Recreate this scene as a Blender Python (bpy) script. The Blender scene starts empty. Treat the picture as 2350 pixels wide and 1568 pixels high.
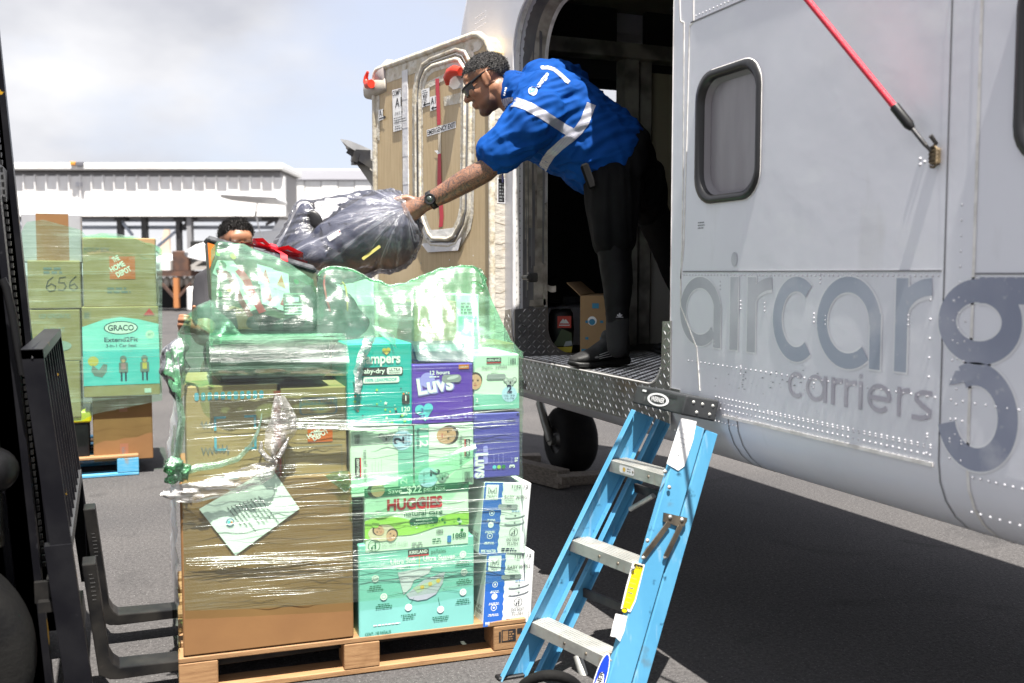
import bpy, bmesh, math, random
import numpy as np
from mathutils import Vector, Matrix, Euler, noise
from mathutils.bvhtree import BVHTree

scene = bpy.context.scene
COL = scene.collection
rnd = random.Random(7)
R = math.radians

# ------------------------------------------------------------------ camera
CAM_H, YAW, FPX, CX, CY = 1.4, R(22.0), 2284.7, 1175.0, 784.0
PIT = math.atan(156 / FPX)
FW = Vector((math.sin(YAW) * math.cos(PIT), math.cos(YAW) * math.cos(PIT), -math.sin(PIT)))
RT = Vector((math.cos(YAW), -math.sin(YAW), 0))
UP = RT.cross(FW)
EYE = Vector((0, 0, CAM_H))
cam = bpy.data.cameras.new('camera')
cam.lens, cam.sensor_width, cam.clip_start, cam.clip_end = 35.0, 36.0, 0.05, 3000
cam.dof.use_dof = True
cam.dof.focus_distance = 4.25
cam.dof.aperture_fstop = 3.2
cam_o = bpy.data.objects.new('camera', cam)
cam_o.location = EYE
cam_o.rotation_euler = (R(90) - PIT, 0, -YAW)
COL.objects.link(cam_o)
scene.camera = cam_o

# ------------------------------------------------------------------ light
SUN_DIR = Vector((-0.022, -0.36, 1.0)).normalized()      # towards the sun, nearly overhead
SUN_EL = math.asin(SUN_DIR.z)
sun = bpy.data.lights.new('sun', 'SUN')
sun.energy, sun.angle, sun.color = 5.0, R(0.5), (1.0, 0.955, 0.88)
sun_o = bpy.data.objects.new('sun', sun)
sun_o.rotation_euler = SUN_DIR.to_track_quat('Z', 'Y').to_euler()
sun_o.location = SUN_DIR * 40
COL.objects.link(sun_o)

world = bpy.data.worlds.new('World')
scene.world = world
world.use_nodes = True
wn, wl = world.node_tree.nodes, world.node_tree.links
wn.clear()
w_out = wn.new('ShaderNodeOutputWorld'); w_bg = wn.new('ShaderNodeBackground')
w_sky = wn.new('ShaderNodeTexSky'); w_sky.sky_type = 'NISHITA'; w_sky.sun_disc = False
w_sky.sun_elevation = SUN_EL; w_sky.sun_rotation = math.atan2(SUN_DIR.x, SUN_DIR.y)
w_sky.dust_density = 2.0; w_sky.air_density = 1.0
w_tc = wn.new('ShaderNodeTexCoord')
w_map = wn.new('ShaderNodeMapping'); w_map.inputs['Scale'].default_value = (1, 1, 1.9); w_map.inputs['Location'].default_value = (0.37, 0.1, 0.31)
w_n = wn.new('ShaderNodeTexNoise'); w_n.inputs['Scale'].default_value = 2.1; w_n.inputs['Detail'].default_value = 9; w_n.inputs['Roughness'].default_value = 0.52
w_r = wn.new('ShaderNodeValToRGB'); w_r.color_ramp.elements[0].position = 0.40; w_r.color_ramp.elements[1].position = 0.54
w_n2 = wn.new('ShaderNodeTexNoise'); w_n2.inputs['Scale'].default_value = 3.4; w_n2.inputs['Detail'].default_value = 5
w_r2 = wn.new('ShaderNodeValToRGB')
w_r2.color_ramp.elements[0].position = 0.36; w_r2.color_ramp.elements[1].position = 0.60
w_r2.color_ramp.elements[0].color = (3.35, 3.42, 3.75, 1); w_r2.color_ramp.elements[1].color = (5.25, 5.25, 5.4, 1)
w_mix = wn.new('ShaderNodeMix'); w_mix.data_type = 'RGBA'; w_mix.clamp_factor = True
w_haze = wn.new('ShaderNodeMix'); w_haze.data_type = 'RGBA'; w_haze.inputs[0].default_value = 0.68
w_haze.inputs[7].default_value = (4.5, 4.65, 5.4, 1)
wl.new(w_tc.outputs['Generated'], w_map.inputs['Vector'])
wl.new(w_map.outputs[0], w_n.inputs['Vector']); wl.new(w_map.outputs[0], w_n2.inputs['Vector'])
wl.new(w_n.outputs['Fac'], w_r.inputs[0]); wl.new(w_n2.outputs['Fac'], w_r2.inputs[0])
wl.new(w_sky.outputs[0], w_haze.inputs[6])
wl.new(w_r.outputs[0], w_mix.inputs[0]); wl.new(w_haze.outputs[2], w_mix.inputs[6]); wl.new(w_r2.outputs[0], w_mix.inputs[7])
wl.new(w_mix.outputs[2], w_bg.inputs['Color']); wl.new(w_bg.outputs[0], w_out.inputs[0])
w_bg.inputs['Strength'].default_value = 0.0665

vs = scene.view_settings
vs.view_transform = 'Standard'; vs.look = 'None'; vs.gamma = 1.0; vs.use_curve_mapping = False
vs.exposure = 1.55
scene.cycles.use_denoising = True
scene.cycles.max_bounces = 10
scene.cycles.transparent_max_bounces = 24
scene.cycles.sample_clamp_indirect = 6.0

# ------------------------------------------------------------------ helpers
def ray(x, y):
    return FW + RT * ((x - CX) / FPX) - UP * ((y - CY) / FPX)
def on(x, y, ax, val):                # where the sight line of picture point (x, y) meets a plane of the place
    r = ray(x, y); i = 'XYZ'.index(ax)
    return EYE + r * ((val - EYE[i]) / r[i])
def at(x, y, d):                      # a point d metres away along the view
    return EYE + ray(x, y) * d
def onp(x, y, p0, n):
    r = ray(x, y)
    return EYE + r * ((Vector(p0) - EYE).dot(n) / r.dot(n))

def S(r, g, b):
    f = lambda c: (c / 255 / 12.92) if c <= 10 else ((c / 255 + 0.055) / 1.055) ** 2.4
    return (f(r), f(g), f(b))

MATS = {}
def mat(name, c, rough=0.5, metal=0.0, c2=None, ns=6.0, nd=5, thr=(0.4, 0.62), stretch=None,
        bump=0.0, bs=40.0, bstretch=None, coat=0.0, spots=None, spec=0.5, rvar=0.0, bd=0.01, orand=0.0):
    if name in MATS:
        return MATS[name]
    m = bpy.data.materials.new(name); m.use_nodes = True
    n, l = m.node_tree.nodes, m.node_tree.links
    b = n['Principled BSDF']
    b.inputs['Base Color'].default_value = (*c, 1); b.inputs['Roughness'].default_value = rough
    b.inputs['Metallic'].default_value = metal; b.inputs['Specular IOR Level'].default_value = spec
    b.inputs['Coat Weight'].default_value = coat
    tc = n.new('ShaderNodeTexCoord'); src = tc.outputs['Object']
    def mapped(st):
        if not st: return src
        k = n.new('ShaderNodeMapping'); k.inputs['Scale'].default_value = st
        l.new(src, k.inputs['Vector']); return k.outputs[0]
    col = None
    if c2 is not None:
        t = n.new('ShaderNodeTexNoise'); t.inputs['Scale'].default_value = ns; t.inputs['Detail'].default_value = nd
        l.new(mapped(stretch), t.inputs['Vector'])
        r = n.new('ShaderNodeValToRGB')
        r.color_ramp.elements[0].position, r.color_ramp.elements[1].position = thr
        r.color_ramp.elements[0].color = (*c, 1); r.color_ramp.elements[1].color = (*c2, 1)
        l.new(t.outputs['Fac'], r.inputs[0]); col = r.outputs[0]
        if rvar:
            mr = n.new('ShaderNodeMapRange'); mr.inputs[3].default_value = rough - rvar; mr.inputs[4].default_value = rough + rvar
            l.new(t.outputs['Fac'], mr.inputs[0]); l.new(mr.outputs[0], b.inputs['Roughness'])
    for sp in (spots or []):
        sc, ss, lo, hi = sp[:4]
        t = n.new('ShaderNodeTexNoise'); t.inputs['Scale'].default_value = ss; t.inputs['Detail'].default_value = 6
        l.new(mapped(sp[4] if len(sp) > 4 else None), t.inputs['Vector'])
        r = n.new('ShaderNodeMapRange'); r.inputs[1].default_value = lo; r.inputs[2].default_value = hi
        l.new(t.outputs['Fac'], r.inputs[0])
        x = n.new('ShaderNodeMix'); x.data_type = 'RGBA'; x.clamp_factor = True
        x.inputs[7].default_value = (*sc, 1)
        if col: l.new(col, x.inputs[6])
        else: x.inputs[6].default_value = (*c, 1)
        l.new(r.outputs[0], x.inputs[0]); col = x.outputs[2]
    if orand:
        oi = n.new('ShaderNodeObjectInfo'); mr = n.new('ShaderNodeMapRange'); mr.inputs[3].default_value = 1 - orand; mr.inputs[4].default_value = 1 + orand
        l.new(oi.outputs['Random'], mr.inputs[0])
        x = n.new('ShaderNodeVectorMath'); x.operation = 'SCALE'
        if col: l.new(col, x.inputs[0])
        else: x.inputs[0].default_value = c
        l.new(mr.outputs[0], x.inputs['Scale']); col = x.outputs[0]
    if col: l.new(col, b.inputs['Base Color'])
    if bump:
        t = n.new('ShaderNodeTexNoise'); t.inputs['Scale'].default_value = bs; t.inputs['Detail'].default_value = 6
        l.new(mapped(bstretch), t.inputs['Vector'])
        u = n.new('ShaderNodeBump'); u.inputs['Strength'].default_value = bump; u.inputs['Distance'].default_value = bd
        l.new(t.outputs['Fac'], u.inputs['Height']); l.new(u.outputs[0], b.inputs['Normal'])
    MATS[name] = m
    return m

def film(name, tint, white, hz=0.1, streak=0.5, st=(2.0, 2.0, 60.0), lo=0.5, hi=0.72, rough=0.16, bump=0.7, gl=0.35, crinkle=30.0, bd=0.012, gmin=0.1, flow=None):
    """Thin stretch film: mostly see-through, milky along its creases, glossy."""
    if name in MATS: return MATS[name]
    m = bpy.data.materials.new(name); m.use_nodes = True
    n, l = m.node_tree.nodes, m.node_tree.links
    n.remove(n['Principled BSDF']); out = n['Material Output']
    tc = n.new('ShaderNodeTexCoord')
    mp = n.new('ShaderNodeMapping'); mp.inputs['Scale'].default_value = st
    if flow:
        fa = n.new('ShaderNodeAttribute'); fa.attribute_name = flow; l.new(fa.outputs['Vector'], mp.inputs['Vector'])
    else: l.new(tc.outputs['Object'], mp.inputs['Vector'])
    a = n.new('ShaderNodeTexNoise'); a.inputs['Scale'].default_value = 1.0; a.inputs['Detail'].default_value = 7; a.inputs['Roughness'].default_value = 0.62
    a.inputs['Distortion'].default_value = 0.5
    l.new(mp.outputs[0], a.inputs['Vector'])
    c = n.new('ShaderNodeTexNoise'); c.inputs['Scale'].default_value = crinkle; c.inputs['Detail'].default_value = 4
    l.new(tc.outputs['Object'], c.inputs['Vector'])
    r = n.new('ShaderNodeMapRange'); r.inputs[1].default_value = lo; r.inputs[2].default_value = hi
    r.inputs[3].default_value = hz; r.inputs[4].default_value = hz + streak
    l.new(a.outputs['Fac'], r.inputs[0])
    # milky patches where several layers lie on each other
    g = n.new('ShaderNodeTexNoise'); g.inputs['Scale'].default_value = 5.0; g.inputs['Detail'].default_value = 3
    l.new(tc.outputs['Object'], g.inputs['Vector'])
    gr = n.new('ShaderNodeMapRange'); gr.inputs[1].default_value = 0.42; gr.inputs[2].default_value = 0.68; gr.inputs[3].default_value = 0.55; gr.inputs[4].default_value = 1.5
    l.new(g.outputs['Fac'], gr.inputs[0])
    mu = n.new('ShaderNodeMath'); mu.operation = 'MULTIPLY'; mu.use_clamp = True
    l.new(r.outputs[0], mu.inputs[0]); l.new(gr.outputs[0], mu.inputs[1])
    ad = n.new('ShaderNodeMath'); ad.operation = 'MULTIPLY_ADD'; ad.inputs[1].default_value = 0.35
    l.new(c.outputs['Fac'], ad.inputs[0]); l.new(a.outputs['Fac'], ad.inputs[2])
    bu = n.new('ShaderNodeBump'); bu.inputs['Strength'].default_value = bump; bu.inputs['Distance'].default_value = bd
    l.new(ad.outputs[0], bu.inputs['Height'])
    tr = n.new('ShaderNodeBsdfTransparent'); tr.inputs[0].default_value = (*tint, 1)
    df = n.new('ShaderNodeBsdfDiffuse'); df.inputs[0].default_value = (*white, 1)
    tl = n.new('ShaderNodeBsdfTranslucent'); tl.inputs[0].default_value = (*white, 1)
    m0 = n.new('ShaderNodeMixShader'); m0.inputs[0].default_value = 0.5
    l.new(df.outputs[0], m0.inputs[1]); l.new(tl.outputs[0], m0.inputs[2])
    l.new(bu.outputs[0], df.inputs['Normal'])
    m1 = n.new('ShaderNodeMixShader'); l.new(mu.outputs[0], m1.inputs[0]); l.new(tr.outputs[0], m1.inputs[1]); l.new(m0.outputs[0], m1.inputs[2])
    gs = n.new('ShaderNodeBsdfGlossy'); gs.inputs['Roughness'].default_value = rough; gs.inputs[0].default_value = (1, 1, 1, 1)
    l.new(bu.outputs[0], gs.inputs['Normal'])
    fr = n.new('ShaderNodeLayerWeight'); fr.inputs['Blend'].default_value = gl
    m2 = n.new('ShaderNodeMixShader'); gx = n.new('ShaderNodeMath'); gx.operation = 'MAXIMUM'; gx.inputs[1].default_value = gmin; l.new(fr.outputs['Fresnel'], gx.inputs[0]); l.new(gx.outputs[0], m2.inputs[0]); l.new(m1.outputs[0], m2.inputs[1]); l.new(gs.outputs[0], m2.inputs[2])
    l.new(m2.outputs[0], out.inputs['Surface'])
    MATS[name] = m
    return m

ORG = {}
def tag(o, label=None, cat=None, group=None, kind=None):
    if label: o['label'] = label
    if cat: o['category'] = cat
    if group: o['group'] = group
    if kind: o['kind'] = kind
    return o
def thing(name, label, cat, loc, group=None, kind=None):
    o = bpy.data.objects.new(name, None); COL.objects.link(o)
    o.location = loc; o.empty_display_size = 0.1
    ORG[o.name] = Vector(loc)
    return tag(o, label, cat, group, kind)

def frame_from(z, x=None):
    z = Vector(z).normalized()
    x = Vector(x) if x is not None else (Vector((0, 0, 1)) if abs(z.z) < 0.9 else Vector((1, 0, 0)))
    y = z.cross(x).normalized(); x = y.cross(z)
    return x, y, z

class MB:
    def __init__(s): s.v, s.f, s.m, s.sm = [], [], [], []
    def add(s, vs_, fs, m=0, smooth=False):
        o = len(s.v); s.v += [tuple(v) for v in vs_]
        for f in fs:
            s.f.append(tuple(i + o for i in f)); s.m.append(m); s.sm.append(smooth)
        return s
    def box(s, c, size, m=0, rot=None, bev=0.0):
        hx, hy, hz = [k / 2 for k in size]
        c = Vector(c)
        M = rot.to_matrix() if isinstance(rot, Euler) else rot
        def T(p): 
            p = Vector(p)
            return c + (M @ p if M is not None else p)
        if bev <= 0:
            P = [T((x, y, z)) for x in (-hx, hx) for y in (-hy, hy) for z in (-hz, hz)]
            return s.add(P, [(0, 1, 3, 2), (4, 6, 7, 5), (0, 4, 5, 1), (2, 3, 7, 6), (0, 2, 6, 4), (1, 5, 7, 3)], m)
        b = min(bev, hx * .9, hy * .9, hz * .9)
        P, idx = [], {}
        for sx in (-1, 1):
            for sy in (-1, 1):
                for sz in (-1, 1):
                    for a in range(3):
                        d = [sx * (hx - b), sy * (hy - b), sz * (hz - b)]
                        d[a] = (sx * hx, sy * hy, sz * hz)[a]
                        idx[(sx, sy, sz, a)] = len(P); P.append(T(d))
        F = []
        def q(k, a): return idx[(*k, a)]
        for a in range(3):
            o1, o2 = (a + 1) % 3, (a + 2) % 3
            for sg in (-1, 1):
                ks = []
                for (u, w) in ((-1, -1), (1, -1), (1, 1), (-1, 1)):
                    k = [0, 0, 0]; k[a] = sg; k[o1] = u; k[o2] = w; ks.append(q(k, a))
                F.append(tuple(ks if sg > 0 else ks[::-1]))
            for u in (-1, 1):          # edges parallel to axis a
                for w in (-1, 1):
                    k0 = [0, 0, 0]; k1 = [0, 0, 0]
                    k0[a], k1[a] = -1, 1
                    k0[o1] = k1[o1] = u; k0[o2] = k1[o2] = w
                    f = (q(k0, o1), q(k1, o1), q(k1, o2), q(k0, o2))
                    F.append(f if u * w < 0 else f[::-1])
        for sx in (-1, 1):
            for sy in (-1, 1):
                for sz in (-1, 1):
                    f = tuple(idx[(sx, sy, sz, a)] for a in range(3))
                    F.append(f if sx * sy * sz > 0 else f[::-1])
        return s.add(P, F, m)
    def mm(s, lo, hi, m=0, bev=0.0):
        return s.box([(a + b) / 2 for a, b in zip(lo, hi)], [abs(b - a) for a, b in zip(lo, hi)], m, None, bev)
    def bar(s, p0, p1, w, t, side=None, m=0, bev=0.0):
        """rectangular bar from p0 to p1, w along `side`, t across"""
        p0, p1 = Vector(p0), Vector(p1); x, y, z = frame_from(p1 - p0, side)
        M = Matrix((x, y, z)).transposed()
        return s.box((p0 + p1) / 2, (w, t, (p1 - p0).length), m, M, bev)
    def tube(s, pts, r, n=8, m=0, closed=False, cap=True, rs=None):
        pts = [Vector(p) for p in pts]; N = len(pts); V, F = [], []
        x = None
        for i, p in enumerate(pts):
            if closed: d = pts[(i + 1) % N] - pts[i - 1]
            else: d = pts[min(i + 1, N - 1)] - pts[max(i - 1, 0)]
            x, y, z = frame_from(d, x)
            rr = rs[i] if rs else r
            for k in range(n):
                a = 2 * math.pi * k / n
                V.append(p + (x * math.cos(a) + y * math.sin(a)) * rr)
        for i in range(N if closed else N - 1):
            j = (i + 1) % N
            for k in range(n):
                k2 = (k + 1) % n
                F.append((i * n + k, i * n + k2, j * n + k2, j * n + k))
        s.add(V, F, m, True)
        if cap and not closed:
            s.add(V[:n], [tuple(range(n))[::-1]], m); s.add(V[-n:], [tuple(range(n))], m)
        return s
    def cyl(s, p0, p1, r, r1=None, n=20, m=0):
        return s.tube([p0, p1], r, n, m, rs=[r, r if r1 is None else r1])
    def lathe(s, c, axis, prof, n=32, m=0, x=None, smooth=True):
        x, y, z = frame_from(axis, x); c = Vector(c); V, F = [], []
        for (r, h) in prof:
            for k in range(n):
                a = 2 * math.pi * k / n
                V.append(c + z * h + (x * math.cos(a) + y * math.sin(a)) * r)
        for i in range(len(prof) - 1):
            for k in range(n):
                k2 = (k + 1) % n
                F.append((i * n + k, i * n + k2, (i + 1) * n + k2, (i + 1) * n + k))
        return s.add(V, F, m, smooth)
    def prism(s, poly, d, m=0, smooth=False):
        """closed solid: polygon (3-D points, counter-clockwise seen against d) pushed along d"""
        n = len(poly); d = Vector(d); P = [Vector(p) for p in poly]
        nn = Vector((0, 0, 0))
        for i in range(n): nn += P[i].cross(P[(i + 1) % n])
        if nn.dot(d) < 0: P = P[::-1]
        V = P + [p + d for p in P]
        F = [tuple(range(n))[::-1], tuple(range(n, 2 * n))]
        F += [(i, (i + 1) % n, n + (i + 1) % n, n + i) for i in range(n)]
        return s.add(V, F, m, smooth)
    def grid(s, P, m=0, smooth=True, closed_u=False):
        nu, nv = len(P), len(P[0]); V = [p for row in P for p in row]; F = []
        for i in range(nu if closed_u else nu - 1):
            for j in range(nv - 1):
                i2 = (i + 1) % nu
                F.append((i * nv + j, i2 * nv + j, i2 * nv + j + 1, i * nv + j + 1))
        return s.add(V, F, m, smooth)
    def ell(s, c, r, rot=None, nu=20, nv=12, m=0):
        c = Vector(c); r = (r, r, r) if isinstance(r, (int, float)) else r
        V, F = [], []
        for j in range(nv + 1):
            t = math.pi * j / nv
            for k in range(nu):
                a = 2 * math.pi * k / nu
                p = Vector((r[0] * math.sin(t) * math.cos(a), r[1] * math.sin(t) * math.sin(a), r[2] * math.cos(t)))
                V.append(c + (rot @ p if rot is not None else p))
        for j in range(nv):
            for k in range(nu):
                k2 = (k + 1) % nu
                F.append((j * nu + k, (j + 1) * nu + k, (j + 1) * nu + k2, j * nu + k2))
        return s.add(V, F, m, True)
    def chain(s, pts, rs, n=14, sub=5, m=0):
        """closed tapered limb with round ends: joints pts, radii rs"""
        P, Q = [], []
        pts = [Vector(p) for p in pts]
        for i in range(len(pts) - 1):
            for k in range(sub):
                t = k / sub; P.append(pts[i].lerp(pts[i + 1], t)); Q.append(rs[i] + (rs[i + 1] - rs[i]) * t)
        P.append(pts[-1]); Q.append(rs[-1])
        d0 = (P[1] - P[0]).normalized(); d1 = (P[-1] - P[-2]).normalized()
        A = [(P[0] - d0 * (Q[0] * math.cos(a)), Q[0] * math.sin(a)) for a in (0.12, 0.5, 0.95, 1.35)]
        B = [(P[-1] + d1 * (Q[-1] * math.cos(a)), Q[-1] * math.sin(a)) for a in (1.35, 0.95, 0.5, 0.12)]
        L = A + list(zip(P, Q)) + B
        return s.tube([a for a, _ in L], 0, n, m, rs=[b for _, b in L])
    def loft(s, rings, n=24, m=0, power=2.0):
        """rings: (centre, ux, uy) half-axis vectors; closed solid"""
        V, F = [], []
        for c, ux, uy in rings:
            c, ux, uy = Vector(c), Vector(ux), Vector(uy)
            for k in range(n):
                a = 2 * math.pi * k / n; ca, sa = math.cos(a), math.sin(a)
                e = 2 / power
                V.append(c + ux * (abs(ca) ** e * (1 if ca >= 0 else -1)) + uy * (abs(sa) ** e * (1 if sa >= 0 else -1)))
        for i in range(len(rings) - 1):
            for k in range(n):
                k2 = (k + 1) % n
                F.append((i * n + k, i * n + k2, (i + 1) * n + k2, (i + 1) * n + k))
        F.append(tuple(range(n))[::-1]); F.append(tuple(range((len(rings) - 1) * n, len(rings) * n)))
        return s.add(V, F, m, True)
    def mesh(s, name, mats=(), org=None):
        me = bpy.data.meshes.new(name)
        o = Vector(org) if org is not None else None
        V = [tuple(Vector(v) - o) for v in s.v] if o is not None else s.v
        me.from_pydata(V, [], s.f)
        for k in mats: me.materials.append(k)
        me.polygons.foreach_set('material_index', s.m)
        me.polygons.foreach_set('use_smooth', s.sm)
        me.update()
        return me
    def build(s, name, mats, parent=None, loc=None, label=None, cat=None, group=None, kind=None):
        """one object; its vertices were given in world coordinates"""
        if not isinstance(mats, (list, tuple)): mats = [mats]
        if parent is not None: org = ORG[parent.name]
        elif loc is not None: org = Vector(loc)
        else:
            A = np.array([tuple(v) for v in s.v]); org = Vector(((A[:, 0].min() + A[:, 0].max()) / 2, (A[:, 1].min() + A[:, 1].max()) / 2, A[:, 2].min()))
        o = bpy.data.objects.new(name, s.mesh(name, mats, org)); COL.objects.link(o)
        if parent is not None: o.parent = parent
        else: o.location = org
        ORG[o.name] = Vector(org)
        return tag(o, label, cat, group, kind)

def solid(name, me, parent, mats, org=None, **kw):
    """link a ready-made mesh (already relative to org)"""
    for k in mats: me.materials.append(k)
    o = bpy.data.objects.new(name, me); COL.objects.link(o)
    if parent is not None: o.parent = parent; ORG[o.name] = ORG[parent.name]
    else: o.location = org; ORG[o.name] = Vector(org)
    return tag(o, **kw)

def modded(mb, mods, org):
    """evaluate modifiers once and return the plain mesh"""
    me = mb.mesh('tmp', (), org); o = bpy.data.objects.new('tmp', me); COL.objects.link(o)
    extra = mods(o)
    dg = bpy.context.evaluated_depsgraph_get(); dg.update()
    res = bpy.data.meshes.new_from_object(o.evaluated_get(dg))
    bpy.data.objects.remove(o)
    for e in extra or []: bpy.data.objects.remove(e)
    return res
def remesh(mb, org, vox=0.006, smooth=4, fac=0.5):
    def f(o):
        k = o.modifiers.new('r', 'REMESH'); k.mode = 'VOXEL'; k.voxel_size = vox; k.use_smooth_shade = True
        if smooth:
            q = o.modifiers.new('s', 'SMOOTH'); q.iterations = smooth; q.factor = fac
    return modded(mb, f, org)
def np_verts(me):
    a = np.empty(len(me.vertices) * 3); me.vertices.foreach_get('co', a); return a.reshape(-1, 3)
def np_norms(me):
    a = np.empty(len(me.vertices) * 3); me.vertices.foreach_get('normal', a); return a.reshape(-1, 3)
def set_verts(me, a):
    me.vertices.foreach_set('co', a.reshape(-1)); me.update()

# ---- flat print: letters, panels, discs, laid on a face as thin real shapes
TXT = {}
def text_shape(s, bold=0.0):
    k = (s, bold)
    if k not in TXT:
        c = bpy.data.curves.new('t', 'FONT'); c.body = s; c.resolution_u = 3; c.offset = bold; c.align_x = 'LEFT'
        o = bpy.data.objects.new('t', c); COL.objects.link(o)
        dg = bpy.context.evaluated_depsgraph_get(); dg.update()
        me = bpy.data.meshes.new_from_object(o.evaluated_get(dg))
        V = [(v.co.x, v.co.y) for v in me.vertices]; F = [tuple(p.vertices) for p in me.polygons]
        bpy.data.objects.remove(o); bpy.data.meshes.remove(me)
        x0 = min([v[0] for v in V] or [0]); x1 = max([v[0] for v in V] or [1])
        TXT[k] = ([((x - x0), y) for x, y in V], F, x1 - x0)
    return TXT[k]

class Print:
    """2-D artwork on a face: origin o, axes u (right) and v (up), outward normal n; metres"""
    def __init__(s, o, u, v, n=None, gap=0.0015):
        s.o, s.u, s.v = Vector(o), Vector(u).normalized(), Vector(v).normalized()
        s.n = Vector(n).normalized() if n is not None else s.u.cross(s.v); s.gap = gap
        s.mb, s.mats = MB(), []
    def mi(s, m):
        if m not in s.mats: s.mats.append(m)
        return s.mats.index(m)
    def P(s, x, y, lay): return s.o + s.u * x + s.v * y + s.n * (s.gap + 0.0005 * lay)
    def poly(s, pts, m, lay=0):
        a = sum(pts[i][0] * pts[(i + 1) % len(pts)][1] - pts[(i + 1) % len(pts)][0] * pts[i][1] for i in range(len(pts)))
        if a < 0: pts = pts[::-1]
        s.mb.add([s.P(x, y, lay) for x, y in pts], [tuple(range(len(pts)))], s.mi(m))
    def rect(s, x0, y0, x1, y1, m, lay=0, r=0.0):
        if r <= 0: return s.poly([(x0, y0), (x1, y0), (x1, y1), (x0, y1)], m, lay)
        P = []
        for cx, cy, a0 in ((x1 - r, y0 + r, -90), (x1 - r, y1 - r, 0), (x0 + r, y1 - r, 90), (x0 + r, y0 + r, 180)):
            for k in range(5):
                a = R(a0 + 22.5 * k); P.append((cx + r * math.cos(a), cy + r * math.sin(a)))
        s.poly(P, m, lay)
    def disc(s, x, y, rx, m, lay=0, ry=None, n=20, a0=0, a1=360, rot=0):
        ry = ry or rx; P = []
        k = n if a1 - a0 == 360 else n + 1
        for i in range(k):
            a = R(a0 + (a1 - a0) * i / n); px, py = rx * math.cos(a), ry * math.sin(a)
            c, q = math.cos(R(rot)), math.sin(R(rot)); P.append((x + px * c - py * q, y + px * q + py * c))
        s.poly(P, m, lay)
    def line(s, pts, w, m, lay=0, closed=False):
        """stroke along a polyline with mitred joins"""
        N = len(pts); L, Q = [], []
        for i in range(N):
            if closed: a, b = pts[i - 1], pts[(i + 1) % N]
            else: a, b = pts[max(i - 1, 0)], pts[min(i + 1, N - 1)]
            dx, dy = b[0] - a[0], b[1] - a[1]; d = math.hypot(dx, dy) or 1
            nx, ny = -dy / d * w / 2, dx / d * w / 2
            L.append((pts[i][0] + nx, pts[i][1] + ny)); Q.append((pts[i][0] - nx, pts[i][1] - ny))
        V = [s.P(x, y, lay) for x, y in L] + [s.P(x, y, lay) for x, y in Q]
        F = [(i, N + i, N + (i + 1) % N, (i + 1) % N) for i in range(N if closed else N - 1)]
        s.mb.add(V, F, s.mi(m))
    def arc(s, x, y, r, w, m, lay=0, a0=0, a1=360, n=28, ry=None):
        ry = ry or r
        c = abs(a1 - a0) >= 360
        P = [(x + r * math.cos(R(a0 + (a1 - a0) * i / n)), y + ry * math.sin(R(a0 + (a1 - a0) * i / n))) for i in range(n if c else n + 1)]
        s.line(P, w, m, lay, c)
    def text(s, t, x, y, h, m, lay=1, bold=0.0, al='L', w=None, rot=0, shear=0.0):
        """h: cap height; w: forced width"""
        V, F, tw = text_shape(t, bold)
        k = h / 0.70; kx = (w / tw) if w else k
        W = tw * kx; dx = {'L': 0, 'C': -W / 2, 'R': -W}[al]
        c, q = math.cos(R(rot)), math.sin(R(rot)); out = []
        for a, b in V:
            px, py = a * kx + dx + shear * b * k, b * k
            out.append(s.P(x + px * c - py * q, y + px * q + py * c, lay))
        s.mb.add(out, F, s.mi(m))
    def lines(s, x, y, w, n, h, gap, m, lay=1, al='L', seed=1, rot=0):
        """tiny unreadable small print: rows of short dashes"""
        g = random.Random(seed)
        for i in range(n):
            ww = w * g.uniform(0.6, 1.0); x0 = x - (ww / 2 if al == 'C' else 0); xx = x0
            while xx < x0 + ww:
                k = g.uniform(0.5, 1.6) * h * 2.2
                if rot == 90: s.rect(x - (y - y) + i * (h + gap), y + xx - x, x + i * (h + gap) + h, y + min(xx + k, x0 + ww) - x, m, lay)
                else: s.rect(xx, y - i * (h + gap) - h, min(xx + k, x0 + ww), y - i * (h + gap), m, lay)
                xx += k + h * 0.7
    def build(s, name, parent, **kw):
        return s.mb.build(name, s.mats, parent, **kw)

def fbm(x, y, z, o=3):
    return noise.fractal(Vector((x, y, z)), 1.0, 2.0, o)
# ------------------------------------------------------------------ materials shared by many things
GREY_PAINT = mat('aircraft_grey_paint', (0.72, 0.725, 0.775), 0.36, c2=(0.66, 0.665, 0.715), ns=1.6, bump=0.10, bs=2.6, bd=0.03,
                 spots=[((0.50, 0.50, 0.50), 7, 0.63, 0.90, (1, 1, 0.3)), ((0.72, 0.73, 0.76), 3.2, 0.60, 0.78, (1, 1, 2.5))], rvar=0.06)
BELLY_PAINT = mat('belly_grey_paint', (0.43, 0.44, 0.46), 0.4, c2=(0.36, 0.37, 0.39), ns=2.5, bump=0.05, bs=3,
                  spots=[((0.2, 0.2, 0.2), 14, 0.68, 0.8, (1, 0.4, 1))])
SEALANT = mat('sealant_white', (0.74, 0.72, 0.70), 0.55, c2=(0.6, 0.58, 0.55), ns=30)
ALU = mat('bare_aluminium', (0.55, 0.55, 0.55), 0.38, 0.9, c2=(0.38, 0.38, 0.38), ns=18, bump=0.1, bs=60)
STEEL_DK = mat('dark_steel', (0.05, 0.05, 0.055), 0.45, 0.6, c2=(0.09, 0.085, 0.08), ns=12)
BLACK = mat('black_plastic', (0.006, 0.006, 0.007), 0.42, c2=(0.011, 0.011, 0.012), ns=14, spec=.35)
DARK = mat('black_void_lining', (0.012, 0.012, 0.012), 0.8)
RUBBER = mat('tyre_rubber', (0.006, 0.006, 0.0065), 0.8, c2=(0.010, 0.0097, 0.0094), ns=9, bump=0.2, bs=70, spec=.12)
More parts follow.
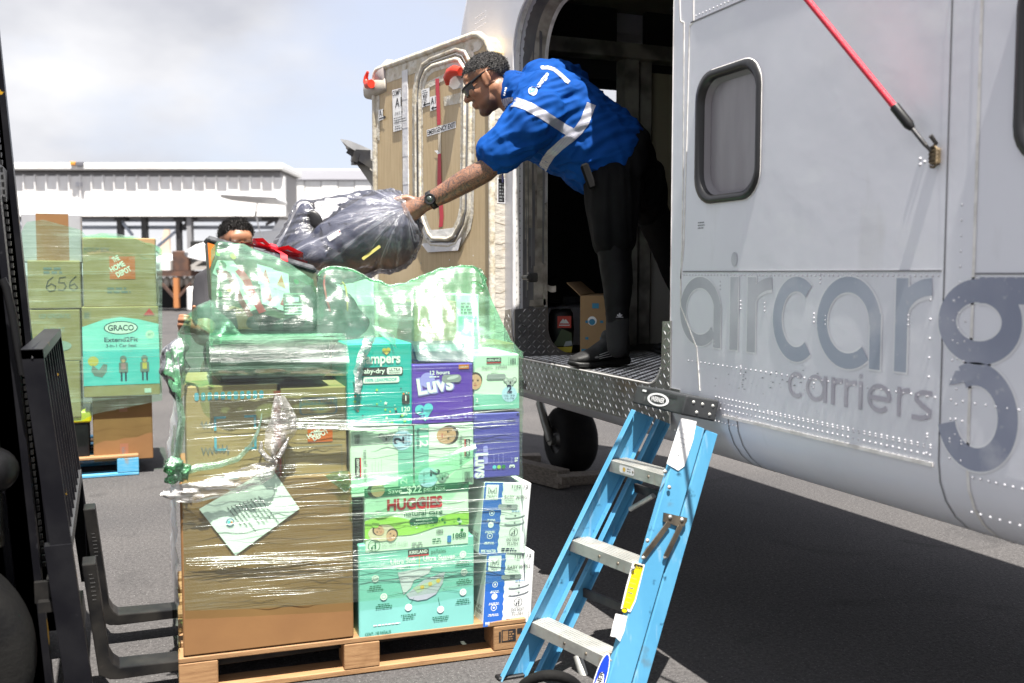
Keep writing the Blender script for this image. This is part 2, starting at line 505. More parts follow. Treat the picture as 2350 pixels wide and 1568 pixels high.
WHITE = mat('white_paint', (0.80, 0.80, 0.79), 0.5, c2=(0.74, 0.73, 0.71), ns=3)
INK = mat('print_black', (0.015, 0.015, 0.018), 0.55)
INKG = mat('print_grey', (0.16, 0.17, 0.18), 0.6)
PWHITE = mat('print_white', (0.82, 0.82, 0.82), 0.5)
RED = mat('print_red', (0.62, 0.015, 0.03), 0.5)
CARD = mat('kraft_cardboard', (0.225, 0.112, 0.040), 0.85, c2=(0.205, 0.10, 0.036), ns=5, bump=0.15, bs=14, bd=0.006,
           spots=[((0.185, 0.09, 0.032), 3, 0.58, 0.75)])
CARD2 = mat('tan_cardboard', (0.36, 0.23, 0.115), 0.85, c2=(0.325, 0.205, 0.102), ns=5, bump=0.12, bs=22, bd=0.004)
CARD3 = mat('brown_cardboard_dark', (0.24, 0.125, 0.055), 0.88, c2=(0.19, 0.10, 0.045), ns=5, bump=0.1, bs=25)
TAPE = mat('brown_packing_tape', (0.30, 0.17, 0.09), 0.25, c2=(0.36, 0.21, 0.11), ns=20)
WOOD = mat('pallet_pine', (0.30, 0.17, 0.078), 0.75, c2=(0.21, 0.108, 0.046), ns=5, stretch=(1.5, 26, 26), thr=(0.42, 0.68), bump=0.15, bs=30, bstretch=(2, 20, 20),
           spots=[((0.20, 0.10, 0.04), 7, 0.62, 0.76), ((0.08, 0.06, 0.045), 3.0, 0.64, 0.85)], orand=.16)
WOODGREY = mat('weathered_timber', (0.17, 0.145, 0.12), 0.9, c2=(0.10, 0.085, 0.07), ns=6, stretch=(20, 2, 20), bump=0.3, bs=24)
SKIN = mat('skin_tan', (0.30, 0.145, 0.08), 0.5, c2=(0.36, 0.165, 0.09), ns=9, bump=0.05, bs=220)

# ------------------------------------------------------------------ ground
m = bpy.data.materials.new('asphalt'); m.use_nodes = True
n, l = m.node_tree.nodes, m.node_tree.links
b = n['Principled BSDF']; b.inputs['Roughness'].default_value = 0.95; b.inputs['Specular IOR Level'].default_value = 0.12
tc = n.new('ShaderNodeTexCoord')
vo = n.new('ShaderNodeTexVoronoi'); vo.inputs['Scale'].default_value = 120; l.new(tc.outputs['Object'], vo.inputs['Vector'])
n1 = n.new('ShaderNodeTexNoise'); n1.inputs['Scale'].default_value = 60; n1.inputs['Detail'].default_value = 8; n1.inputs['Roughness'].default_value = 0.7
n2 = n.new('ShaderNodeTexNoise'); n2.inputs['Scale'].default_value = 0.7; n2.inputs['Detail'].default_value = 6
for q in (n1, n2): l.new(tc.outputs['Object'], q.inputs['Vector'])
r1 = n.new('ShaderNodeValToRGB'); e = r1.color_ramp.elements
e[0].position, e[1].position = 0.30, 0.74
e[0].color, e[1].color = (0.043, 0.0415, 0.042, 1), (0.120, 0.115, 0.114, 1)
l.new(n1.outputs['Fac'], r1.inputs[0])
r2 = n.new('ShaderNodeValToRGB'); e = r2.color_ramp.elements
e[0].position, e[1].position = 0.35, 0.7; e[0].color, e[1].color = (0.78, 0.78, 0.8, 1), (1.08, 1.06, 1.05, 1)
l.new(n2.outputs['Fac'], r2.inputs[0])
mx = n.new('ShaderNodeMix'); mx.data_type = 'RGBA'; mx.blend_type = 'MULTIPLY'; mx.inputs[0].default_value = 1
l.new(r1.outputs[0], mx.inputs[6]); l.new(r2.outputs[0], mx.inputs[7])
sp = n.new('ShaderNodeMapRange'); sp.inputs[1].default_value = 0.62; sp.inputs[2].default_value = 0.80
ns_ = n.new('ShaderNodeTexNoise'); ns_.inputs['Scale'].default_value = 130; ns_.inputs['Detail'].default_value = 2; l.new(tc.outputs['Object'], ns_.inputs['Vector'])
l.new(ns_.outputs['Fac'], sp.inputs[0])
mx2 = n.new('ShaderNodeMix'); mx2.data_type = 'RGBA'; mx2.inputs[7].default_value = (0.25, 0.245, 0.24, 1); mx2.clamp_factor = True
n5 = n.new('ShaderNodeTexNoise'); n5.inputs['Scale'].default_value = 1.7; n5.inputs['Detail'].default_value = 5; n5.inputs['Distortion'].default_value = 1.2; l.new(tc.outputs['Object'], n5.inputs['Vector'])
r5 = n.new('ShaderNodeMapRange'); r5.inputs[1].default_value = 0.60; r5.inputs[2].default_value = 0.72; r5.inputs[3].default_value = 0.0; r5.inputs[4].default_value = 0.42; l.new(n5.outputs['Fac'], r5.inputs[0])
mx5 = n.new('ShaderNodeMix'); mx5.data_type = 'RGBA'; mx5.inputs[7].default_value = (0.03, 0.029, 0.03, 1); l.new(r5.outputs[0], mx5.inputs[0]); l.new(mx.outputs[2], mx5.inputs[6])
dn_ = n.new('ShaderNodeTexNoise'); dn_.inputs['Scale'].default_value = 2.5; dn_.inputs['Detail'].default_value = 6; l.new(tc.outputs['Object'], dn_.inputs['Vector'])
dv_ = n.new('ShaderNodeVectorMath'); dv_.operation = 'MULTIPLY_ADD'; dv_.inputs[1].default_value = (.5, .5, .5); l.new(dn_.outputs['Color'], dv_.inputs[0]); l.new(tc.outputs['Object'], dv_.inputs[2])
cv_ = n.new('ShaderNodeTexVoronoi'); cv_.feature = 'DISTANCE_TO_EDGE'; cv_.inputs['Scale'].default_value = 0.33; l.new(dv_.outputs[0], cv_.inputs['Vector'])
cr_ = n.new('ShaderNodeMapRange'); cr_.inputs[1].default_value = 0.0; cr_.inputs[2].default_value = 0.0035; cr_.inputs[3].default_value = 0.0; cr_.inputs[4].default_value = 0.0; l.new(cv_.outputs['Distance'], cr_.inputs[0])
mx6 = n.new('ShaderNodeMix'); mx6.data_type = 'RGBA'; mx6.inputs[7].default_value = (0.015, 0.015, 0.016, 1); l.new(cr_.outputs[0], mx6.inputs[0]); l.new(mx5.outputs[2], mx6.inputs[6])
l.new(sp.outputs[0], mx2.inputs[0]); l.new(mx6.outputs[2], mx2.inputs[6]); l.new(mx2.outputs[2], b.inputs['Base Color'])
bu = n.new('ShaderNodeBump'); bu.inputs['Strength'].default_value = 0.6; bu.inputs['Distance'].default_value = 0.006
ad = n.new('ShaderNodeMath'); ad.operation = 'ADD'; l.new(vo.outputs['Distance'], ad.inputs[0]); l.new(n1.outputs['Fac'], ad.inputs[1])
l.new(ad.outputs[0], bu.inputs['Height']); l.new(bu.outputs[0], b.inputs['Normal'])
ASPHALT = m
g = MB(); g.add([(-900, -900, 0), (900, -900, 0), (900, 900, 0), (-900, 900, 0)], [(0, 1, 2, 3)])
tag(g.build('apron_ground', ASPHALT, loc=(0, 0, 0)), kind='structure')

# ------------------------------------------------------------------ far side of the apron (about 40 m away)
BGR = Matrix.Rotation(-YAW, 3, 'Z')
def bgp(x, y, d): return at(x, y, d)
def bbox(mb, x0, y0, x1, y1, d, depth, m=0, bev=0.0):
    """upright box facing the camera side: picture corners at distance d, `depth` metres thick behind"""
    a, c = bgp(x0, y0, d), bgp(x1, y1, d)
    k = (a + c) / 2; w = (Vector((c - a)).dot(RT)); h = a.z - c.z
    fwd = Vector((math.sin(YAW), math.cos(YAW), 0))
    mb.box(Vector((k.x, k.y, (a.z + c.z) / 2)) + fwd * depth / 2, (abs(w), depth, abs(h)), m, BGR, bev)
    return mb

CORR = mat('white_corrugated_cladding', (0.86, 0.85, 0.84), 0.5, c2=(0.81, 0.79, 0.77), ns=3, stretch=(1, 1, 0.4),
           spots=[((0.45, 0.30, 0.18), 3.5, 0.70, 0.86, (2.5, 2.5, 0.25))])
CORRT = mat('grey_cladding_band', (0.50, 0.50, 0.54), 0.6, c2=(0.44, 0.44, 0.48), ns=4)
bridge = thing('jet_bridge', 'long white corrugated boarding bridge raised on dark steel legs across the apron', 'boarding bridge', bgp(330, 500, 39))
bbox(MB(), -260, 392, 644, 496, 39.25, 3.0).build('body', mat('bridge_core_grey', (0.30, 0.29, 0.29), 0.7), bridge)
x = -256.0; k = 0
while x < 640:
    w = 26.0
    p = MB(); bbox(p, x, 408 - 6 * (645 - x) / 900, x + w - 3.0, 496.5, 39.10 + 0.02 * (k % 2), 0.16, 0)
    bbox(p, x + w - 3.0, 405 - 6 * (645 - x) / 900, x + w - 1.0, 496.5, 39.0, 0.26, 0)
    p.build('wall_panel', CORR, bridge); x += w; k += 1
p = MB(); bbox(p, -270, 374, 648, 390, 38.75, 3.6, 0, 0.05); p.build('roof_edge', WHITE, bridge)
p = MB(); bbox(p, -262, 390, 646, 393, 38.95, 3.2); p.build('gutter', STEEL_DK, bridge)
p = MB(); bbox(p, 160, 371, 172, 379, 38.6, 0.4, 0, 0.02); p.build('roof_beacon', mat('amber_lens', (0.65, 0.28, 0.05), 0.4), bridge)
p = MB(); bbox(p, 173, 371, 189, 381, 38.6, 0.5, 0, 0.02); p.build('roof_unit', mat('grey_unit', (0.13, 0.13, 0.15), 0.6), bridge)
p = MB(); bbox(p, 174, 418, 186, 428, 38.98, 0.1); p.build('wall_sign', mat('grey_sign', (0.5, 0.5, 0.53), 0.6), bridge)
LATT = mat('pale_blue_steel', (0.42, 0.47, 0.55), 0.6)
for yy in ((503, 509), (518, 526)):
    p = MB(); bbox(p, -200, yy[0], 640, yy[1], 40.2, 0.2); p.build('rail', LATT, bridge)
for (x0, x1, y1) in ((268, 278, 560), (326, 336, 706), (405, 414, 706), (538, 548, 706), (632, 640, 706)):
    p = MB(); bbox(p, x0, 497, x1, y1, 39.6, 0.35); p.build('support_leg', STEEL_DK, bridge)
p = MB(); bbox(p, 430, 497, 440, 706, 39.4, 0.35); p.build('support_leg', mat('grey_steel', (0.24, 0.24, 0.25), 0.5), bridge)
for a, c in (((343, 582), (412, 524)), ((404, 500), (426, 528)), ((436, 500), (414, 532)), ((540, 500), (562, 540)), ((278, 506), (304, 540)), ((640, 500), (610, 516))):
    p = MB(); p.bar(bgp(*a, 39.7), bgp(*c, 39.7), 0.10, 0.10); p.build('brace', STEEL_DK if a[0] > 350 else LATT, bridge)
for x0, x1, y0, y1 in ((262, 286, 497, 506), (398, 422, 497, 508), (424, 444, 497, 504), (530, 560, 497, 506), (600, 640, 497, 506)):
    p = MB(); bbox(p, x0, y0, x1, y1, 39.5, 0.5); p.build('bracket', STEEL_DK, bridge)

bld = thing('terminal_building', 'plain white building end with grey roof band right of the boarding bridge', 'building', bgp(760, 706, 44))
bbox(MB(), 648, 414, 1100, 712, 44, 9).build('wall', CORR, bld)
bbox(MB(), 646, 388, 1110, 414, 43.6, 9.6, 0, 0.04).build('roof_band', mat('grey_roof_band', (0.42, 0.42, 0.46), 0.6), bld)
bbox(MB(), 644, 390, 660, 620, 42.9, 0.5).build('corner_post', WHITE, bld)
for i in range(5):
    bbox(MB(), 664 + i * 38, 416, 700 + i * 38, 706, 43.9 + 0.02 * (i % 2), 0.1).build('wall_panel', WHITE, bld)

WHT2 = mat('aeroplane_white', (0.80, 0.80, 0.80), 0.35, c2=(0.75, 0.75, 0.76), ns=2)
pl = thing('parked_aeroplane', 'white high-winged aeroplane parked in front of the boarding bridge', 'aeroplane', bgp(570, 690, 36))
a0, a1 = bgp(430, 582, 36), bgp(760, 552, 36)
w = MB(); w.loft([(a0.lerp(a1, t), RT * r * 0.9, Vector((0, 0, r))) for t, r in ((0, .12), (.08, .30), (.22, .44), (.5, .56), (.8, .56), (.95, .42), (1, .12))], 20); w.build('fuselage', WHT2, pl)
a0, a1 = bgp(508, 452, 35), bgp(646, 461, 35)
w = MB(); w.loft([(a0.lerp(a1, t), FW * c, Vector((0, 0, th))) for t, c, th in ((0, .25, .02), (.1, .7, .06), (.5, .8, .10), (1, .9, .11))], 16); w.build('wing', WHT2, pl)
w = MB(); w.bar(bgp(592, 462, 35), bgp(586, 490, 35), 0.04, 0.04); w.bar(bgp(586, 490, 35), bgp(600, 545, 35.6), 0.04, 0.04); w.build('wing_strut', WHT2, pl)
w = MB(); w.prism([bgp(612, 545, 36), bgp(655, 545, 36), bgp(655, 505, 36), bgp(640, 505, 36)], FW * 0.1); w.build('tail_fin', WHT2, pl)
for xx in (480, 560, 690):
    w = MB(); c = bgp(xx, 600, 36); w.bar(c, Vector((c.x, c.y, 0.3)), 0.07, 0.07)
    w.lathe(Vector((c.x, c.y, 0.28)) - RT * 0.08, RT, [(.01, 0), (.28, .0), (.28, .16), (.01, .16)], 18); w.build('landing_gear', STEEL_DK, pl)
w = MB(); w.tube([bgp(588, 486, 35), bgp(586, 497, 35)], 0.03); w.build('navigation_lamp', STEEL_DK, pl)

tf = thing('beige_tail_fin', 'distant beige aeroplane tail showing under the boarding bridge', 'aeroplane tail', bgp(378, 640, 90))
w = MB(); w.prism([bgp(363, 592, 90), bgp(390, 592, 90), bgp(387, 519, 90), bgp(378, 519, 90)], FW * 0.4); w.build('fin', mat('beige_paint', (0.55, 0.43, 0.33), 0.6), tf)
w = MB(); w.loft([(bgp(340 + 90 * t, 605 - 4 * t, 90), FW * r, Vector((0, 0, r))) for t, r in ((0, .3), (.3, .6), (.8, .8), (1, .8))], 16); w.build('fuselage', WHT2, tf)

# dark freight trailer / platform under the bridge
RUST = mat('rusty_brown_steel', (0.06, 0.035, 0.028), 0.7, c2=(0.11, 0.055, 0.035), ns=3)
tr = thing('freight_trailer', 'dark rusty flat trailer platform with hanging pale drums under the bridge', 'trailer', bgp(440, 708, 37.5))
bbox(MB(), 330, 622, 520, 634, 37, 2.0).build('deck_beam', RUST, tr)
bbox(MB(), 330, 640, 520, 708, 38.2, 0.3).build('skirt', DARK, tr)
for i in range(9):
    c = bgp(368 + i * 15.5, 647, 37.3)
    w = MB(); w.ell(c, (0.13, 0.13, 0.2), None, 14, 10); w.build('drum', mat('pale_drum', (0.42, 0.38, 0.33), 0.7), tr)
w = MB(); bbox(w, 398, 638, 409, 707, 36.8, 0.2); w.build('post', mat('orange_brown_post', (0.42, 0.17, 0.06), 0.7), tr)
for a, c in (((372, 652), (402, 684)), ((438, 650), (408, 684))):
    w = MB(); w.bar(bgp(*a, 36.9), bgp(*c, 36.9), 0.1, 0.1); w.build('brace', RUST, tr)
for xx in (345, 505):
    w = MB(); c = bgp(xx, 700, 37.2); w.lathe(Vector((c.x, c.y, 0.3)), RT, [(.02, 0), (.3, 0), (.3, .25), (.02, .25)], 18); w.build('wheel', RUBBER, tr)
for nm, (x0, y0, x1, y1), mm_, lb in (
        ('dark_crate', (395, 576, 432, 623), RUST, 'brown black crate standing on the rusty trailer deck'),
        ('steel_cabinet', (437, 553, 468, 612), DARK, 'tall narrow black cabinet standing on the rusty trailer deck'),
        ('wheel_bin', (366, 596, 390, 622), WHITE, 'small white box on the left end of the rusty trailer')):
    w = MB(); a = bgp(x0, y1, 37.0); bbox(w, x0, y0, x1, y1, 37.2, 0.7, 0, 0.03)
    tag(w.build(nm, mm_), lb, nm.split('_')[-1])
w = MB(); w.bar(bgp(440, 612, 36.9), bgp(500, 575, 36.9), 0.12, 0.12); w.bar(bgp(440, 616, 36.9), bgp(500, 614, 36.9), 0.14, 0.14)
tag(w.build('tow_bar', mat('pale_steel', (0.36, 0.34, 0.32), 0.5)), 'pale angled tow frame lying on the trailer deck by the cabinet', 'tow bar')
w = MB(); bbox(w, 427, 658, 520, 716, 25, 1.2, 0, 0.06)
tag(w.build('white_container', WHITE), 'white rounded container on the ground behind the stooping man', 'container')
# lamp post far behind
w = MB(); w.cyl(bgp(366, 625, 120), bgp(366, 545, 120), 0.12); w.bar(bgp(360, 546, 120), bgp(372, 546, 120), .2, .2)
tag(w.build('lamp_mast', mat('lamp_mast_grey', (0.45, 0.47, 0.52), 0.6)), 'thin far lamp mast seen under the boarding bridge', 'lamp mast')
# ------------------------------------------------------------------ the cargo aircraft
SX, XC = 1.85, 2.90            # near side wall plane, centre line
def ring(y, hw, zb, zt, rb=0.22, rt=0.40, n=7):
    P = []
    for cx, cz, r, a0 in ((-hw + rb, zb + rb, rb, 270), (-hw + rt, zt - rt, rt, 180), (hw - rt, zt - rt, rt, 90), (hw - rb, zb + rb, rb, 0)):
        for k in range(n):
            a = R(a0 - 90 * k / (n - 1)); P.append(Vector((XC + cx + r * math.cos(a), y, cz + r * math.sin(a))))
    return P
STN = ((-4.0, 1.05, .748, 3.34, .20, .42), (0, 1.05, .748, 3.34, .20, .42), (3, 1.05, .748, 3.34, .20, .42), (5.2, 1.05, .748, 3.34, .20, .42),
       (5.8, .895, .765, 3.22, .20, .42), (6.5, .66, .80, 2.98, .2, .42), (7.2, .44, .9, 2.5, .18, .36), (7.9, .22, 1.05, 1.95, .12, .18), (8.1, .1, 1.25, 1.6, .08, .08))
hull = MB(); RG = [ring(*q) for q in STN]; N = len(RG[0])
hull.grid(RG, 0, True)
hull.add([p for r_ in RG for p in r_], [(i * N + N - 1, (i + 1) * N + N - 1, (i + 1) * N, i * N) for i in range(len(RG) - 1)], 0, False)
hull.add(RG[0], [tuple(range(N))], 0); hull.add(RG[-1], [tuple(range(N))[::-1]], 0)

def rrect(y0, y1, z0, z1, r, n=7, skew=0.0):
    P = []
    for cy, cz, a0 in ((y1 - r, z0 + r, -90), (y1 - r, z1 - r, 0), (y0 + r, z1 - r, 90), (y0 + r, z0 + r, 180)):
        for k in range(n):
            a = R(a0 + 90 * k / (n - 1)); P.append((cy + r * math.cos(a), cz + r * math.sin(a)))
    return P
DY0, DY1, DZ0, DZ1 = 3.075, 4.56, 0.99, 2.70
door_out = [(DY0, DZ0), (DY1, DZ0)] + [(DY1 - .25 + .25 * math.cos(R(a)), DZ1 - .25 + .25 * math.sin(R(a))) for a in range(0, 91, 10)] \
           + [(DY0 + .25 + .25 * math.cos(R(a)), DZ1 - .25 + .25 * math.sin(R(a))) for a in range(90, 181, 10)]
WINS = (rrect(2.565, 2.905, 1.640, 2.055, 0.085), rrect(1.275, 1.625, 1.640, 2.055, 0.085))
def yz(poly, x): return [Vector((x, a, b)) for a, b in poly]
def cutter_mod(o):
    ex = []
    def add(mb):
        me = mb.mesh('cut'); c = bpy.data.objects.new('cut', me); COL.objects.link(c); ex.append(c)
        k = o.modifiers.new('b', 'BOOLEAN'); k.operation = 'DIFFERENCE'; k.solver = 'EXACT'; k.object = c
    w_ = MB(); w_.mm((1.935, -3.6, 0.985), (3.78, 5.25, 2.95)); add(w_)
    w_ = MB(); w_.mm((2.32, 5.2, 1.2), (3.42, 6.3, 2.80)); add(w_)
    w_ = MB(); w_.prism(yz(door_out, 1.5), (0.6, 0, 0)); add(w_)
    for p_ in WINS:
        w_ = MB(); w_.prism(yz(p_, 1.7), (0.35, 0, 0)); add(w_)
    c0 = at(1388, 219, 7.35)
    w_ = MB(); w_.box(c0, (0.9, 1.6, 0.22), 0, Matrix.Rotation(R(-26.9), 3, 'Z')); add(w_)
    k = o.modifiers.new('w', 'WEIGHTED_NORMAL'); k.keep_sharp = True
    return ex
plane = thing('cargo_aircraft', 'grey cargo aeroplane with its forward side door open beside the loaded pallet', 'aeroplane', (XC, 3.0, 0))
def build_hull():
    me0 = hull.mesh('hull'); bm = bmesh.new(); bm.from_mesh(me0)
    bmesh.ops.remove_doubles(bm, verts=bm.verts, dist=1e-5); bmesh.ops.recalc_face_normals(bm, faces=bm.faces)
    bm.to_mesh(me0); bm.free()
    o = bpy.data.objects.new('hull', me0); COL.objects.link(o)
    ex = cutter_mod(o)
    dg = bpy.context.evaluated_depsgraph_get(); dg.update()
    res = bpy.data.meshes.new_from_object(o.evaluated_get(dg))
    for e_ in ex + [o]: bpy.data.objects.remove(e_)
    res.transform(Matrix.Translation(-ORG[plane.name]))
    return res
solid('fuselage', build_hull(), plane, [GREY_PAINT])

# --- skin lines, rivets
sk = MB()
def skin_line(pts, w, m, x=SX, t=0.0025):
    """thin raised line on the flat side: pts are (y, z)"""
    mb = MB()
    for (ya, za), (yb, zb) in zip(pts[:-1], pts[1:]):
        mb.bar((x, ya, za), (x, yb, zb), t * 2, w, (1, 0, 0))
    return mb
def pyz(x, y):
    p = on(x, y, 'X', SX); return (p.y, p.z)
SEAMDK = mat('seam_dark_grey', (0.19, 0.19, 0.20), 0.7)  # dark grey of joints and seams
def around_low(y, w, m, name):
    P = ring(y, 1.0515, 0.7465, 3.3415, .20, .42)[:8]; P[-1] = Vector((P[-1].x, y, 0.935)); P[0] = Vector((P[0].x + .3, y, P[0].z)); P2 = []
    for a, c in zip(P[:-1], P[1:]): P2 += [a.lerp(c, k / 3) for k in range(3)]
    mb = MB(); mb.grid([[p + Vector((0, -w / 2, 0)) for p in P2], [p + Vector((0, w / 2, 0)) for p in P2]]); return mb.build(name, m, plane)
def around(y, w, m, name, hw_=1.10, z0=0.71):
    P = [p for p in ring(y, 1.0515, 0.7465, 3.3415, .20, .42)][:14]
    P2 = []
    for a, c in zip(P[:-1], P[1:]): P2 += [a.lerp(c, k / 3) for k in range(3)]
    P2.append(P[-1])
    mb = MB(); mb.grid([[p + Vector((0, -w / 2, 0)) for p in P2], [p + Vector((0, w / 2, 0)) for p in P2]])
    return mb.build(name, m, plane)
around(1.822, 0.0045, SEAMDK, 'panel_joint'); around(1.735, 0.009, SEALANT, 'sealant_line'); around_low(2.66, .005, SEAMDK, 'belly_joint'); around_low(2.71, .005, SEAMDK, 'belly_joint')
for pts in ([(1592, 0), (1592, 50), (1583, 60), (1570, 560), (1563, 640), (1563, 702), (1600, 800), (1606, 897)],
            [(1560, 0), (1562, 50), (1570, 53), (1569, 330), (1566, 560), (1563, 640)]):
    skin_line([pyz(*p) for p in pts], 0.006, 0).build('sealant_line', SEALANT, plane)
zs = pyz(1900, 1011)[1]
skin_line([(1.84, zs), (2.74, zs)], 0.010, 0).build('sealant_line', SEALANT, plane)
zt_ = pyz(1585, 53)[1]
skin_line([(-1, zt_), (2.96, zt_)], 0.005, 0).build('panel_joint', SEAMDK, plane)
z0 = pyz(1900, 629)[1]
skin_line([(-1, z0 + .001), (1.73, z0 + .001)], 0.004, 0).build('panel_joint', SEAMDK, plane)
skin_line([(1.83, z0 + .008), (2.99, z0 + .008)], 0.004, 0).build('panel_joint', SEAMDK, plane)

rv = MB()
def rivet(y, z, r=0.0036, x=SX):
    h = r * 0.75; A, B_ = [], []
    for k in range(6):
        a = math.pi * k / 3
        A.append((x, y + r * math.cos(a), z + r * math.sin(a))); B_.append((x - h * .8, y + .6 * r * math.cos(a), z + .6 * r * math.sin(a)))
    V = A + B_ + [(x - h, y, z)]
    F = [(k, 6 + k, 6 + (k + 1) % 6, (k + 1) % 6) for k in range(6)] + [(6 + k, 12, 6 + (k + 1) % 6) for k in range(6)]
    rv.add(V, F, 0, True)
def rrow(y0, y1, z, sp, r=0.0036, dz=0):
    k = int(abs(y1 - y0) / sp)
    for i in range(k + 1):
        t = i / max(k, 1); rivet(y0 + (y1 - y0) * t + rnd.uniform(-.0008, .0008), z + dz * t, r)
rrow(1.84, 2.985, z0 - .004, 0.0185)
rrow(1.0, 1.725, z0 - .008, 0.026)
rrow(1.84, 2.95, 1.100, 0.0255)
rrow(1.0, 1.72, 1.100, 0.03)
rrow(1.85, 2.75, zs + .022, 0.0205); rrow(1.85, 2.75, zs + .040, 0.0205); rrow(2.55, 2.78, zs + .058, 0.019); rrow(1.85, 2.5, zs + .046, 0.0205)
rrow(2.66, 2.80, zs - .022, 0.018)
rrow(1.0, 1.72, zs - .008, 0.022); rrow(1.0, 1.72, zs - .09, 0.026)
rrow(1.9, 2.93, zt_ + .016, 0.021); rrow(0.9, 1.75, zt_ + .016, 0.025)
for (x_, y_) in ((1653, 655), (1700, 700), (1883, 640), (1895, 735), (2085, 735), (1700, 850), (1868, 880), (1868, 730), (1755, 705), (1640, 790)):
    c_ = pyz(x_, y_)
    for k in range(3): rivet(c_[0], c_[1] + .012 * k - .012)
for y_ in (1.862, 1.79, 1.755):
    rrow(y_, y_, 1.0, 0.03)
    for k in range(9): rivet(y_, 0.96 + k * 0.047)
for k in range(16): rivet(1.775, 1.02 + .036 * k, 0.0034)
for (x_, y_) in ((2112, 365), (2122, 372), (2134, 378), (2112, 378)): rivet(*pyz(x_, y_), 0.005)
# upper fuselage near the door hinge side
for j in range(3):
    for k in range(6): rivet(4.95 + .03 * k, 2.70 + .03 * j, 0.004)
for k in range(26): rivet(4.78 + .02 * (k % 2), 1.2 + k * .055, 0.003)
tag(rv.build('rivet_rows', mat('rivet_heads', (0.52, 0.52, 0.55), 0.45), plane), kind='stuff')

# oval plug above the lettering, little stencil
pr = Print((SX, 0, 0), (0, -1, 0), (0, 0, 1), (-1, 0, 0))
def flush(P_, name, par):
    if P_.mb.v: P_.build(name, par)
    P_.mb, P_.mats = MB(), []
def pq(x, y):
    a = pyz(x, y); return (-a[0], a[1])
FADE1 = mat('faded_letter_paint', (0.38, 0.39, 0.43), 0.45, c2=(0.48, 0.49, 0.53), ns=5, thr=(0.42, 0.66), stretch=(1, 1, 1))
FADE2 = mat('letter_paint_blue_grey', (0.31, 0.345, 0.42), 0.42, c2=(0.39, 0.42, 0.49), ns=4, thr=(0.45, 0.7), spots=[((0.6, 0.6, 0.63), 7, 0.62, 0.90), ((.5, .5, .53), 45, .64, .8)])
FADE3 = mat('letter_paint_violet_grey', (0.38, 0.365, 0.42), 0.45, c2=(0.48, 0.47, 0.52), ns=6, thr=(0.45, 0.72))
HALO = mat('letter_edge_ghost', (0.72, 0.725, 0.75), 0.4)
def Z2(x, y):                                       # points read off the enlarged lettering
    return pq((1650 + x / 1.9604) / 1.08936, (600 + y / 1.9604) / 1.08936)
zT, zB = Z2(465, 190)[1], Z2(465, 552)[1]
zT2, zB2 = Z2(1190, 178)[1], Z2(1190, 640)[1]
zt1, zb1 = (zT + zT2) / 2, (zB + zB2) / 2
hx = zt1 - zb1
def X2(x, y=380): return Z2(x, y)[0]
def ell_arc(x0, x1, a0, a1, w, m, lay=0, zb=None, zt=None):
    zb = zb1 if zb is None else zb; zt = zt1 if zt is None else zt
    rx, ry = (x1 - x0 - w) / 2, (zt - zb - w) / 2
    pr.arc((x0 + x1) / 2, (zb + zt) / 2, rx, w, m, lay, a0, a1, 36, ry)
def stem(x0, x1, z0_, z1_, m, lay=0): pr.rect(x0, z0_, x1, z1_, m, lay + .4)
def word(dw, lay, mats_, only):
    m1, m2 = mats_
    w1, w2 = 0.037 + dw, 0.042 + dw
    e = dw / 2
    if only == 0:
     ell_arc(X2(100) - e, X2(299) + e, 0, 320, w1, m1, lay, zb1 - e, zt1 + e); stem(X2(265) - e, X2(299) + e, zb1 - e, zb1 + hx * .62, m1, lay)
    if only == 1:
     stem(X2(345) - e, X2(384) + e, zb1 - e, zt1 + e, m1, lay)
    if only == 2:
     stem(X2(430) - e, X2(470) + e, zb1 - e, zt1 + e, m1, lay)
     pr.arc(X2(552), zt1 - .085, X2(552) - X2(450), w1, m1, lay, 92, 178, 12, .085 - w1 / 2)
    if only == 3:
     ell_arc(X2(556) - e, X2(790) + e, 52, 308, w2, m2, lay, zb1 - .012 - e, zt1 + .002 + e)
    if only == 4:
     ell_arc(X2(772) - e, X2(1086) + e, 0, 312, w2, m2, lay, zb1 - .014 - e, zt1 + .003 + e); stem(X2(1033) - e, X2(1086) + e, zb1 - .006 - e, zb1 + hx * .6, m2, lay)
    if only == 5:
     stem(X2(1157) - e, X2(1216) + e, zb1 - .004 - e, zt1 + e, m2, lay)
     pr.arc(X2(1338), zt1 - .095, X2(1338) - X2(1186), w2, m2, lay, 92, 178, 14, .095 - w2 / 2)
FADEG = mat('letter_paint_deep', (0.225, 0.245, 0.325), 0.42, c2=(0.30, 0.315, 0.39), ns=4, thr=(0.45, 0.7), spots=[((0.6, 0.6, 0.63), 7, 0.62, 0.90), ((.5, .5, .53), 45, .64, .8)])
for n_let in range(6): word(0.010, 0, (HALO, HALO), n_let); word(0.0, 1, (FADE1, FADE2), n_let); flush(pr, 'painted_letter', plane)
gx0, gx1, gz0, gz1 = X2(1366, 430), X2(1778, 430), Z2(1560, 612)[1], Z2(1560, 190)[1]
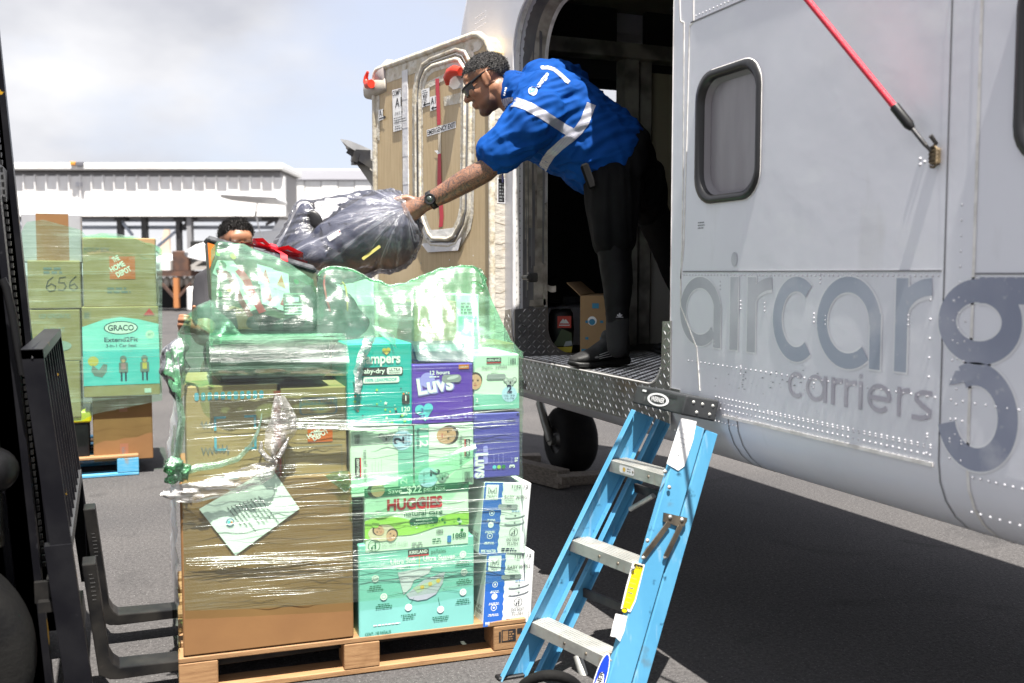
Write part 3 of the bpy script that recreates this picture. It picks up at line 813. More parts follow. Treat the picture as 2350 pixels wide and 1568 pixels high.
for dw, lay, m_ in ((0.009, 0, HALO), (0, 1, FADEG)):
    w = 0.054 + dw; e = dw / 2
    pr.arc((gx0 + gx1) / 2, (gz0 + gz1) / 2, (gx1 - gx0 - .054) / 2, w, m_, lay, 0, 360, 44, (gz1 - gz0 - .054) / 2)
    pr.rect((gx0 + gx1) / 2, gz1 - .056 - e, gx1 + .10, gz1 + .004 + e, m_, lay + .3)
    l0, l1 = Z2(1560, 1137)[1], Z2(1560, 600)[1]
    xa, xb = X2(1365, 900), X2(1765, 900)
    pr.arc((xa + xb) / 2 - .004, (l0 + l1) / 2, (xb - xa - .054) / 2, w, m_, lay, -165, 118, 44, (l1 - l0 - .054) / 2)
    pr.poly([(X2(1420, 690), Z2(1420, 712)[1]), (X2(1452, 640), Z2(1440, 640)[1]), (X2(1560, 640), Z2(1540, 640)[1]), (X2(1540, 690), Z2(1540, 690)[1])], m_, lay + .6)
flush(pr, 'painted_letter', plane)
pr.disc(Z2(366, 95)[0], Z2(366, 95)[1], .0165, FADE1, 1, ry=.0235)
flush(pr, 'painted_letter_dot', plane)
cb, ct = Z2(960, 846)[1] + .004, Z2(960, 700)[1] + .006
cb, ct = zb1 - .118, zb1 - .042
def cword(m_, lay, w):
    def X3(x): return Z2(x, 780)[0]
    def E(x0, x1, a0, a1): ell_arc(X3(x0), X3(x1), a0, a1, w, m_, lay, cb, ct)
    E(628, 712, 50, 310)
    E(716, 812, 0, 360); stem(X3(803), X3(818), cb, ct, m_, lay)
    for xs, xe in ((840, 895), (905, 962), (1165, 1225)):
        stem(X3(xs), X3(xs + 16), cb, ct, m_, lay)
        pr.arc(X3(xe), ct - .026, X3(xe) - X3(xs + 8), w, m_, lay, 90, 178, 10, .026 - w / 2)
    stem(X3(975), X3(992), cb, ct, m_, lay); pr.disc(X3(983), ct + .014, .006, m_, lay)
    E(1018, 1135, 0, 318); pr.rect(X3(1024), (cb + ct) / 2 - w / 2, X3(1130), (cb + ct) / 2 + w / 2, m_, lay + .4)
    x0, x1 = X3(1238), X3(1336); xm = (x0 + x1) / 2; q = (ct - cb) / 4
    pr.line([(x1, ct - w / 2), (xm, ct - w / 2), (x0 + .012, ct - q * .8), (x0 + .012, ct - q * 1.3), (xm, ct - 2 * q), (x1 - .006, ct - 2.7 * q), (x1 - .006, ct - 3.2 * q), (xm, cb + w / 2), (x0, cb + w / 2)], w, m_, lay)
cword(FADE3, 1, 0.0125)
flush(pr, 'painted_word', plane)
a = pq(1610, 518)
for k in range(3): pr.lines(a[0] - .02, a[1] + .012 - .009 * k, .045, 1, .0035, .004, INKG, 1, 'L', 5 + k)
flush(pr, 'stencil', plane)
for k in range(46):                                  # scuffs under the name
    x_, y_ = rnd.uniform(1640, 1880), rnd.gauss(880, 22)
    p_ = pq(x_, y_); pr.poly([(p_[0], p_[1]), (p_[0] + rnd.uniform(.004, .016), p_[1] + .0015), (p_[0] + rnd.uniform(.002, .01), p_[1] + rnd.uniform(.001, .005))], INKG, 0)
tag(pr.build('scuff_marks', plane), kind='stuff')

# --- windows
GLASS = mat('dull_grey_window_blind', (0.21, 0.195, 0.21), 0.30, c2=(0.25, 0.235, 0.25), ns=3, stretch=(1, 5, 1), bump=0.06, bs=8)
GASKET = mat('window_gasket_black', (0.012, 0.012, 0.013), 0.35)
for p_ in WINS:
    wf = MB(); n_ = len(p_); cy = sum(a for a, _ in p_) / n_; cz = sum(b for _, b in p_) / n_
    def sc(k, x): return [Vector((x, cy + (a - cy) * (1 + k / .18), cz + (b - cz) * (1 + k / .21))) for a, b in p_]
    loops = [sc(.011, SX - .001), sc(.008, SX - .010), sc(-.006, SX - .012), sc(-.017, SX - .004), sc(-.018, SX + .045)]
    wf.grid([[l_[i] for l_ in loops] for i in range(n_)], 0, True, True)
    f_ = wf.build('window', GASKET, plane)
    wp = MB(); wp.add(sc(-.014, SX + .031), [tuple(range(n_))], 0); wp.build('pane', GLASS, f_)
    wp = MB(); q1, q2 = sc(.0125, SX - .0012), sc(.0105, SX - .003); wp.grid([[q1[i], q2[i]] for i in range(n_)], 0, True, True); wp.build('sealant_bead', SEALANT, f_)
    wl_ = MB(); q1, q2 = sc(-.018, SX + .012), sc(-.030, SX + .030); wl_.grid([[q1[i], q2[i]] for i in range(n_)], 0, True, True); wl_.build('reveal', mat('window_reveal_grey', (0.20, 0.19, 0.20), 0.5), f_)

# --- diamond plate sill
DPL = mat('diamond_plate', (0.36, 0.36, 0.355), 0.42, 0.7, c2=(0.25, 0.245, 0.235), ns=9, spots=[((0.30, 0.24, 0.15), 4, 0.62, 0.80)])
DPD = mat('diamond_plate_dark', (0.17, 0.17, 0.175), 0.42, 0.6, c2=(0.25, 0.25, 0.25), ns=8)  # darker plate metal for floor and jamb
LUG = mat('diamond_plate_lugs', (0.66, 0.66, 0.66), 0.28, 0.85, c2=(0.32, 0.32, 0.31), ns=20)
def inside(p, poly):
    x, y = p; c = False
    for i in range(len(poly)):
        (x0, y0), (x1, y1) = poly[i - 1], poly[i]
        if (y0 > y) != (y1 > y) and x < (x1 - x0) * (y - y0) / (y1 - y0) + x0: c = not c
    return c
def lugs(mb, poly, O, u, v, n_, pitch=0.026, L=0.0125, W=0.0028, H=0.0024):
    O, u, v, n_ = Vector(O), Vector(u), Vector(v), Vector(n_)
    xs = [a for a, _ in poly]; ys = [b for _, b in poly]
    i = 0; y = min(ys)
    while y < max(ys):
        x = min(xs); j = 0
        while x < max(xs):
            a = R(45) if (i + j) % 2 else R(-45)
            c, s_ = math.cos(a), math.sin(a)
            E = [(x + L * c, y + L * s_), (x - W * s_, y + W * c), (x - L * c, y - L * s_), (x + W * s_, y - W * c)]
            if all(inside(e_, poly) for e_ in E):
                V = [O + u * e_[0] + v * e_[1] for e_ in E]
                T = [O + u * (x + (e_[0] - x) * .45) + v * (y + (e_[1] - y) * .45) + n_ * H for e_ in E]
                mb.add(V + T, [(4, 5, 6, 7)] + [(k, (k + 1) % 4, 4 + (k + 1) % 4, 4 + k) for k in range(4)], 0)
            x += pitch; j += 1
        y += pitch; i += 1
sill = MB()
def cv(cy, cz, r_, a0, a1, k=7): return [(cy + r_ * math.cos(R(a0 + (a1 - a0) * i / k)), cz + r_ * math.sin(R(a0 + (a1 - a0) * i / k))) for i in range(k + 1)]
zf = 0.993
outer = [(4.66, .825), (4.66, 1.215), (4.585, 1.225), (4.565, 1.10)] + cv(4.455, 1.085, .095, 0, -90)[1:] + [(3.32, zf)] + cv(3.22, 1.093, .10, -90, -160) + [(3.118, 1.228), (3.062, 1.232), (3.062, .842)]
# bent face: flat down to z .925 then follows the round corner of the belly
sill.prism(yz(outer, SX - 0.006), (0.005, 0, 0)); po = sill.build('sill_plate', DPL, plane)
lg = MB(); lugs(lg, [(-a, b) for a, b in outer][::-1], (SX - .006, 0, 0), (0, -1, 0), (0, 0, 1), (-1, 0, 0)); tag(lg.build('tread_lugs', LUG, po), kind='stuff')
edge = MB(); edge.tube([(SX - .006, a, b) for a, b in outer[4:-3]], 0.004, 6); edge.build('worn_edge', mat('worn_edge_bright', (0.7, 0.68, 0.66), 0.35, 0.5), po)
zz = [p_ for p_ in [pq(1218, 875)]][0]
pn = Print((SX - .006, 0, 0), (0, -1, 0), (0, 0, 1), (-1, 0, 0), gap=0.0028)
pn.text('601', pq(1196, 870)[0], pq(1196, 890)[1], .042, INK, 0, .02); pn.build('lettering', po)
fl = MB(); fl.mm((SX - .004, 3.0, zf - .01), (2.62, 4.62, zf)); pf = fl.build('cabin_floor_plate', DPD, plane)
lg = MB(); lugs(lg, [(1.86, 3.1), (2.6, 3.1), (2.6, 4.5), (1.86, 4.5)], (0, 0, zf), (1, 0, 0), (0, 1, 0), (0, 0, 1)); tag(lg.build('tread_lugs', LUG, pf), kind='stuff')
jp = [(1.845, .985), (1.845, 1.225), (2.022, 1.235), (2.026, 1.12)] + [(2.176 + .15 * math.cos(R(a_)), 1.13 + .135 * math.sin(R(a_))) for a_ in range(185, 268, 12)] + [(2.186, .985)]
jm = MB(); jm.prism([Vector((a, 4.530, b)) for a, b in jp], (0, .006, 0)); pj = jm.build('jamb_plate', DPD, plane)
lg = MB(); lugs(lg, jp, (0, 4.530, 0), (1, 0, 0), (0, 0, 1), (0, -1, 0)); tag(lg.build('tread_lugs', LUG, pj), kind='stuff')

# --- door frame
def ribbon(x0, x1, ins0, ins1, name, m_, zlo=.99):
    path = [(DY1, zlo)] + [(DY1 - .25 + .25 * math.cos(R(a)), DZ1 - .25 + .25 * math.sin(R(a))) for a in range(0, 91, 6)] + \
           [(DY0 + .25 + .25 * math.cos(R(a)), DZ1 - .25 + .25 * math.sin(R(a))) for a in range(90, 181, 6)] + [(DY0, zlo)]
    cy, cz = (DY0 + DY1) / 2, 1.8
    def off(p, k):
        dy, dz = p[0] - cy, p[1] - cz
        return (p[0] - k * (1 if dy > 0 else -1) * min(1, abs(dy) / .55), p[1] - k * (max(0, dz) / .9))
    mb = MB(); mb.grid([[Vector((x0, *off(p, ins0))) for p in path], [Vector((x1, *off(p, ins1))) for p in path]]); return mb.build(name, m_, plane)
FR_W = mat('door_frame_white', (0.62, 0.61, 0.60), 0.5, c2=(0.42, 0.41, 0.40), ns=10, stretch=(3, 3, 1), spots=[((0.2, 0.18, 0.15), 16, 0.62, 0.78)])
FR_D = mat('door_frame_dark_grey', (0.11, 0.11, 0.12), 0.6, c2=(0.19, 0.185, 0.18), ns=7, stretch=(1, 1, .6), spots=[((0.30, 0.27, 0.22), 5, 0.6, 0.75, (3, 3, .5))])
FR_T = mat('old_tape_residue', (0.42, 0.39, 0.34), 0.7, c2=(0.22, 0.20, 0.17), ns=12, spots=[((0.10, 0.09, 0.08), 18, 0.6, 0.75)])
ribbon(SX - .003, SX + .030, -.004, .006, 'door_frame_flange', FR_W)
ribbon(SX + .030, SX + .036, .006, -.002, 'door_frame_step', SEAMDK)
ribbon(SX + .036, SX + .105, -.002, .008, 'door_frame_inner', FR_D)
ribbon(SX + .105, SX + .158, .008, .018, 'door_frame_lip', FR_T)
ribbon(SX + .158, SX + .172, .018, .026, 'door_frame_lip', FR_W)
ts = Print((0, 4.525, 0), (1, 0, 0), (0, 0, 1), (0, -1, 0), gap=.014)
for x0_, z0_, x1_, z1_ in ((1.955, 1.62, 1.985, 2.22), (1.99, 1.24, 2.012, 1.75), (1.915, 1.24, 2.005, 1.275), (1.95, 2.24, 1.985, 2.42)):
    ts.poly([(x0_, z0_), (x1_, z0_ + .004), (x1_ - .003, z1_), (x0_ + .002, z1_ - .006)], FR_T)
for k in range(34): ts.disc(SX + .014, 1.26 + k * .036, .003, INK, 1, n=8)
for k in range(15):
    x0_ = rnd.uniform(1.89, 1.99); z0_ = rnd.uniform(1.25, 2.3); w_ = rnd.uniform(.006, .022); h__ = rnd.uniform(.12, .5)
    ts.poly([(x0_, z0_), (x0_ + w_, z0_ + rnd.uniform(-.01, .01)), (x0_ + w_ * rnd.uniform(.7, 1.1), z0_ + h__), (x0_ + rnd.uniform(-.004, .004), z0_ + h__ * rnd.uniform(.8, 1.1))], (FR_T, FR_D, SEAMDK)[k % 3], 1 + .1 * k)
ts.build('tape_strip', plane)
tf_ = MB(); a = at(1257, 655, 4.95)
tf_.grid([[at(1250 + 26 * u, 648 + 14 * v + 5 * math.sin(u * 3) + 7 * u, 4.93 + .02 * math.sin(u * 4)) for v in (0, .5, 1)] for u in (0, .25, .5, .75, 1)]); tf_.build('loose_tape', FR_T, plane)
lt = MB(); b0 = on(1221, 637, 'X', SX); lt.box(b0, (.05, .03, .045), 0, None, .006); lt.cyl(b0 + Vector((-.03, .03, .0)), b0 + Vector((-.03, -.035, 0)), .012); lt.build('door_latch', STEEL_DK, plane)

# --- cabin inside
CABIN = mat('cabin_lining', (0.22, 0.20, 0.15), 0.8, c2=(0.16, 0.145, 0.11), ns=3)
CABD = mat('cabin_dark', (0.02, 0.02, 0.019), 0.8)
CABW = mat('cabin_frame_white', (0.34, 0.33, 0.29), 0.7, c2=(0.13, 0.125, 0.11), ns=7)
def part(name, m_, *boxes, parent=plane):
    mb = MB()
    for lo, hi in boxes: mb.mm(lo, hi)
    return mb.build(name, m_, parent)
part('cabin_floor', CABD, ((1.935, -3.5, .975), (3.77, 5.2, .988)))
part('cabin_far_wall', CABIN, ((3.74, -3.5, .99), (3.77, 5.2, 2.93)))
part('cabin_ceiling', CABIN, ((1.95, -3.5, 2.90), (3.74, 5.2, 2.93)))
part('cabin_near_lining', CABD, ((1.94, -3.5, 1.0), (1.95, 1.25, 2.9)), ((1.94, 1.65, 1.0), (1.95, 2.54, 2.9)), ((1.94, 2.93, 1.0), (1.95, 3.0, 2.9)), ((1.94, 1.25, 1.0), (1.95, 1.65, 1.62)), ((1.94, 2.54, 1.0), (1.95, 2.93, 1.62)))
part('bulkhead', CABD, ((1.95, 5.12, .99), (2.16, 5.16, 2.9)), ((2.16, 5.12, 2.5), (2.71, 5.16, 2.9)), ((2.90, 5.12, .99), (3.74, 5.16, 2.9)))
part('bulkhead_post', CABW, ((2.71, 5.02, .99), (2.80, 5.12, 2.6)), ((2.83, 5.05, .99), (2.90, 5.12, 2.6)))
part('bulkhead_beam', CABW, ((1.95, 4.98, 2.60), (3.8, 5.1, 2.68)))
part('wall_panel', mat('cabin_panel_olive', (0.34, 0.31, 0.22), 0.8), ((2.93, 5.09, 1.75), (3.7, 5.115, 2.55)))
part('wall_panel', mat('cabin_panel_low', (0.50, 0.49, 0.45), 0.8), ((2.93, 5.09, .99), (3.7, 5.115, 1.70)))
part('yellow_rail', mat('dull_yellow_rail', (0.25, 0.20, 0.04), 0.6), ((2.93, 5.06, 1.705), (3.7, 5.09, 1.725)))
part('ceiling_strip', CABW, ((2.98, 2.6, 2.88), (3.10, 5.0, 2.897)))
part('red_tab', mat('dull_red_tab', (0.20, 0.03, 0.02), 0.6), ((3.16, 5.085, 2.36), (3.185, 5.089, 2.46)))
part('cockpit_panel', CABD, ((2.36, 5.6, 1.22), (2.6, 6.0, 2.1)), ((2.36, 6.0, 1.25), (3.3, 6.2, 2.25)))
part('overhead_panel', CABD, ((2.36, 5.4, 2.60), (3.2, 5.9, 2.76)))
bx = MB(); bx.tube([at(1364, 212, 5.8), at(1380, 214, 5.8), at(1383, 228, 5.8), at(1366, 232, 5.8)], .018, 8); bx.build('cockpit_handle', BLACK, plane)
gfx = Print((0, 5.118, 0), (1, 0, 0), (0, 0, 1), (0, -1, 0))

# --- open cargo door, hinged forward and folded back towards the nose
p0 = Vector((1.775, 4.66, 0)); e_ = Vector((-0.2344, 0.9717, 0)).normalized(); nd = Vector((-e_.y, e_.x, 0)); TH = 0.15
DOORW = mat('door_honeycomb_panel', (0.50, 0.385, 0.225), 0.55, c2=(0.43, 0.32, 0.18), ns=6, stretch=(12, 12, .7), thr=(.4, .65), spots=[((0.55, 0.44, 0.28), 1.6, 0.5, 0.75)], bump=0.04, bs=20)
DTAPE = mat('door_edge_tape', (0.50, 0.445, 0.34), 0.55, c2=(0.62, 0.59, 0.52), ns=22, thr=(.42, .6), bump=0.5, bs=55, bd=.006, spots=[((0.30, 0.25, 0.18), 26, 0.58, 0.72)])
DTAPE2 = mat('door_grey_tape', (0.60, 0.60, 0.63), 0.45, c2=(0.70, 0.69, 0.69), ns=16, bump=0.35, bs=30, bd=.006)
dp = Print(p0, -e_, (0, 0, 1), nd)
def dq(x, y):
    p_ = onp(x, y, p0, nd); return ((p_ - p0).dot(-e_), p_.z)
def z6(x, y): return dq(780.3 + x / 2.373, y / 2.373)
def D3(q, d=0.0): return p0 - e_ * q[0] + Vector((0, 0, q[1])) + nd * d
xl = z6(190, 560)[0]; zl_top, zr_top = z6(190, 470)[1], z6(740, 180)[1]
ztop = 2.60
outl = [(0.0, .96), (0.0, ztop - .16)] + [(-.16 + .16 * math.cos(R(a)), ztop - .16 + .16 * math.sin(R(a))) for a in (20, 45, 70, 90)] + \
       [(xl + .05, ztop - .005)] + [(xl + .05 + .05 * math.cos(R(a)), ztop - .055 + .05 * math.sin(R(a))) for a in (110, 140, 180)] + [(xl, .96)]
db = MB(); db.prism([D3(q) for q in outl], -nd * TH); dr = db.build('cargo_door', [DOORW], plane)
eb = MB()                                             # taped edging round the panel
path = outl[1:-1]
eb.tube([D3(q, .0) for q in [outl[0]] + path + [outl[-1]]], .018, 8); eb.build('door_edging', DTAPE, dr)
bd_ = Print(p0, -e_, (0, 0, 1), nd, gap=.002)
bd_.poly([(xl + .0, ztop - .02), (xl + .05, ztop - .003), (-.16, ztop - .003), (-.05, ztop - .05), (-.11, ztop - .085), (xl + .06, ztop - .10), (xl + .06, ztop - .42), (xl, ztop - .40)], DTAPE)
bd_.rect(-.028, 1.0, 0, ztop - .17, DTAPE)
bd_.rect(xl, 1.0, xl + .03, ztop - .4, DTAPE); bd_.build('edge_tape', dr)
gt = MB(); q0, q1 = z6(356, 385), z6(362, 1080)
for j in range(9):
    z_a = q0[1] + (q1[1] - q0[1]) * j / 9; z_b = q0[1] + (q1[1] - q0[1]) * (j + 1) / 9
    xa = q0[0] + (q1[0] - q0[0]) * (j + .5) / 9
    gt.box((D3((xa, (z_a + z_b) / 2), .003)), (.062, .004 + .002 * (j % 2), abs(z_a - z_b) + .004), 0, Matrix((-e_, nd, Vector((0, 0, 1)))).transposed())
gt.build('grey_tape_strip', DTAPE2, dr)
hatch = MB()
ho = [z6(*q) for q in ((418, 520), (432, 420), (455, 355), (500, 322), (640, 268), (688, 285), (715, 345), (712, 700), (705, 1150), (690, 1230), (640, 1325), (600, 1342), (505, 1335), (470, 1300), (432, 1190), (420, 1100))]
hi_ = [z6(*q) for q in ((445, 520), (458, 440), (480, 390), (515, 362), (640, 325), (660, 330), (692, 380), (690, 700), (684, 1140), (668, 1215), (628, 1288), (596, 1304), (515, 1300), (490, 1270), (456, 1180), (448, 1100))]
hatch.prism([D3(q, .0) for q in hi_], nd * .012); hp = hatch.build('emergency_hatch', DOORW, dr)
def loop(pts, r_, d, m_, name, par):
    mb = MB(); mb.tube([D3(q, d) for q in pts], r_, 8, closed=True); return mb.build(name, m_, par)
loop(ho, .014, .002, DTAPE, 'hatch_surround', dr); loop(hi_, .013, .010, DTAPE, 'hatch_surround', dr)
ring_ = Print(p0, -e_, (0, 0, 1), nd, gap=.003)
cxh, czh = sum(q[0] for q in ho) / len(ho), sum(q[1] for q in ho) / len(ho)
oo = [(cxh + (q[0] - cxh) * 1.12 + (.012 if q[0] > cxh else -.012), czh + (q[1] - czh) * 1.05) for q in ho]
for k in range(len(ho)): ring_.poly([oo[k], oo[(k + 1) % len(ho)], ho[(k + 1) % len(ho)], ho[k]], DTAPE)
ii = [(cxh + (q[0] - cxh) * .84, czh + (q[1] - czh) * .93) for q in hi_]
for k in range(len(ho)): ring_.poly([hi_[k], hi_[(k + 1) % len(ho)], ii[(k + 1) % len(ho)], ii[k]], DTAPE, 21)
ring_.build('hatch_tape', dr)
mid = [((a[0] + b[0]) / 2, (a[1] + b[1]) / 2) for a, b in zip(ho, hi_)]
loop(mid, .0035, .012, SEAMDK, 'hatch_seam', dr)
fr = Print(p0, -e_, (0, 0, 1), nd, gap=.014)
fr.poly([z6(*q) for q in ((598, 350), (690, 345), (692, 475), (630, 490), (606, 470))], mat('recess_grey', (0.50, 0.49, 0.47), 0.5), 1)
flush(fr, 'hatch_tape', dr)
fr.poly([z6(*q) for q in ((575, 530), (690, 500), (690, 560), (580, 580))], DTAPE)
flush(fr, 'hatch_tape', dr)
fr.poly([z6(*q) for q in ((472, 455), (600, 395), (600, 430), (476, 490))], DTAPE)
flush(fr, 'hatch_tape', dr)
fr.poly([z6(*q) for q in ((480, 1255), (560, 1250), (636, 1240), (645, 1290), (600, 1308), (500, 1315))], mat('hatch_white_tape', (0.76, 0.75, 0.72), 0.55, bump=.4, bs=20), 2)
flush(fr, 'hatch_tape', dr)
fr.poly([z6(*q) for q in ((436, 1190), (470, 1180), (500, 1290), (480, 1300))], MATS['hatch_white_tape'], 2)
flush(fr, 'hatch_tape', dr)
fr.poly([z6(*q) for q in ((470, 1325), (640, 1322), (675, 1290), (655, 1365), (490, 1375), (455, 1330))], DTAPE2, 0)
flush(fr, 'hatch_tape', dr)
DRED = mat('red_webbing_tape', (0.50, 0.035, 0.055), 0.5)
fr.poly([z6(*q) for q in ((532, 432), (553, 430), (562, 680), (543, 684))], DRED, 3)
fr.poly([z6(*q) for q in ((546, 838), (563, 838), (566, 1000), (578, 1180), (572, 1235), (551, 1240), (556, 1180), (543, 1000))], DRED, 3)
fr.poly([z6(*q) for q in ((546, 684), (562, 682), (563, 838), (548, 838))], mat('pale_tape_ghost', (0.62, 0.54, 0.42), 0.5), 1)
fr.poly([z6(*q) for q in ((528, 822), (545, 820), (560, 836), (545, 842))], PWHITE, 4)
def tilted(P_, c0, c1, c2, c3, m_, lay): P_.poly([z6(*q) for q in (c0, c1, c2, c3)], m_, lay)
flush(fr, 'red_tape', dr)
tilted(fr, (485, 710), (643, 662), (645, 698), (487, 746), PWHITE, 2)
a, c = z6(490, 738), z6(641, 692); fr.text('EMERGENCY EXIT', a[0], a[1], abs(z6(490, 713)[1] - a[1]), INK, 4, .02, w=(c[0] - a[0]), rot=math.degrees(math.atan2(c[1] - a[1], c[0] - a[0])))
flush(fr, 'placard', dr)
tilted(fr, (456, 492), (500, 480), (502, 575), (460, 588), PWHITE, 2)
a = z6(464, 528); fr.text('400', a[0], a[1] - .012, .022, INK, 4, .01); a = z6(464, 552); fr.text('125', a[0], a[1] - .012, .022, INK, 4, .01)
fr.lines(z6(462, 497)[0], z6(462, 497)[1], .07, 2, .006, .006, INKG, 4); a = z6(463, 577); fr.rect(a[0] + .02, a[1] - .002, a[0] + .08, a[1] + .006, INK, 4); fr.poly([(a[0], a[1] + .002), (a[0] + .03, a[1] - .010), (a[0] + .03, a[1] + .014)], INK, 4)
flush(fr, 'placard', dr)
tilted(fr, (503, 530), (537, 522), (538, 598), (505, 608), PWHITE, 3)
a = z6(508, 572); fr.text('A1', a[0], a[1], .036, INK, 5, .01); a = z6(509, 596); fr.rect(a[0] + .02, a[1] - .002, a[0] + .06, a[1] + .006, INK, 5); fr.poly([(a[0], a[1] + .002), (a[0] + .026, a[1] - .010), (a[0] + .026, a[1] + .014)], INK, 5)
flush(fr, 'placard', dr)
fd = Print(p0, -e_, (0, 0, 1), nd, gap=.006)
tilted(fd, (289, 492), (339, 480), (342, 708), (296, 720), PWHITE, 1)
a = z6(292, 527); c = z6(339, 515); fd.text('COMPT', a[0], a[1], .030, INK, 3, .012, w=c[0] - a[0])
a = z6(306, 588); fd.text('A1', a[0], a[1], .052, INK, 3, .008)
a = z6(300, 634); fd.text('-943.9', a[0], a[1], .020, INKG, 3, 0, w=.10); fd.lines(z6(299, 650)[0], z6(299, 645)[1], .15, 3, .006, .007, INKG, 3)
a = z6(308, 678); fd.text('863', a[0], a[1], .020, INKG, 3, 0); fd.lines(z6(304, 690)[0], z6(304, 690)[1], .10, 2, .007, .006, INKG, 3)
flush(fd, 'placard', dr)
tilted(fd, (213, 601), (240, 594), (242, 652), (216, 661), PWHITE, 1)
a = z6(219, 638); fd.text('A1', a[0], a[1], .036, INK, 3, .008); a = z6(219, 652); fd.rect(a[0], a[1], a[0] + .06, a[1] + .008, INK, 3); fd.poly([(a[0] + .085, a[1] + .004), (a[0] + .055, a[1] - .010), (a[0] + .055, a[1] + .018)], INK, 3)
flush(fd, 'placard', dr)
for k in range(14):
    q = (rnd.uniform(xl + .1, -.15), rnd.uniform(1.2, 2.3)); fd.disc(q[0], q[1], .004, PWHITE if k % 2 else INKG, 0, n=8)
tag(fd.build('panel_screws', dr), kind='stuff')
HRED = mat('handle_red', (0.62, 0.035, 0.015), 0.35)
hd = MB(); hd.tube([D3(z6(*q), d) for q, d in (((612, 465), .03), ((622, 430), .045), ((645, 404), .05), ((668, 392), .05), ((692, 395), .04))], .02, 10, rs=[.010, .02, .026, .028, .022]); hd.build('handle', HRED, dr)
fa = MB(); c0, c1 = D3(z6(132, 450), .0), D3(z6(250, 470), .0)
fa.loft([(D3((z6(128, 1)[0] + (z6(250, 1)[0] - z6(128, 1)[0]) * t, z6(190, 482)[1]), .02 - .05), nd * h_, Vector((0, 0, v_))) for t, h_, v_ in ((0, .03, .035), (.12, .055, .05), (.6, .06, .05), (1, .05, .04))], 16, power=3.5)
fa.build('lock_fairing', mat('fairing_cream', (0.46, 0.42, 0.36), 0.5, c2=(.38, .34, .28), ns=8), dr)
fa = MB(); fa.loft([(D3((z6(205 + 45 * t, 420)[0], z6(225, 415)[1]), -.03), nd * .05, Vector((0, 0, v_))) for t, v_ in ((0, .03), (.5, .07), (1, .09))], 14, power=3); fa.build('lock_fairing', mat('fairing_mauve', (0.36, 0.31, 0.30), 0.5), dr)
hd = MB(); hd.tube([D3(z6(*q), .05) for q in ((193, 396), (183, 425), (182, 450), (192, 468), (212, 462))], .02, 10, rs=[.008, .013, .018, .024, .026]); hd.build('handle', HRED, dr)
# thick hinge-side edge of the door
sd = Print(p0, -nd, (0, 0, 1), -e_, gap=.004)
EDGEW = mat('door_side_taped', (0.52, 0.49, 0.44), 0.55, c2=(0.43, 0.395, 0.34), ns=7, stretch=(2, 2, .6), bump=0.45, bs=16, bstretch=(1, 1, 2.2), bd=.012, spots=[((0.42, 0.35, 0.26), 11, 0.62, 0.76)])
sd.rect(.0, .96, .085, ztop - .12, EDGEW, 0); sd.rect(.087, .96, TH, ztop - .06, mat('door_side_cream', (0.62, 0.55, 0.45), 0.5, c2=(.48, .40, .30), ns=6, stretch=(4, 4, .5), spots=[((.25, .18, .12), 20, .64, .74)]), 1)
sd.rect(.118, .96, .122, ztop - .1, SEAMDK, 2)
for k in range(12):
    z_ = 1.1 + k * .115 + rnd.uniform(-.03, .03)
    sd.line([(.012, z_), (.045, z_ - .006), (.083, z_ - .004 + rnd.uniform(-.02, .02))], .004, mat('tape_crease', (0.36, 0.31, 0.25), 0.7), 2)
for k in range(20): sd.disc(.142, 1.05 + k * .066, .003, INK, 3, n=8)
def sq(x, y):
    p_ = onp(x, y, p0, -e_); return ((p_ - p0).dot(-nd), p_.z)
a, c = sq(1142, 464), sq(1156, 412); sd.rect(a[0] - .006, a[1] - .006, c[0] + .006, c[1] + .006, DTAPE2, 3); sd.rect(a[0], a[1], c[0], c[1], INK, 4)
sd.lines(a[0] + .006, c[1] - .02, .03, 6, .008, .008, INKG, 5)
sd.build('edge_placard', dr)
ky = MB(); c = onp(1148, 392, p0, -e_) - e_ * .02
ky.lathe(c, -e_, [(.0, -.004), (.017, -.004), (.017, .004), (.0, .004)], 16); ky.bar(c - Vector((0, 0, .012)), c - Vector((0, 0, .06)), .008, .004); ky.build('door_key', mat('key_blue_black', (0.02, 0.02, 0.06), .4), dr)
hb = MB()
for z_ in (1.25, 1.75, 2.3): hb.cyl(p0 - nd * (TH + .02) + Vector((0, 0, z_)), p0 - nd * (TH + .02) + Vector((0, 0, z_ + .12)), .02)
hb.build('hinge', ALU, dr)

# --- nose bay hatch seen past the free edge of the door
nh = MB(); tip = (781, 320)
top = [at(x_, y_, 6.7 + .1 * k) for k, (x_, y_) in enumerate(((781, 319), (800, 322), (825, 332), (850, 343), (880, 358)))]
bot = [at(x_, y_, 6.7 + .1 * k) for k, (x_, y_) in enumerate(((783, 323), (798, 336), (822, 350), (848, 362), (880, 380)))]
sid = RT * .0 + FW * .5
nh.grid([[p_ for p_ in top], [p_ + FW * .25 + Vector((0, 0, .03)) for p_ in top], [p_ + sid for p_ in top]]); nh.grid([top, bot])
nh.grid([bot, [p_ + sid - Vector((0, 0, .02)) for p_ in bot]])
hh = nh.build('nose_bay_hatch', mat('hatch_skin', (0.50, 0.50, 0.50), 0.4, c2=(.4, .4, .4), ns=5), plane)
ni = MB(); ni.prism([at(x_, y_, 6.95) for x_, y_ in ((792, 338), (822, 352), (850, 365), (885, 385), (885, 440), (852, 425), (815, 372))], FW * .2)
ni.build('hatch_lining', mat('hatch_lining_grey', (0.30, 0.29, 0.265), 0.7, c2=(.38, .365, .33), ns=5), hh)
ni = MB(); ni.bar(at(800, 345, 6.9), at(868, 388, 6.9), .05, .05); ni.bar(at(818, 350, 6.88), at(812, 372, 6.88), .04, .04); ni.box(at(828, 362, 6.93), (.12, .08, .10)); ni.build('hatch_stay', STEEL_DK, hh)

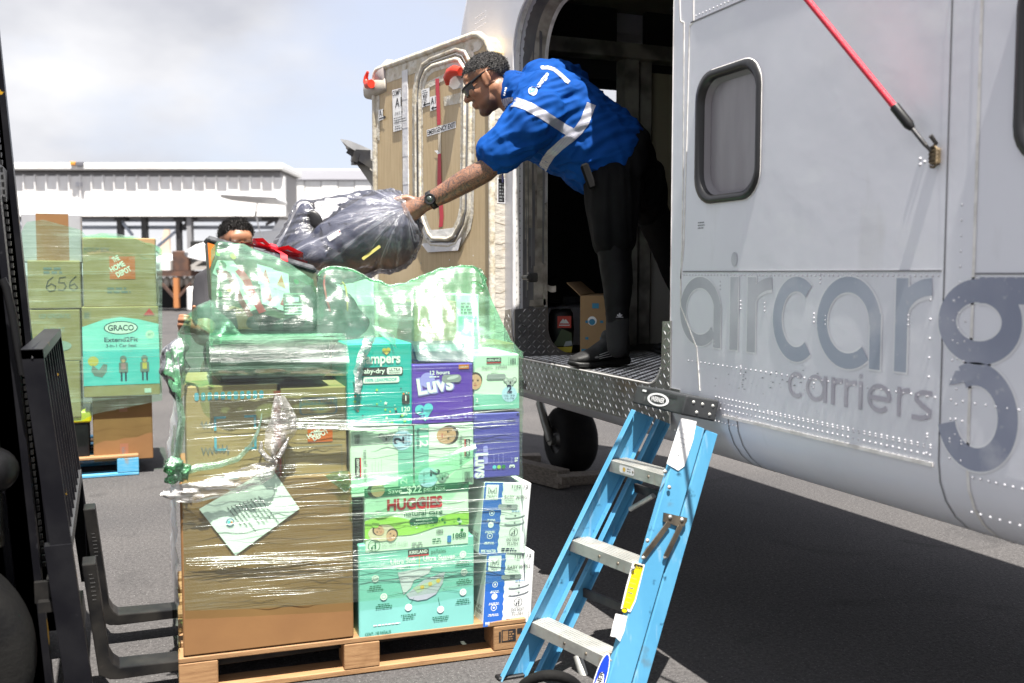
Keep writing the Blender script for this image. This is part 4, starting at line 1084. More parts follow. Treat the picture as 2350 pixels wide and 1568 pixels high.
# --- nose wheel
wc = on(1279, 1010, 'X', 2.84)
nw = MB(); R_ = 0.235
nw.lathe(wc + Vector((-.02, 0, 0)), (1, 0, 0), [(.09, .0), (.12, -.005), (.19, .0), (.222, .03), (R_, .07), (R_, .17), (.222, .21), (.19, .24), (.09, .24)], 40); tw = nw.build('nose_wheel', RUBBER, plane)
nw = MB(); nw.lathe(wc + Vector((-.022, 0, 0)), (1, 0, 0), [(.0, .03), (.03, .0), (.045, .0), (.05, .03), (.085, .035), (.105, .008), (.118, .004), (.122, .02)], 32); nw.build('rim', STEEL_DK, tw)
nw = MB(); nw.tube([wc + Vector((-.05, 0, 0)), wc + Vector((-.07, .05, .12)), wc + Vector((-.07, .14, .24)), wc + Vector((-.05, .13, .34)), wc + Vector((.1, .05, .42))], .03, 10)
nw.cyl(wc + Vector((-.06, 0, 0)), wc + Vector((.05, 0, 0)), .035); nw.cyl(wc + Vector((.1, .05, .40)), wc + Vector((.1, .05, .65)), .05); nw.build('gear_leg', mat('gear_leg_metal', (0.22, 0.22, 0.20), 0.35, 0.6, c2=(.1, .1, .1), ns=8), plane)
# fitting for the strap
tp = on(2152, 360, 'X', SX)
ft = MB(); ft.box(tp + Vector((-.006, 0, 0)), (.012, .026, .04), 0, None, .004)
for a_ in range(4): ft.tube([tp + Vector((-.018, .012 * math.cos(t) - .004, .012 * math.sin(t) + .012 - a_ * .009)) for t in [k * .9 for k in range(7)]], .0035, 6)
ft.build('tie_down_fitting', mat('rusty_brass', (0.17, 0.125, 0.07), 0.6, 0.4, c2=(.06, .045, .035), ns=40), plane)

# chock boards under the nose wheel
ck = thing('wheel_chock_boards', 'weathered timber boards nailed together under the black nose wheel', 'wheel chock', (2.8, 6.1, 0))
def gbar(a, c, w_, t_, z_, nm='board'):
    A, B2 = on(*a, 'Z', z_), on(*c, 'Z', z_); A.z = B2.z = z_
    mb = MB(); mb.bar(A, B2, t_, w_, (0, 0, 1), 0, .004); mb.build(nm, WOODGREY, ck)
gbar((1140, 1062), (1295, 1100), .10, .12, .07); gbar((1283, 1101), (1450, 1090), .10, .075, .04); gbar((1283, 1101), (1450, 1090), .10, .05, .11); gbar((1120, 1052), (1240, 1050), .12, .05, .03)

# --- red tie strap hooked to the fuselage
sa, sb = at(1340, -640, 3.1), tp + Vector((-.03, .012, .03))
st = thing('red_tie_strap', 'taut red rope with black sleeve and hook running to the grey fuselage', 'strap', sb)
dirn = (sa - sb).normalized()
t1 = sb + dirn * .055; t2 = sb + dirn * .11
mb = MB(); mb.tube([t2, t2.lerp(sa, .5) - Vector((0, 0, .006)), sa], .0085, 10); mb.build('rope', mat('red_rope', (0.50, 0.012, 0.035), 0.55, bump=.3, bs=300), st)
mb = MB(); mb.tube([t1 - dirn * .004, t1 + dirn * .01, t2 + dirn * .015], .012, 10, rs=[.008, .013, .0125]); mb.build('sleeve', BLACK, st)
mb = MB(); mb.tube([t1, sb + dirn * .02, sb, sb + Vector((.012, -.008, -.016)), sb + Vector((.016, -.020, .0)), sb + Vector((.0, -.018, .018))], .0055, 8); mb.build('hook', STEEL_DK, st)

# --- goods inside the cabin
eb0, eb1 = on(1331, 822, 'Z', zf), on(1545, 822, 'Z', zf)
eg = thing('egg_carton_box', 'brown cardboard box on the cabin floor behind the standing leg', 'box', (eb0.x + .3, eb0.y, zf))
ed = Vector((.55, -.45, 0)).normalized()
c_ = on(1392, 823, 'Z', zf); f1 = c_ + (eb0 - c_)
L1 = (eb0 - c_); L2 = Vector((L1.y, -L1.x, 0)).normalized() * .62
if L2.x < 0: L2 = -L2
h_ = .30
mb = MB(); mb.prism([c_, eb0, eb0 + L2, c_ + L2], (0, 0, h_)); mb.build('body', CARD2, eg)
mb = MB(); mb.prism([eb0 + Vector((0, 0, h_)), eb0 + L2 + Vector((0, 0, h_)), eb0 + L2 * .96 + Vector((-.02, .12, h_ + .06)), eb0 + L2 * .04 + Vector((-.02, .12, h_ + .06))], (0, 0, .004)); mb.build('flap', CARD2, eg)
BLU = mat('print_teal_blue', (0.03, 0.20, 0.34), 0.6)
pe = Print(c_, L2, (0, 0, 1)); pe.text('EGGS', .28, .19, .075, BLU, 1, .03); flush(pe, 'lettering', eg); pe.text('KEEP REFRIG', .06, .045, .06, BLU, 1, .03)
pe.build('lettering', eg)
pe = Print(eb0, c_ - eb0, (0, 0, 1)); w_ = L1.length
pe.rect(w_ * .45, h_ - .06, w_ * .7, h_ - .035, BLU); pe.disc(w_ * .45, h_ - .12, .022, PWHITE); pe.disc(w_ * .45, h_ - .125, .015, BLU, 1)
for a_, b2 in ((.2, .09), (.75, .09), (.2, .17), (.75, .17)): pe.rect(w_ * a_, b2, w_ * a_ + .015, b2 + .012, BLU)
pe.rect(w_ * .05, .02, w_ * .5, .045, BLU); pe.build('lettering', eg)

sb0 = on(1298, 812, 'Z', zf)
sgk = thing('charcoal_bag', 'black sack with red label and grey folded top on cabin floor', 'sack', sb0 + Vector((0, .1, 0)))
mb = MB(); mb.loft([(sb0 + Vector((0.02, .1, z_)), RT * a_, Vector((FW.x, FW.y, 0)) * b_) for z_, a_, b_ in ((0, .05, .05), (.02, .062, .06), (.12, .066, .07), (.20, .062, .065), (.225, .05, .05))], 20, power=3); mb.build('body', BLACK, sgk)
q = Print(sb0 + Vector((.02, .1, 0)) - FW * .078 + Vector((0, 0, 0)), RT, (0, 0, 1), -FW, gap=.0)
q.rect(-.022, .125, .048, .185, mat('label_red', (0.55, 0.05, 0.03), .5)); q.poly([(-.012, .148), (.006, .172), (.014, .163), (.020, .170), (.038, .148)], PWHITE, 1); q.rect(-.014, .136, .040, .141, PWHITE, 1)
q.poly([(-.06, .0), (.05, .0), (.055, .03), (-.05, .025)], mat('label_yellow', (0.50, 0.42, 0.03), .5)); q.poly([(-.05, .03), (.055, .035), (.05, .10), (.0, .12), (-.03, .06)], mat('label_dark_green', (0.05, 0.08, 0.03), .5))
q.poly([(.01, .03), (.055, .035), (.05, .06), (.02, .055)], mat('label_pale', (0.35, 0.4, 0.42), .5), 1)
q.build('label', sgk)
mb = MB(); mb.grid([[sb0 + Vector((.02, .1, 0)) + RT * (u - .0) + Vector((0, 0, .222 + .012 * math.sin(u * 60) + .01 * v)) + FW * (v * .1 - .06) for v in (0, .5, 1)] for u in (-.06, -.03, 0, .03, .06)]); mb.build('folded_top', mat('sack_top_grey', (0.34, 0.35, 0.36), .6), sgk)
# ------------------------------------------------------------------ main pallet
PA = R(-3.3)
UX = Vector((math.cos(PA), math.sin(PA), 0)); UZ = Vector((0, 0, 1)); UN = UX.cross(UZ)     # UN faces the camera side
PP = Vector((0.18, 3.38, 0))
def fpl(x, y, off=0.0):
    """front of the load; off = metres behind the front plane"""
    p = onp(x, y, PP - UN * off, UN); q = p - PP
    return q.dot(UX), p.z
def W3(u, z, off=0.0): return PP + UX * u + UZ * z - UN * off
def pc(name, c, rough=0.45): return mat(name, c, rough, c2=tuple(k * .93 for k in c), ns=5, spec=0.4)

pal = thing('wooden_pallet', 'new pale pine pallet carrying the wrapped boxes, forks entering its left side', 'pallet', W3(.6, 0, .5))
PW, PD = 1.215, 1.02
MROT = Matrix((UX, -UN, UZ)).transposed()
def pb(u0, u1, d0, d1, z0, z1, nm):
    mb = MB(); mb.box(W3((u0 + u1) / 2, (z0 + z1) / 2, (d0 + d1) / 2), (u1 - u0, d1 - d0, z1 - z0), 0, MROT, .003); return mb.build(nm, WOOD, pal)
for d0 in (0, .15, .30, .46, .61, .77, .92): pb(0, PW, d0, d0 + (.10 if d0 < .9 else .10), .115, .134, 'deck_board')
for u0 in (0, .545, PW - .125):
    for d0 in (0.0, .46, .90): pb(u0, u0 + .125, d0, d0 + .12, .024, .114, 'block')
for u0 in (0, .545, PW - .125): pb(u0, u0 + .1245, .005, PD - .005, .1141, .1148, 'stringer_board')
for d0 in (.001, .46, .92): pb(0.001, PW - .001, d0, d0 + .10, .003, .0235, 'bottom_board')
stp = Print(W3(PW - .125, .024, 0), UX, UZ, UN)
stp.rect(.03, .03, .085, .075, INK); stp.rect(.034, .034, .055, .071, WOOD, 1); stp.lines(.058, .068, .022, 4, .005, .004, WOOD, 1); stp.rect(.09, .055, .11, .075, INK); stp.rect(.02, .03, .027, .07, INK)
stp.build('stamp', pal)

class Carton:
    def __init__(s, name, m, o, ux, uz, w, h, d, label, cat='box', group=None, bev=0.004, lid=True):
        s.o, s.ux, s.uz, s.w, s.h, s.d = Vector(o), Vector(ux).normalized(), Vector(uz).normalized(), w, h, d
        s.n = s.ux.cross(s.uz)
        mb = MB()
        M = Matrix((s.ux, -s.n, s.uz)).transposed()
        mb.box(s.o + s.ux * w / 2 + s.uz * h / 2 - s.n * d / 2, (w, d, h), 0, M, bev)
        s.ob = mb.build(name, m, loc=s.o + s.ux * w / 2 - s.n * d / 2, label=label, cat=cat, group=group)
        s.k = 0
    def front(s, gap=.0012): return Print(s.o, s.ux, s.uz, s.n, gap)
    def left(s): return Print(s.o - s.n * s.d, s.n, s.uz, -s.ux)
    def top(s): return Print(s.o + s.uz * s.h, s.ux, -s.n, s.uz)
def pxbox(name, m, tl, br, d, label, off=0.0, cat='box', group=None, **kw):
    u0, z1 = fpl(*tl, off); u1, z0 = fpl(*br, off)
    return Carton(name, m, W3(u0, z0, off), UX, UZ, u1 - u0, z1 - z0, d, label, cat, group, **kw)
def seam(b, m=None, z=None):
    """packing tape over the top and centre of a carton front"""
    p = b.front(); m = m or TAPE
    p.rect(b.w / 2 - .026, b.h - .07, b.w / 2 + .026, b.h, m); p.build('tape', b.ob)

TEAL = pc('box_teal', (0.0, 0.40, 0.40)); PURP = pc('box_purple', (0.11, 0.035, 0.42)); PALEG = pc('box_pale_green', (0.66, 0.78, 0.68)); TEAL2 = pc('box_sea_green', (0.22, 0.50, 0.44))
VIOL = pc('box_blue_violet', (0.085, 0.07, 0.40)); BIGT = pc('box_big_teal', (0.20, 0.50, 0.46)); BLUE = pc('box_blue', (0.03, 0.13, 0.50)); WBOX = pc('box_white', (0.78, 0.80, 0.80))
LBLUE = pc('disc_pale_blue', (0.45, 0.60, 0.82)); NAVY = pc('print_navy', (0.012, 0.018, 0.07)); HGRN = pc('print_green', (0.02, 0.22, 0.06)); DGRN = pc('print_dark_green', (0.015, 0.13, 0.07)); LGRN = pc('print_lime', (0.33, 0.60, 0.10))
SKN = pc('print_skin', (0.62, 0.34, 0.22)); HAIRP = pc('print_hair', (0.05, 0.035, 0.03)); ORNG = pc('print_orange', (0.75, 0.17, 0.02)); GOLD = pc('print_gold', (0.70, 0.45, 0.08)); CYAN = pc('print_cyan', (0.12, 0.55, 0.68)); LVIO = pc('print_light_violet', (0.35, 0.30, 0.78)); GRYP = pc('print_mid_grey', (0.35, 0.36, 0.37)); HOLE = pc('hand_hole_grey', (0.28, 0.29, 0.32)); LGREY = pc('print_light_grey', (0.58, 0.60, 0.60)); MIDB = pc('print_label_blue', (0.05, 0.20, 0.55))
HDO = pc('store_orange', (0.62, 0.12, 0.02))

def barcode(p, x, y, w, h, lay=1, frame=True):
    if frame: p.line([(x - .006, y - .006), (x + w + .006, y - .006), (x + w + .006, y + h + .006), (x - .006, y + h + .006)], .0014, GRYP, lay, True)
    g = random.Random(3); xx = x
    while xx < x + w:
        k = g.choice((.0012, .002, .003)); p.rect(xx, y, min(xx + k, x + w), y + h, INKG, lay); xx += k + g.choice((.0012, .002))
def koala(p, x, y, r, lay=1):
    for sx in (-1, 1):
        p.disc(x + sx * r * 1.05, y + r * .55, r * .62, GRYP, lay, n=14); p.disc(x + sx * r * 1.05, y + r * .5, r * .36, LGREY, lay + 1, n=12)
    p.disc(x, y, r, pc('koala_grey', (0.42, 0.43, 0.45)), lay + 1, ry=r * .92); p.disc(x, y - r * .15, r * .2, INK, lay + 2, ry=r * .34)
    for sx in (-1, 1): p.disc(x + sx * r * .45, y + r * .2, r * .11, INK, lay + 2, n=8)
def face(p, x, y, r, rot=0, lay=1):
    c, s_ = math.cos(R(rot)), math.sin(R(rot))
    T = lambda a, b: (x + a * c - b * s_, y + a * s_ + b * c)
    q = T(0, r * .22); p.disc(q[0], q[1], r * .98, HAIRP, lay, ry=r * 1.02, rot=rot)
    q = T(0, -r * .05); p.disc(q[0], q[1], r * .86, SKN, lay + 1, ry=r * 1.0, rot=rot)
    for sx in (-1, 1):
        q = T(sx * r * .34, r * .12); p.disc(q[0], q[1], r * .13, HAIRP, lay + 2, ry=r * .08, rot=rot, n=10)
        q = T(sx * r * .34, r * .27); p.disc(q[0], q[1], r * .17, pc('print_brow', (.22, .12, .08)), lay + 2, ry=r * .03, rot=rot, n=8)
    q = T(0, -r * .18); p.disc(q[0], q[1], r * .12, pc('print_nose', (.50, .25, .16)), lay + 2, ry=r * .09, n=10)
    q = T(0, -r * .48); p.disc(q[0], q[1], r * .25, pc('print_lips', (.50, .14, .12)), lay + 2, ry=r * .08, rot=rot, n=12)
def noflush(p, x, y, r, m, lay=1):
    p.arc(x, y, r, r * .1, m, lay, n=24); p.disc(x + r * .2, y + r * .42, r * .15, m, lay, n=10)
    p.rect(x + r * .08, y - r * .6, x + r * .34, y + r * .26, m, lay); p.line([(x + r * .1, y + r * .1), (x - r * .35, y - r * .05)], r * .12, m, lay); p.poly([(x - r * .55, y - r * .15), (x - r * .2, y - r * .15), (x - r * .25, y - r * .6), (x - r * .5, y - r * .6)], m, lay)
def kirk(p, x, y, w, rot=0, lay=2):
    if rot == 0:
        p.rect(x, y, x + w, y + w * .30, INK, lay); p.rect(x, y - w * .07, x + w, y, RED, lay); p.text('KIRKLAND', x + w * .5, y + w * .07, w * .16, PWHITE, lay + 1, .02, 'C', w * .88)
    else:
        sg = 1 if rot == 90 else -1
        p.rect(x, y, x + w * .30, y + w, INK, lay); p.rect(x + (w * .30 if sg > 0 else -w * .07), y, x + (w * .37 if sg > 0 else 0), y + w, RED, lay)
        p.text('KIRKLAND', x + (w * .23 if sg > 0 else w * .07), y + w * .5 , w * .16, PWHITE, lay + 1, .02, 'C', w * .88, rot)

# --- lower row
big = pxbox('large_carton', CARD, (412, 1112), (812, 1462), .60, 'biggest plain brown carton, bottom left of the wrapped pallet load'); 
big_f = big.front(); 
q = lambda x, y, b: (fpl(x, y)[0] - (b.o - PP).dot(UX), fpl(x, y)[1] - b.o.z)
big_f.rect(.004, .27, big.w - .004, .273, CARD3); big_f.build('flap_seam', big.ob)
bt = pxbox('ultra_soft_box', BIGT, (822, 1252), (1088, 1440), .40, 'large teal diaper box on the pallet deck with diaper picture and ULTRA SOFT print', off=.002)
p = bt.front(); w, h = bt.w, bt.h
p.rect(w * .42, h * .845, w * .60, h * .905, INK, 1); p.text('KIRKLAND', w * .51, h * .86, h * .035, PWHITE, 2, .02, 'C', w * .155); p.rect(w * .42, h * .832, w * .60, h * .845, RED, 1)
p.text('Ultra Soft', w * .27, h * .77, h * .052, PWHITE, 1, .02, w=w * .22); p.text('Ultra Suaves', w * .55, h * .775, h * .052, PWHITE, 1, .02, w=w * .28)
p.text('diapers', w * .32, h * .71, h * .045, DGRN, 1, w=w * .12); p.text('pañales', w * .62, h * .845, h * .045, DGRN, 1, w=w * .13); p.rect(w * .515, h * .72, w * .52, h * .84, GOLD, 1)
DIA = pc('print_diaper', (0.60, 0.58, 0.66)); DIA2 = pc('print_diaper_shade', (0.46, 0.46, 0.56))
p.poly([(w * .33, h * .68), (w * .63, h * .715), (w * .60, h * .64), (w * .47, h * .58), (w * .44, h * .50), (w * .38, h * .44)], DIA, 1)
p.poly([(w * .40, h * .44), (w * .55, h * .57), (w * .74, h * .64), (w * .72, h * .52), (w * .66, h * .41), (w * .58, h * .365), (w * .50, h * .36), (w * .43, h * .39)], DIA2, 2)
p.poly([(w * .46, h * .50), (w * .72, h * .59), (w * .70, h * .54), (w * .50, h * .44)], pc('print_diaper_band', (0.45, 0.52, 0.40)), 3)
for k in range(3): p.disc(w * (.54 + .07 * k), h * (.50 + .025 * k), w * .018, GOLD, 4)
for (cx_, cy_, tx, ty) in ((.14, .64, None, None), (.21, .44, .40, .46), (.42, .30, .47, .40), (.70, .24, .68, .37), (.90, .40, .72, .45), (.91, .615, .70, .56), (.90, .81, .62, .70)):
    p.disc(w * cx_, h * cy_, w * .030, PWHITE, 3); p.arc(w * cx_, h * cy_, w * .017, .0012, TEAL2, 4, n=12)
    if tx and cx_ not in (.14,): p.line([(w * cx_, h * cy_), (w * tx, h * ty)], .0012, DGRN, 2)
    p.lines(w * cx_, h * (cy_ - .075), w * .15, 3, h * .010, h * .010, DGRN, 2, 'C', int(cx_ * 100))
p.text('CONT.: 198 PAÑALES', w * .05, h * .045, h * .033, DGRN, 1, .01, w=w * .22); p.lines(w * .12, h * .15, w * .35, 1, h * .012, 0, PWHITE, 1)
p.build('printed_artwork', bt.ob)
bk = pxbox('black_tote', BLACK, (806, 1130), (836, 1252), .35, 'black plastic tote barely showing in the gap left of the green wipes box', off=.03, cat='tote')
mb = MB()
for k in range(5): mb.box(W3(fpl(822, 1150)[0], bk.o.z + .03 + k * .045, .026), (.026, .008, .008), 0, MROT)
mb.build('rib', BLACK, bk.ob)
hg = pxbox('green_wipes_box', PALEG, (836, 1122), (1076, 1249), .40, 'green and white wipes box with red HUGGIES lettering on the teal diaper box')
p = hg.front(); w, h = hg.w, hg.h
p.rect(0, h * .86, w, h, DGRN, 1); p.text('Save', w * .22, h * .90, h * .07, PALEG, 2, .0, w=w * .13); p.text('$22', w * .40, h * .885, h * .11, PALEG, 2, .02, w=w * .14); p.text('per box', w * .56, h * .90, h * .07, PALEG, 2, .0, w=w * .21)
p.text('HUGGIES', w * .21, h * .64, h * .165, RED, 3, .045, w=w * .53)
p.text('natural care', w * .37, h * .525, h * .085, DGRN, 3, .015, w=w * .37)
wv = [(0, h * .20)] + [(w * k / 12, h * (.20 + .14 * (k / 12) + .03 * math.sin(k * .9))) for k in range(13)]
up_ = [(w * k / 12, h * (.50 + .06 * math.sin(k * .7) - .02 * k / 12)) for k in range(12, -1, -1)]
p.poly(wv[1:] + up_, LGRN, 1)
for k in range(26): p.disc(w * rnd.uniform(.42, .95), h * rnd.uniform(.33, .46), w * rnd.uniform(.006, .02), rnd.choice((HGRN, PALEG, pc('print_leaf', (.22, .45, .08)))), 2, n=8)
p.disc(w * .16, h * .30, w * .13, pc('print_cream', (0.66, 0.55, 0.42)), 2, ry=h * .13); face(p, w * .13, h * .34, w * .05, 60, 3); face(p, w * .25, h * .25, w * .055, -30, 3)
p.disc(w * .10, h * .44, w * .035, LGRN, 5); p.rect(w * .42, h * .38, w * .70, h * .49, DGRN, 3, h * .05); p.text('sensitive', w * .56, h * .445, h * .035, PALEG, 4, .02, 'C', w * .16); p.text('hypoallergenic', w * .56, h * .395, h * .03, PALEG, 4, .0, 'C', w * .19)
noflush(p, w * .085, h * .11, w * .055, DGRN, 4); p.text('DO NOT FLUSH', w * .16, h * .075, h * .065, GRYP, 3, .0, w=w * .24); barcode(p, w * .68, h * .21, w * .07, h * .07, 3, False); p.lines(w * .44, h * .11, w * .15, 2, h * .025, h * .015, GRYP, 3); p.lines(w * .64, h * .14, w * .12, 2, h * .02, h * .02, DGRN, 3)
p.rect(w * .785, h * .06, w * .825, h * .17, MIDB, 3, .004); p.text('1088', w * .84, h * .12, h * .075, DGRN, 3, .03, w=w * .13); p.disc(w * .93, h * .24, w * .015, HGRN, 3)
p.build('printed_artwork', hg.ob)
hl = hg.left(); hl.build('side', hg.ob) if hl.mb.v else None

def wipes(bl, w, h, d, yaw, roll, label):
    a = PA + yaw; ux = Vector((math.cos(a), math.sin(a), 0)); n_ = ux.cross(UZ)
    Q = Matrix.Rotation(roll, 3, n_); ux2, uz2 = Q @ ux, Q @ UZ
    o = W3(*fpl(*bl))
    b = Carton('baby_wipes_box', WBOX, o, ux2, uz2, w, h, d, label, 'box', 'white and blue baby wipes boxes at the right of the load')
    p = b.front()
    wav = [(w * (.39 + .012 * math.sin(k * 1.9)), h * k / 30) for k in range(31)]
    for k in range(30): p.poly([(0, h * k / 30), wav[k], wav[k + 1], (0, h * (k + 1) / 30)], BLUE, 1)
    p.rect(w * .04, h * .76, w * .30, h * .97, WBOX, 2, .003)
    for k in (0, 1): p.line([(w * (.09 + .03 * k), h * .84), (w * (.09 + .03 * k), h * (.93 - .035 * k)), (w * .17, h * (.865 - .03 * k)), (w * (.25 - .03 * k), h * (.93 - .035 * k)), (w * (.25 - .03 * k), h * .84)], w * .016, INK, 3)
    p.text("Member's", w * .17, h * .802, h * .026, INK, 3, 0, 'C', w * .2); p.text('Mark', w * .17, h * .773, h * .026, INK, 3, 0, 'C', w * .12)
    p.text('1152', w * .58, h * .925, h * .045, INK, 2, .01, w=w * .19); p.rect(w * .80, h * .92, w * .803, h * .97, GRYP, 2); p.text('12', w * .83, h * .925, h * .045, INK, 2, .01, w=w * .1)
    p.lines(w * .62, h * .915, w * .12, 1, h * .01, 0, GRYP, 2); p.lines(w * .85, h * .915, w * .07, 1, h * .01, 0, GRYP, 2)
    p.text('BABY WIPES', w * .44, h * .775, h * .05, INK, 2, .0, w=w * .48); p.lines(w * .46, h * .755, w * .3, 1, h * .01, 0, GRYP, 2)
    p.rect(w * .32, h * .64, w * .74, h * .70, HOLE, 3, h * .028); p.rect(w * .50, h * .645, w * .60, h * .69, pc('hole_dark', (.10, .11, .13)), 4)
    for yy in (.54, .44): p.disc(w * .70, h * yy, w * .22, LGREY, 2, ry=h * .032, rot=8); p.disc(w * .70, h * yy, w * .205, pc('pack_white', (.68, .72, .72)), 3, ry=h * .026, rot=8); p.disc(w * .70, h * yy, w * .02, INKG, 4, n=8)
    p.lines(w * .62, h * .61, w * .28, 1, h * .012, 0, MIDB, 2)
    noflush(p, w * .70, h * .31, w * .085, INK, 2); p.text('DO NOT', w * .70, h * .185, h * .045, INK, 2, .0, 'C', w * .27); p.text('FLUSH', w * .70, h * .125, h * .045, INK, 2, .0, 'C', w * .22)
    p.lines(w * .47, h * .085, w * .42, 2, h * .018, h * .012, NAVY, 2); p.lines(w * .935, h * .2, w * .02, 8, h * .008, h * .008, INKG, 2)
    for (yy, rr) in ((.575, .05), (.41, .06), (.255, .055)):
        p.disc(w * .20, h * yy, w * rr, WBOX, 2, n=14) if yy == .41 else p.arc(w * .20, h * yy, w * rr, w * .012, WBOX, 2, n=18)
        p.disc(w * .20, h * yy, w * .022, WBOX, 2, n=8); p.lines(w * .20, h * (yy - .085), w * .26, 2, h * .011, h * .008, WBOX, 2, 'C', int(yy * 100))
    p.text('99% WATER', w * .04, h * .022, h * .042, WBOX, 2, .03, w=w * .32)
    p.build('printed_artwork', b.ob)
    l_ = b.left(); l_.text('DO NOT', d * .95, h * .22, h * .05, INK, 1, 0, 'R'); l_.text('FLUSH', d * .95, h * .15, h * .05, INK, 1, 0, 'R'); l_.build('side_print', b.ob)
    return b
wipes((1108, 1439), .192, .268, .30, R(5), R(-3.5), 'lower baby wipes box standing on the pallet edge beside the ladder')
wipes((1098, 1272), .184, .262, .30, R(3), R(-5.5), 'upper baby wipes box stacked on the other wipes box, under the violet box')

# --- middle row of rotated pale boxes
def pale(tl, br, label, flip):
    b = pxbox('pale_diaper_box', PALEG, tl, br, .36, label, group='pale green diaper boxes in the load'); w, h = b.w, b.h; p = b.front()
    if not flip:          # artwork turned a quarter turn to the left
        p.rect(w * .76, 0, w, h, TEAL2, 1); p.disc(w * .83, h * .80, w * .16, LBLUE, 2); p.text('2', w * .80 + h * .05, h * .80, h * .15, NAVY, 3, .03, 'C', None, 90)
        p.text('12 lbs - 18 lbs', w * .90, h * .80, h * .03, NAVY, 3, 0, 'C', h * .2, 90); p.text('5 kg - 8 kg', w * .95, h * .80, h * .03, NAVY, 3, 0, 'C', h * .16, 90)
        koala(p, w * .57, h * .84, w * .075, 2); barcode(p, w * .07, h * .78, w * .09, h * .14)
        p.rect(w * .07, h * .30, w * .15, h * .58, INK, 2); p.rect(w * .15, h * .30, w * .17, h * .58, RED, 2); p.text('KIRKLAND', w * .135, h * .44, h * .035, PWHITE, 3, .02, 'C', h * .25, 90)
        p.text('diapers  pañales', w * .25, h * .44, h * .06, INKG, 2, 0, 'C', h * .5, 90); p.disc(w * .38, h * .09, w * .12, HAIRP, 2, ry=h * .11); p.disc(w * .43, h * .09, w * .11, SKN, 3, ry=h * .10)
        for k in range(4): p.rect(w * (.34 + .05 * k), h * .34, w * (.344 + .05 * k), h * (.50 + .05 * (k % 2)), GRYP, 2)
        p.text('112', w * .90, h * .12, h * .10, PWHITE, 2, .02, 'C', h * .22, 90)
    else:
        p.rect(0, 0, w * .235, h, TEAL2, 1); p.text('112', w * .09, h * .95, h * .13, PWHITE, 2, .02, 'L', h * .30, -90); p.text('diapers pañales', w * .04, h * .95, h * .045, NAVY, 2, 0, 'L', h * .32, -90)
        p.rect(w * .24, h * .62, w * .72, h * .985, pc('photo_white', (.76, .77, .76)), 1); face(p, w * .54, h * .82, w * .165, -88, 2)
        p.disc(w * .22, h * .17, w * .165, LBLUE, 2); p.text('2', w * .26, h * .24, h * .15, NAVY, 3, .03, 'C', None, -90); p.text('12 lbs - 18 lbs', w * .14, h * .17, h * .03, NAVY, 3, 0, 'C', h * .2, -90)
        koala(p, w * .46, h * .15, w * .07, 2); kirk_x = w * .86
        p.rect(kirk_x, h * .46, kirk_x + w * .075, h * .74, INK, 2); p.rect(kirk_x - w * .02, h * .46, kirk_x, h * .74, RED, 2); p.text('KIRKLAND', kirk_x + w * .02, h * .60, h * .035, PWHITE, 3, .02, 'C', h * .25, -90)
        p.text('diapers  pañales', w * .76, h * .56, h * .06, INKG, 2, 0, 'C', h * .5, -90); barcode(p, w * .84, h * .08, w * .10, h * .14)
        for k in range(4): p.rect(w * (.54 + .05 * k), h * .38, w * (.544 + .05 * k), h * (.54 + .05 * (k % 2)), GRYP, 2)
    p.build('printed_artwork', b.ob); return b
pale((803, 985), (948, 1133), 'pale green diaper box with quarter-turned print under the bright teal box', False)
pale((951, 976), (1087, 1113), 'pale green diaper box with turned baby face under the purple box', True)

pm = pxbox('teal_diaper_box', TEAL, (795, 790), (946, 975), .34, 'bright teal diaper box with Pampers lettering and confetti print'); w, h = pm.w, pm.h; p = pm.front()
p.text('Pampers', w * .20, h * .765, h * .115, PWHITE, 3, .03, w=w * .62); p.disc(w * .575, h * .915, w * .035, GOLD, 2); p.disc(w * .635, h * .92, w * .035, GOLD, 2); p.poly([(w * .54, h * .91), (w * .67, h * .91), (w * .605, h * .86)], GOLD, 2)
p.rect(w * .18, h * .615, w * .86, h * .715, INK, 2, .008); p.text('baby-dry', w * .21, h * .645, h * .055, PWHITE, 3, .02, w=w * .37); p.rect(w * .61, h * .625, w * .845, h * .71, PWHITE, 3, .007); p.text('ULTRA', w * .73, h * .665, h * .034, INK, 4, .02, 'C', w * .18); p.text('ABSORBENT', w * .73, h * .635, h * .02, INK, 4, .0, 'C', w * .18)
p.rect(w * .24, h * .525, w * .80, h * .60, PWHITE, 2, .006); p.text('100% LEAKPROOF', w * .52, h * .545, h * .035, TEAL, 3, .02, 'C', w * .48)
g = random.Random(11)
for k in range(34):
    x_, y_ = g.uniform(.04, .95), g.uniform(.03, .46); m_ = g.choice((PWHITE, ORNG, GOLD, LGRN, NAVY, ORNG))
    r_ = w * g.uniform(.008, .022)
    if k % 3: p.disc(w * x_, h * y_, r_, m_, 2, n=8)
    else: p.poly([(w * x_ + r_ * 1.5 * (1 if j % 2 == 0 else .45) * math.cos(R(36 * j + 18)), h * y_ + r_ * 1.5 * (1 if j % 2 == 0 else .45) * math.sin(R(36 * j + 18))) for j in range(10)], m_, 2)
p.rect(w * .84, h * .26, w * .96, h * .375, INK, 3, .006); p.text('1', w * .90, h * .30, h * .06, PWHITE, 4, .03, 'C'); p.text('120', w * .90, h * .17, h * .055, PWHITE, 3, .02, 'C', w * .13); p.lines(w * .85, h * .155, w * .1, 2, h * .012, h * .01, PWHITE, 3)
p.build('printed_artwork', pm.ob)

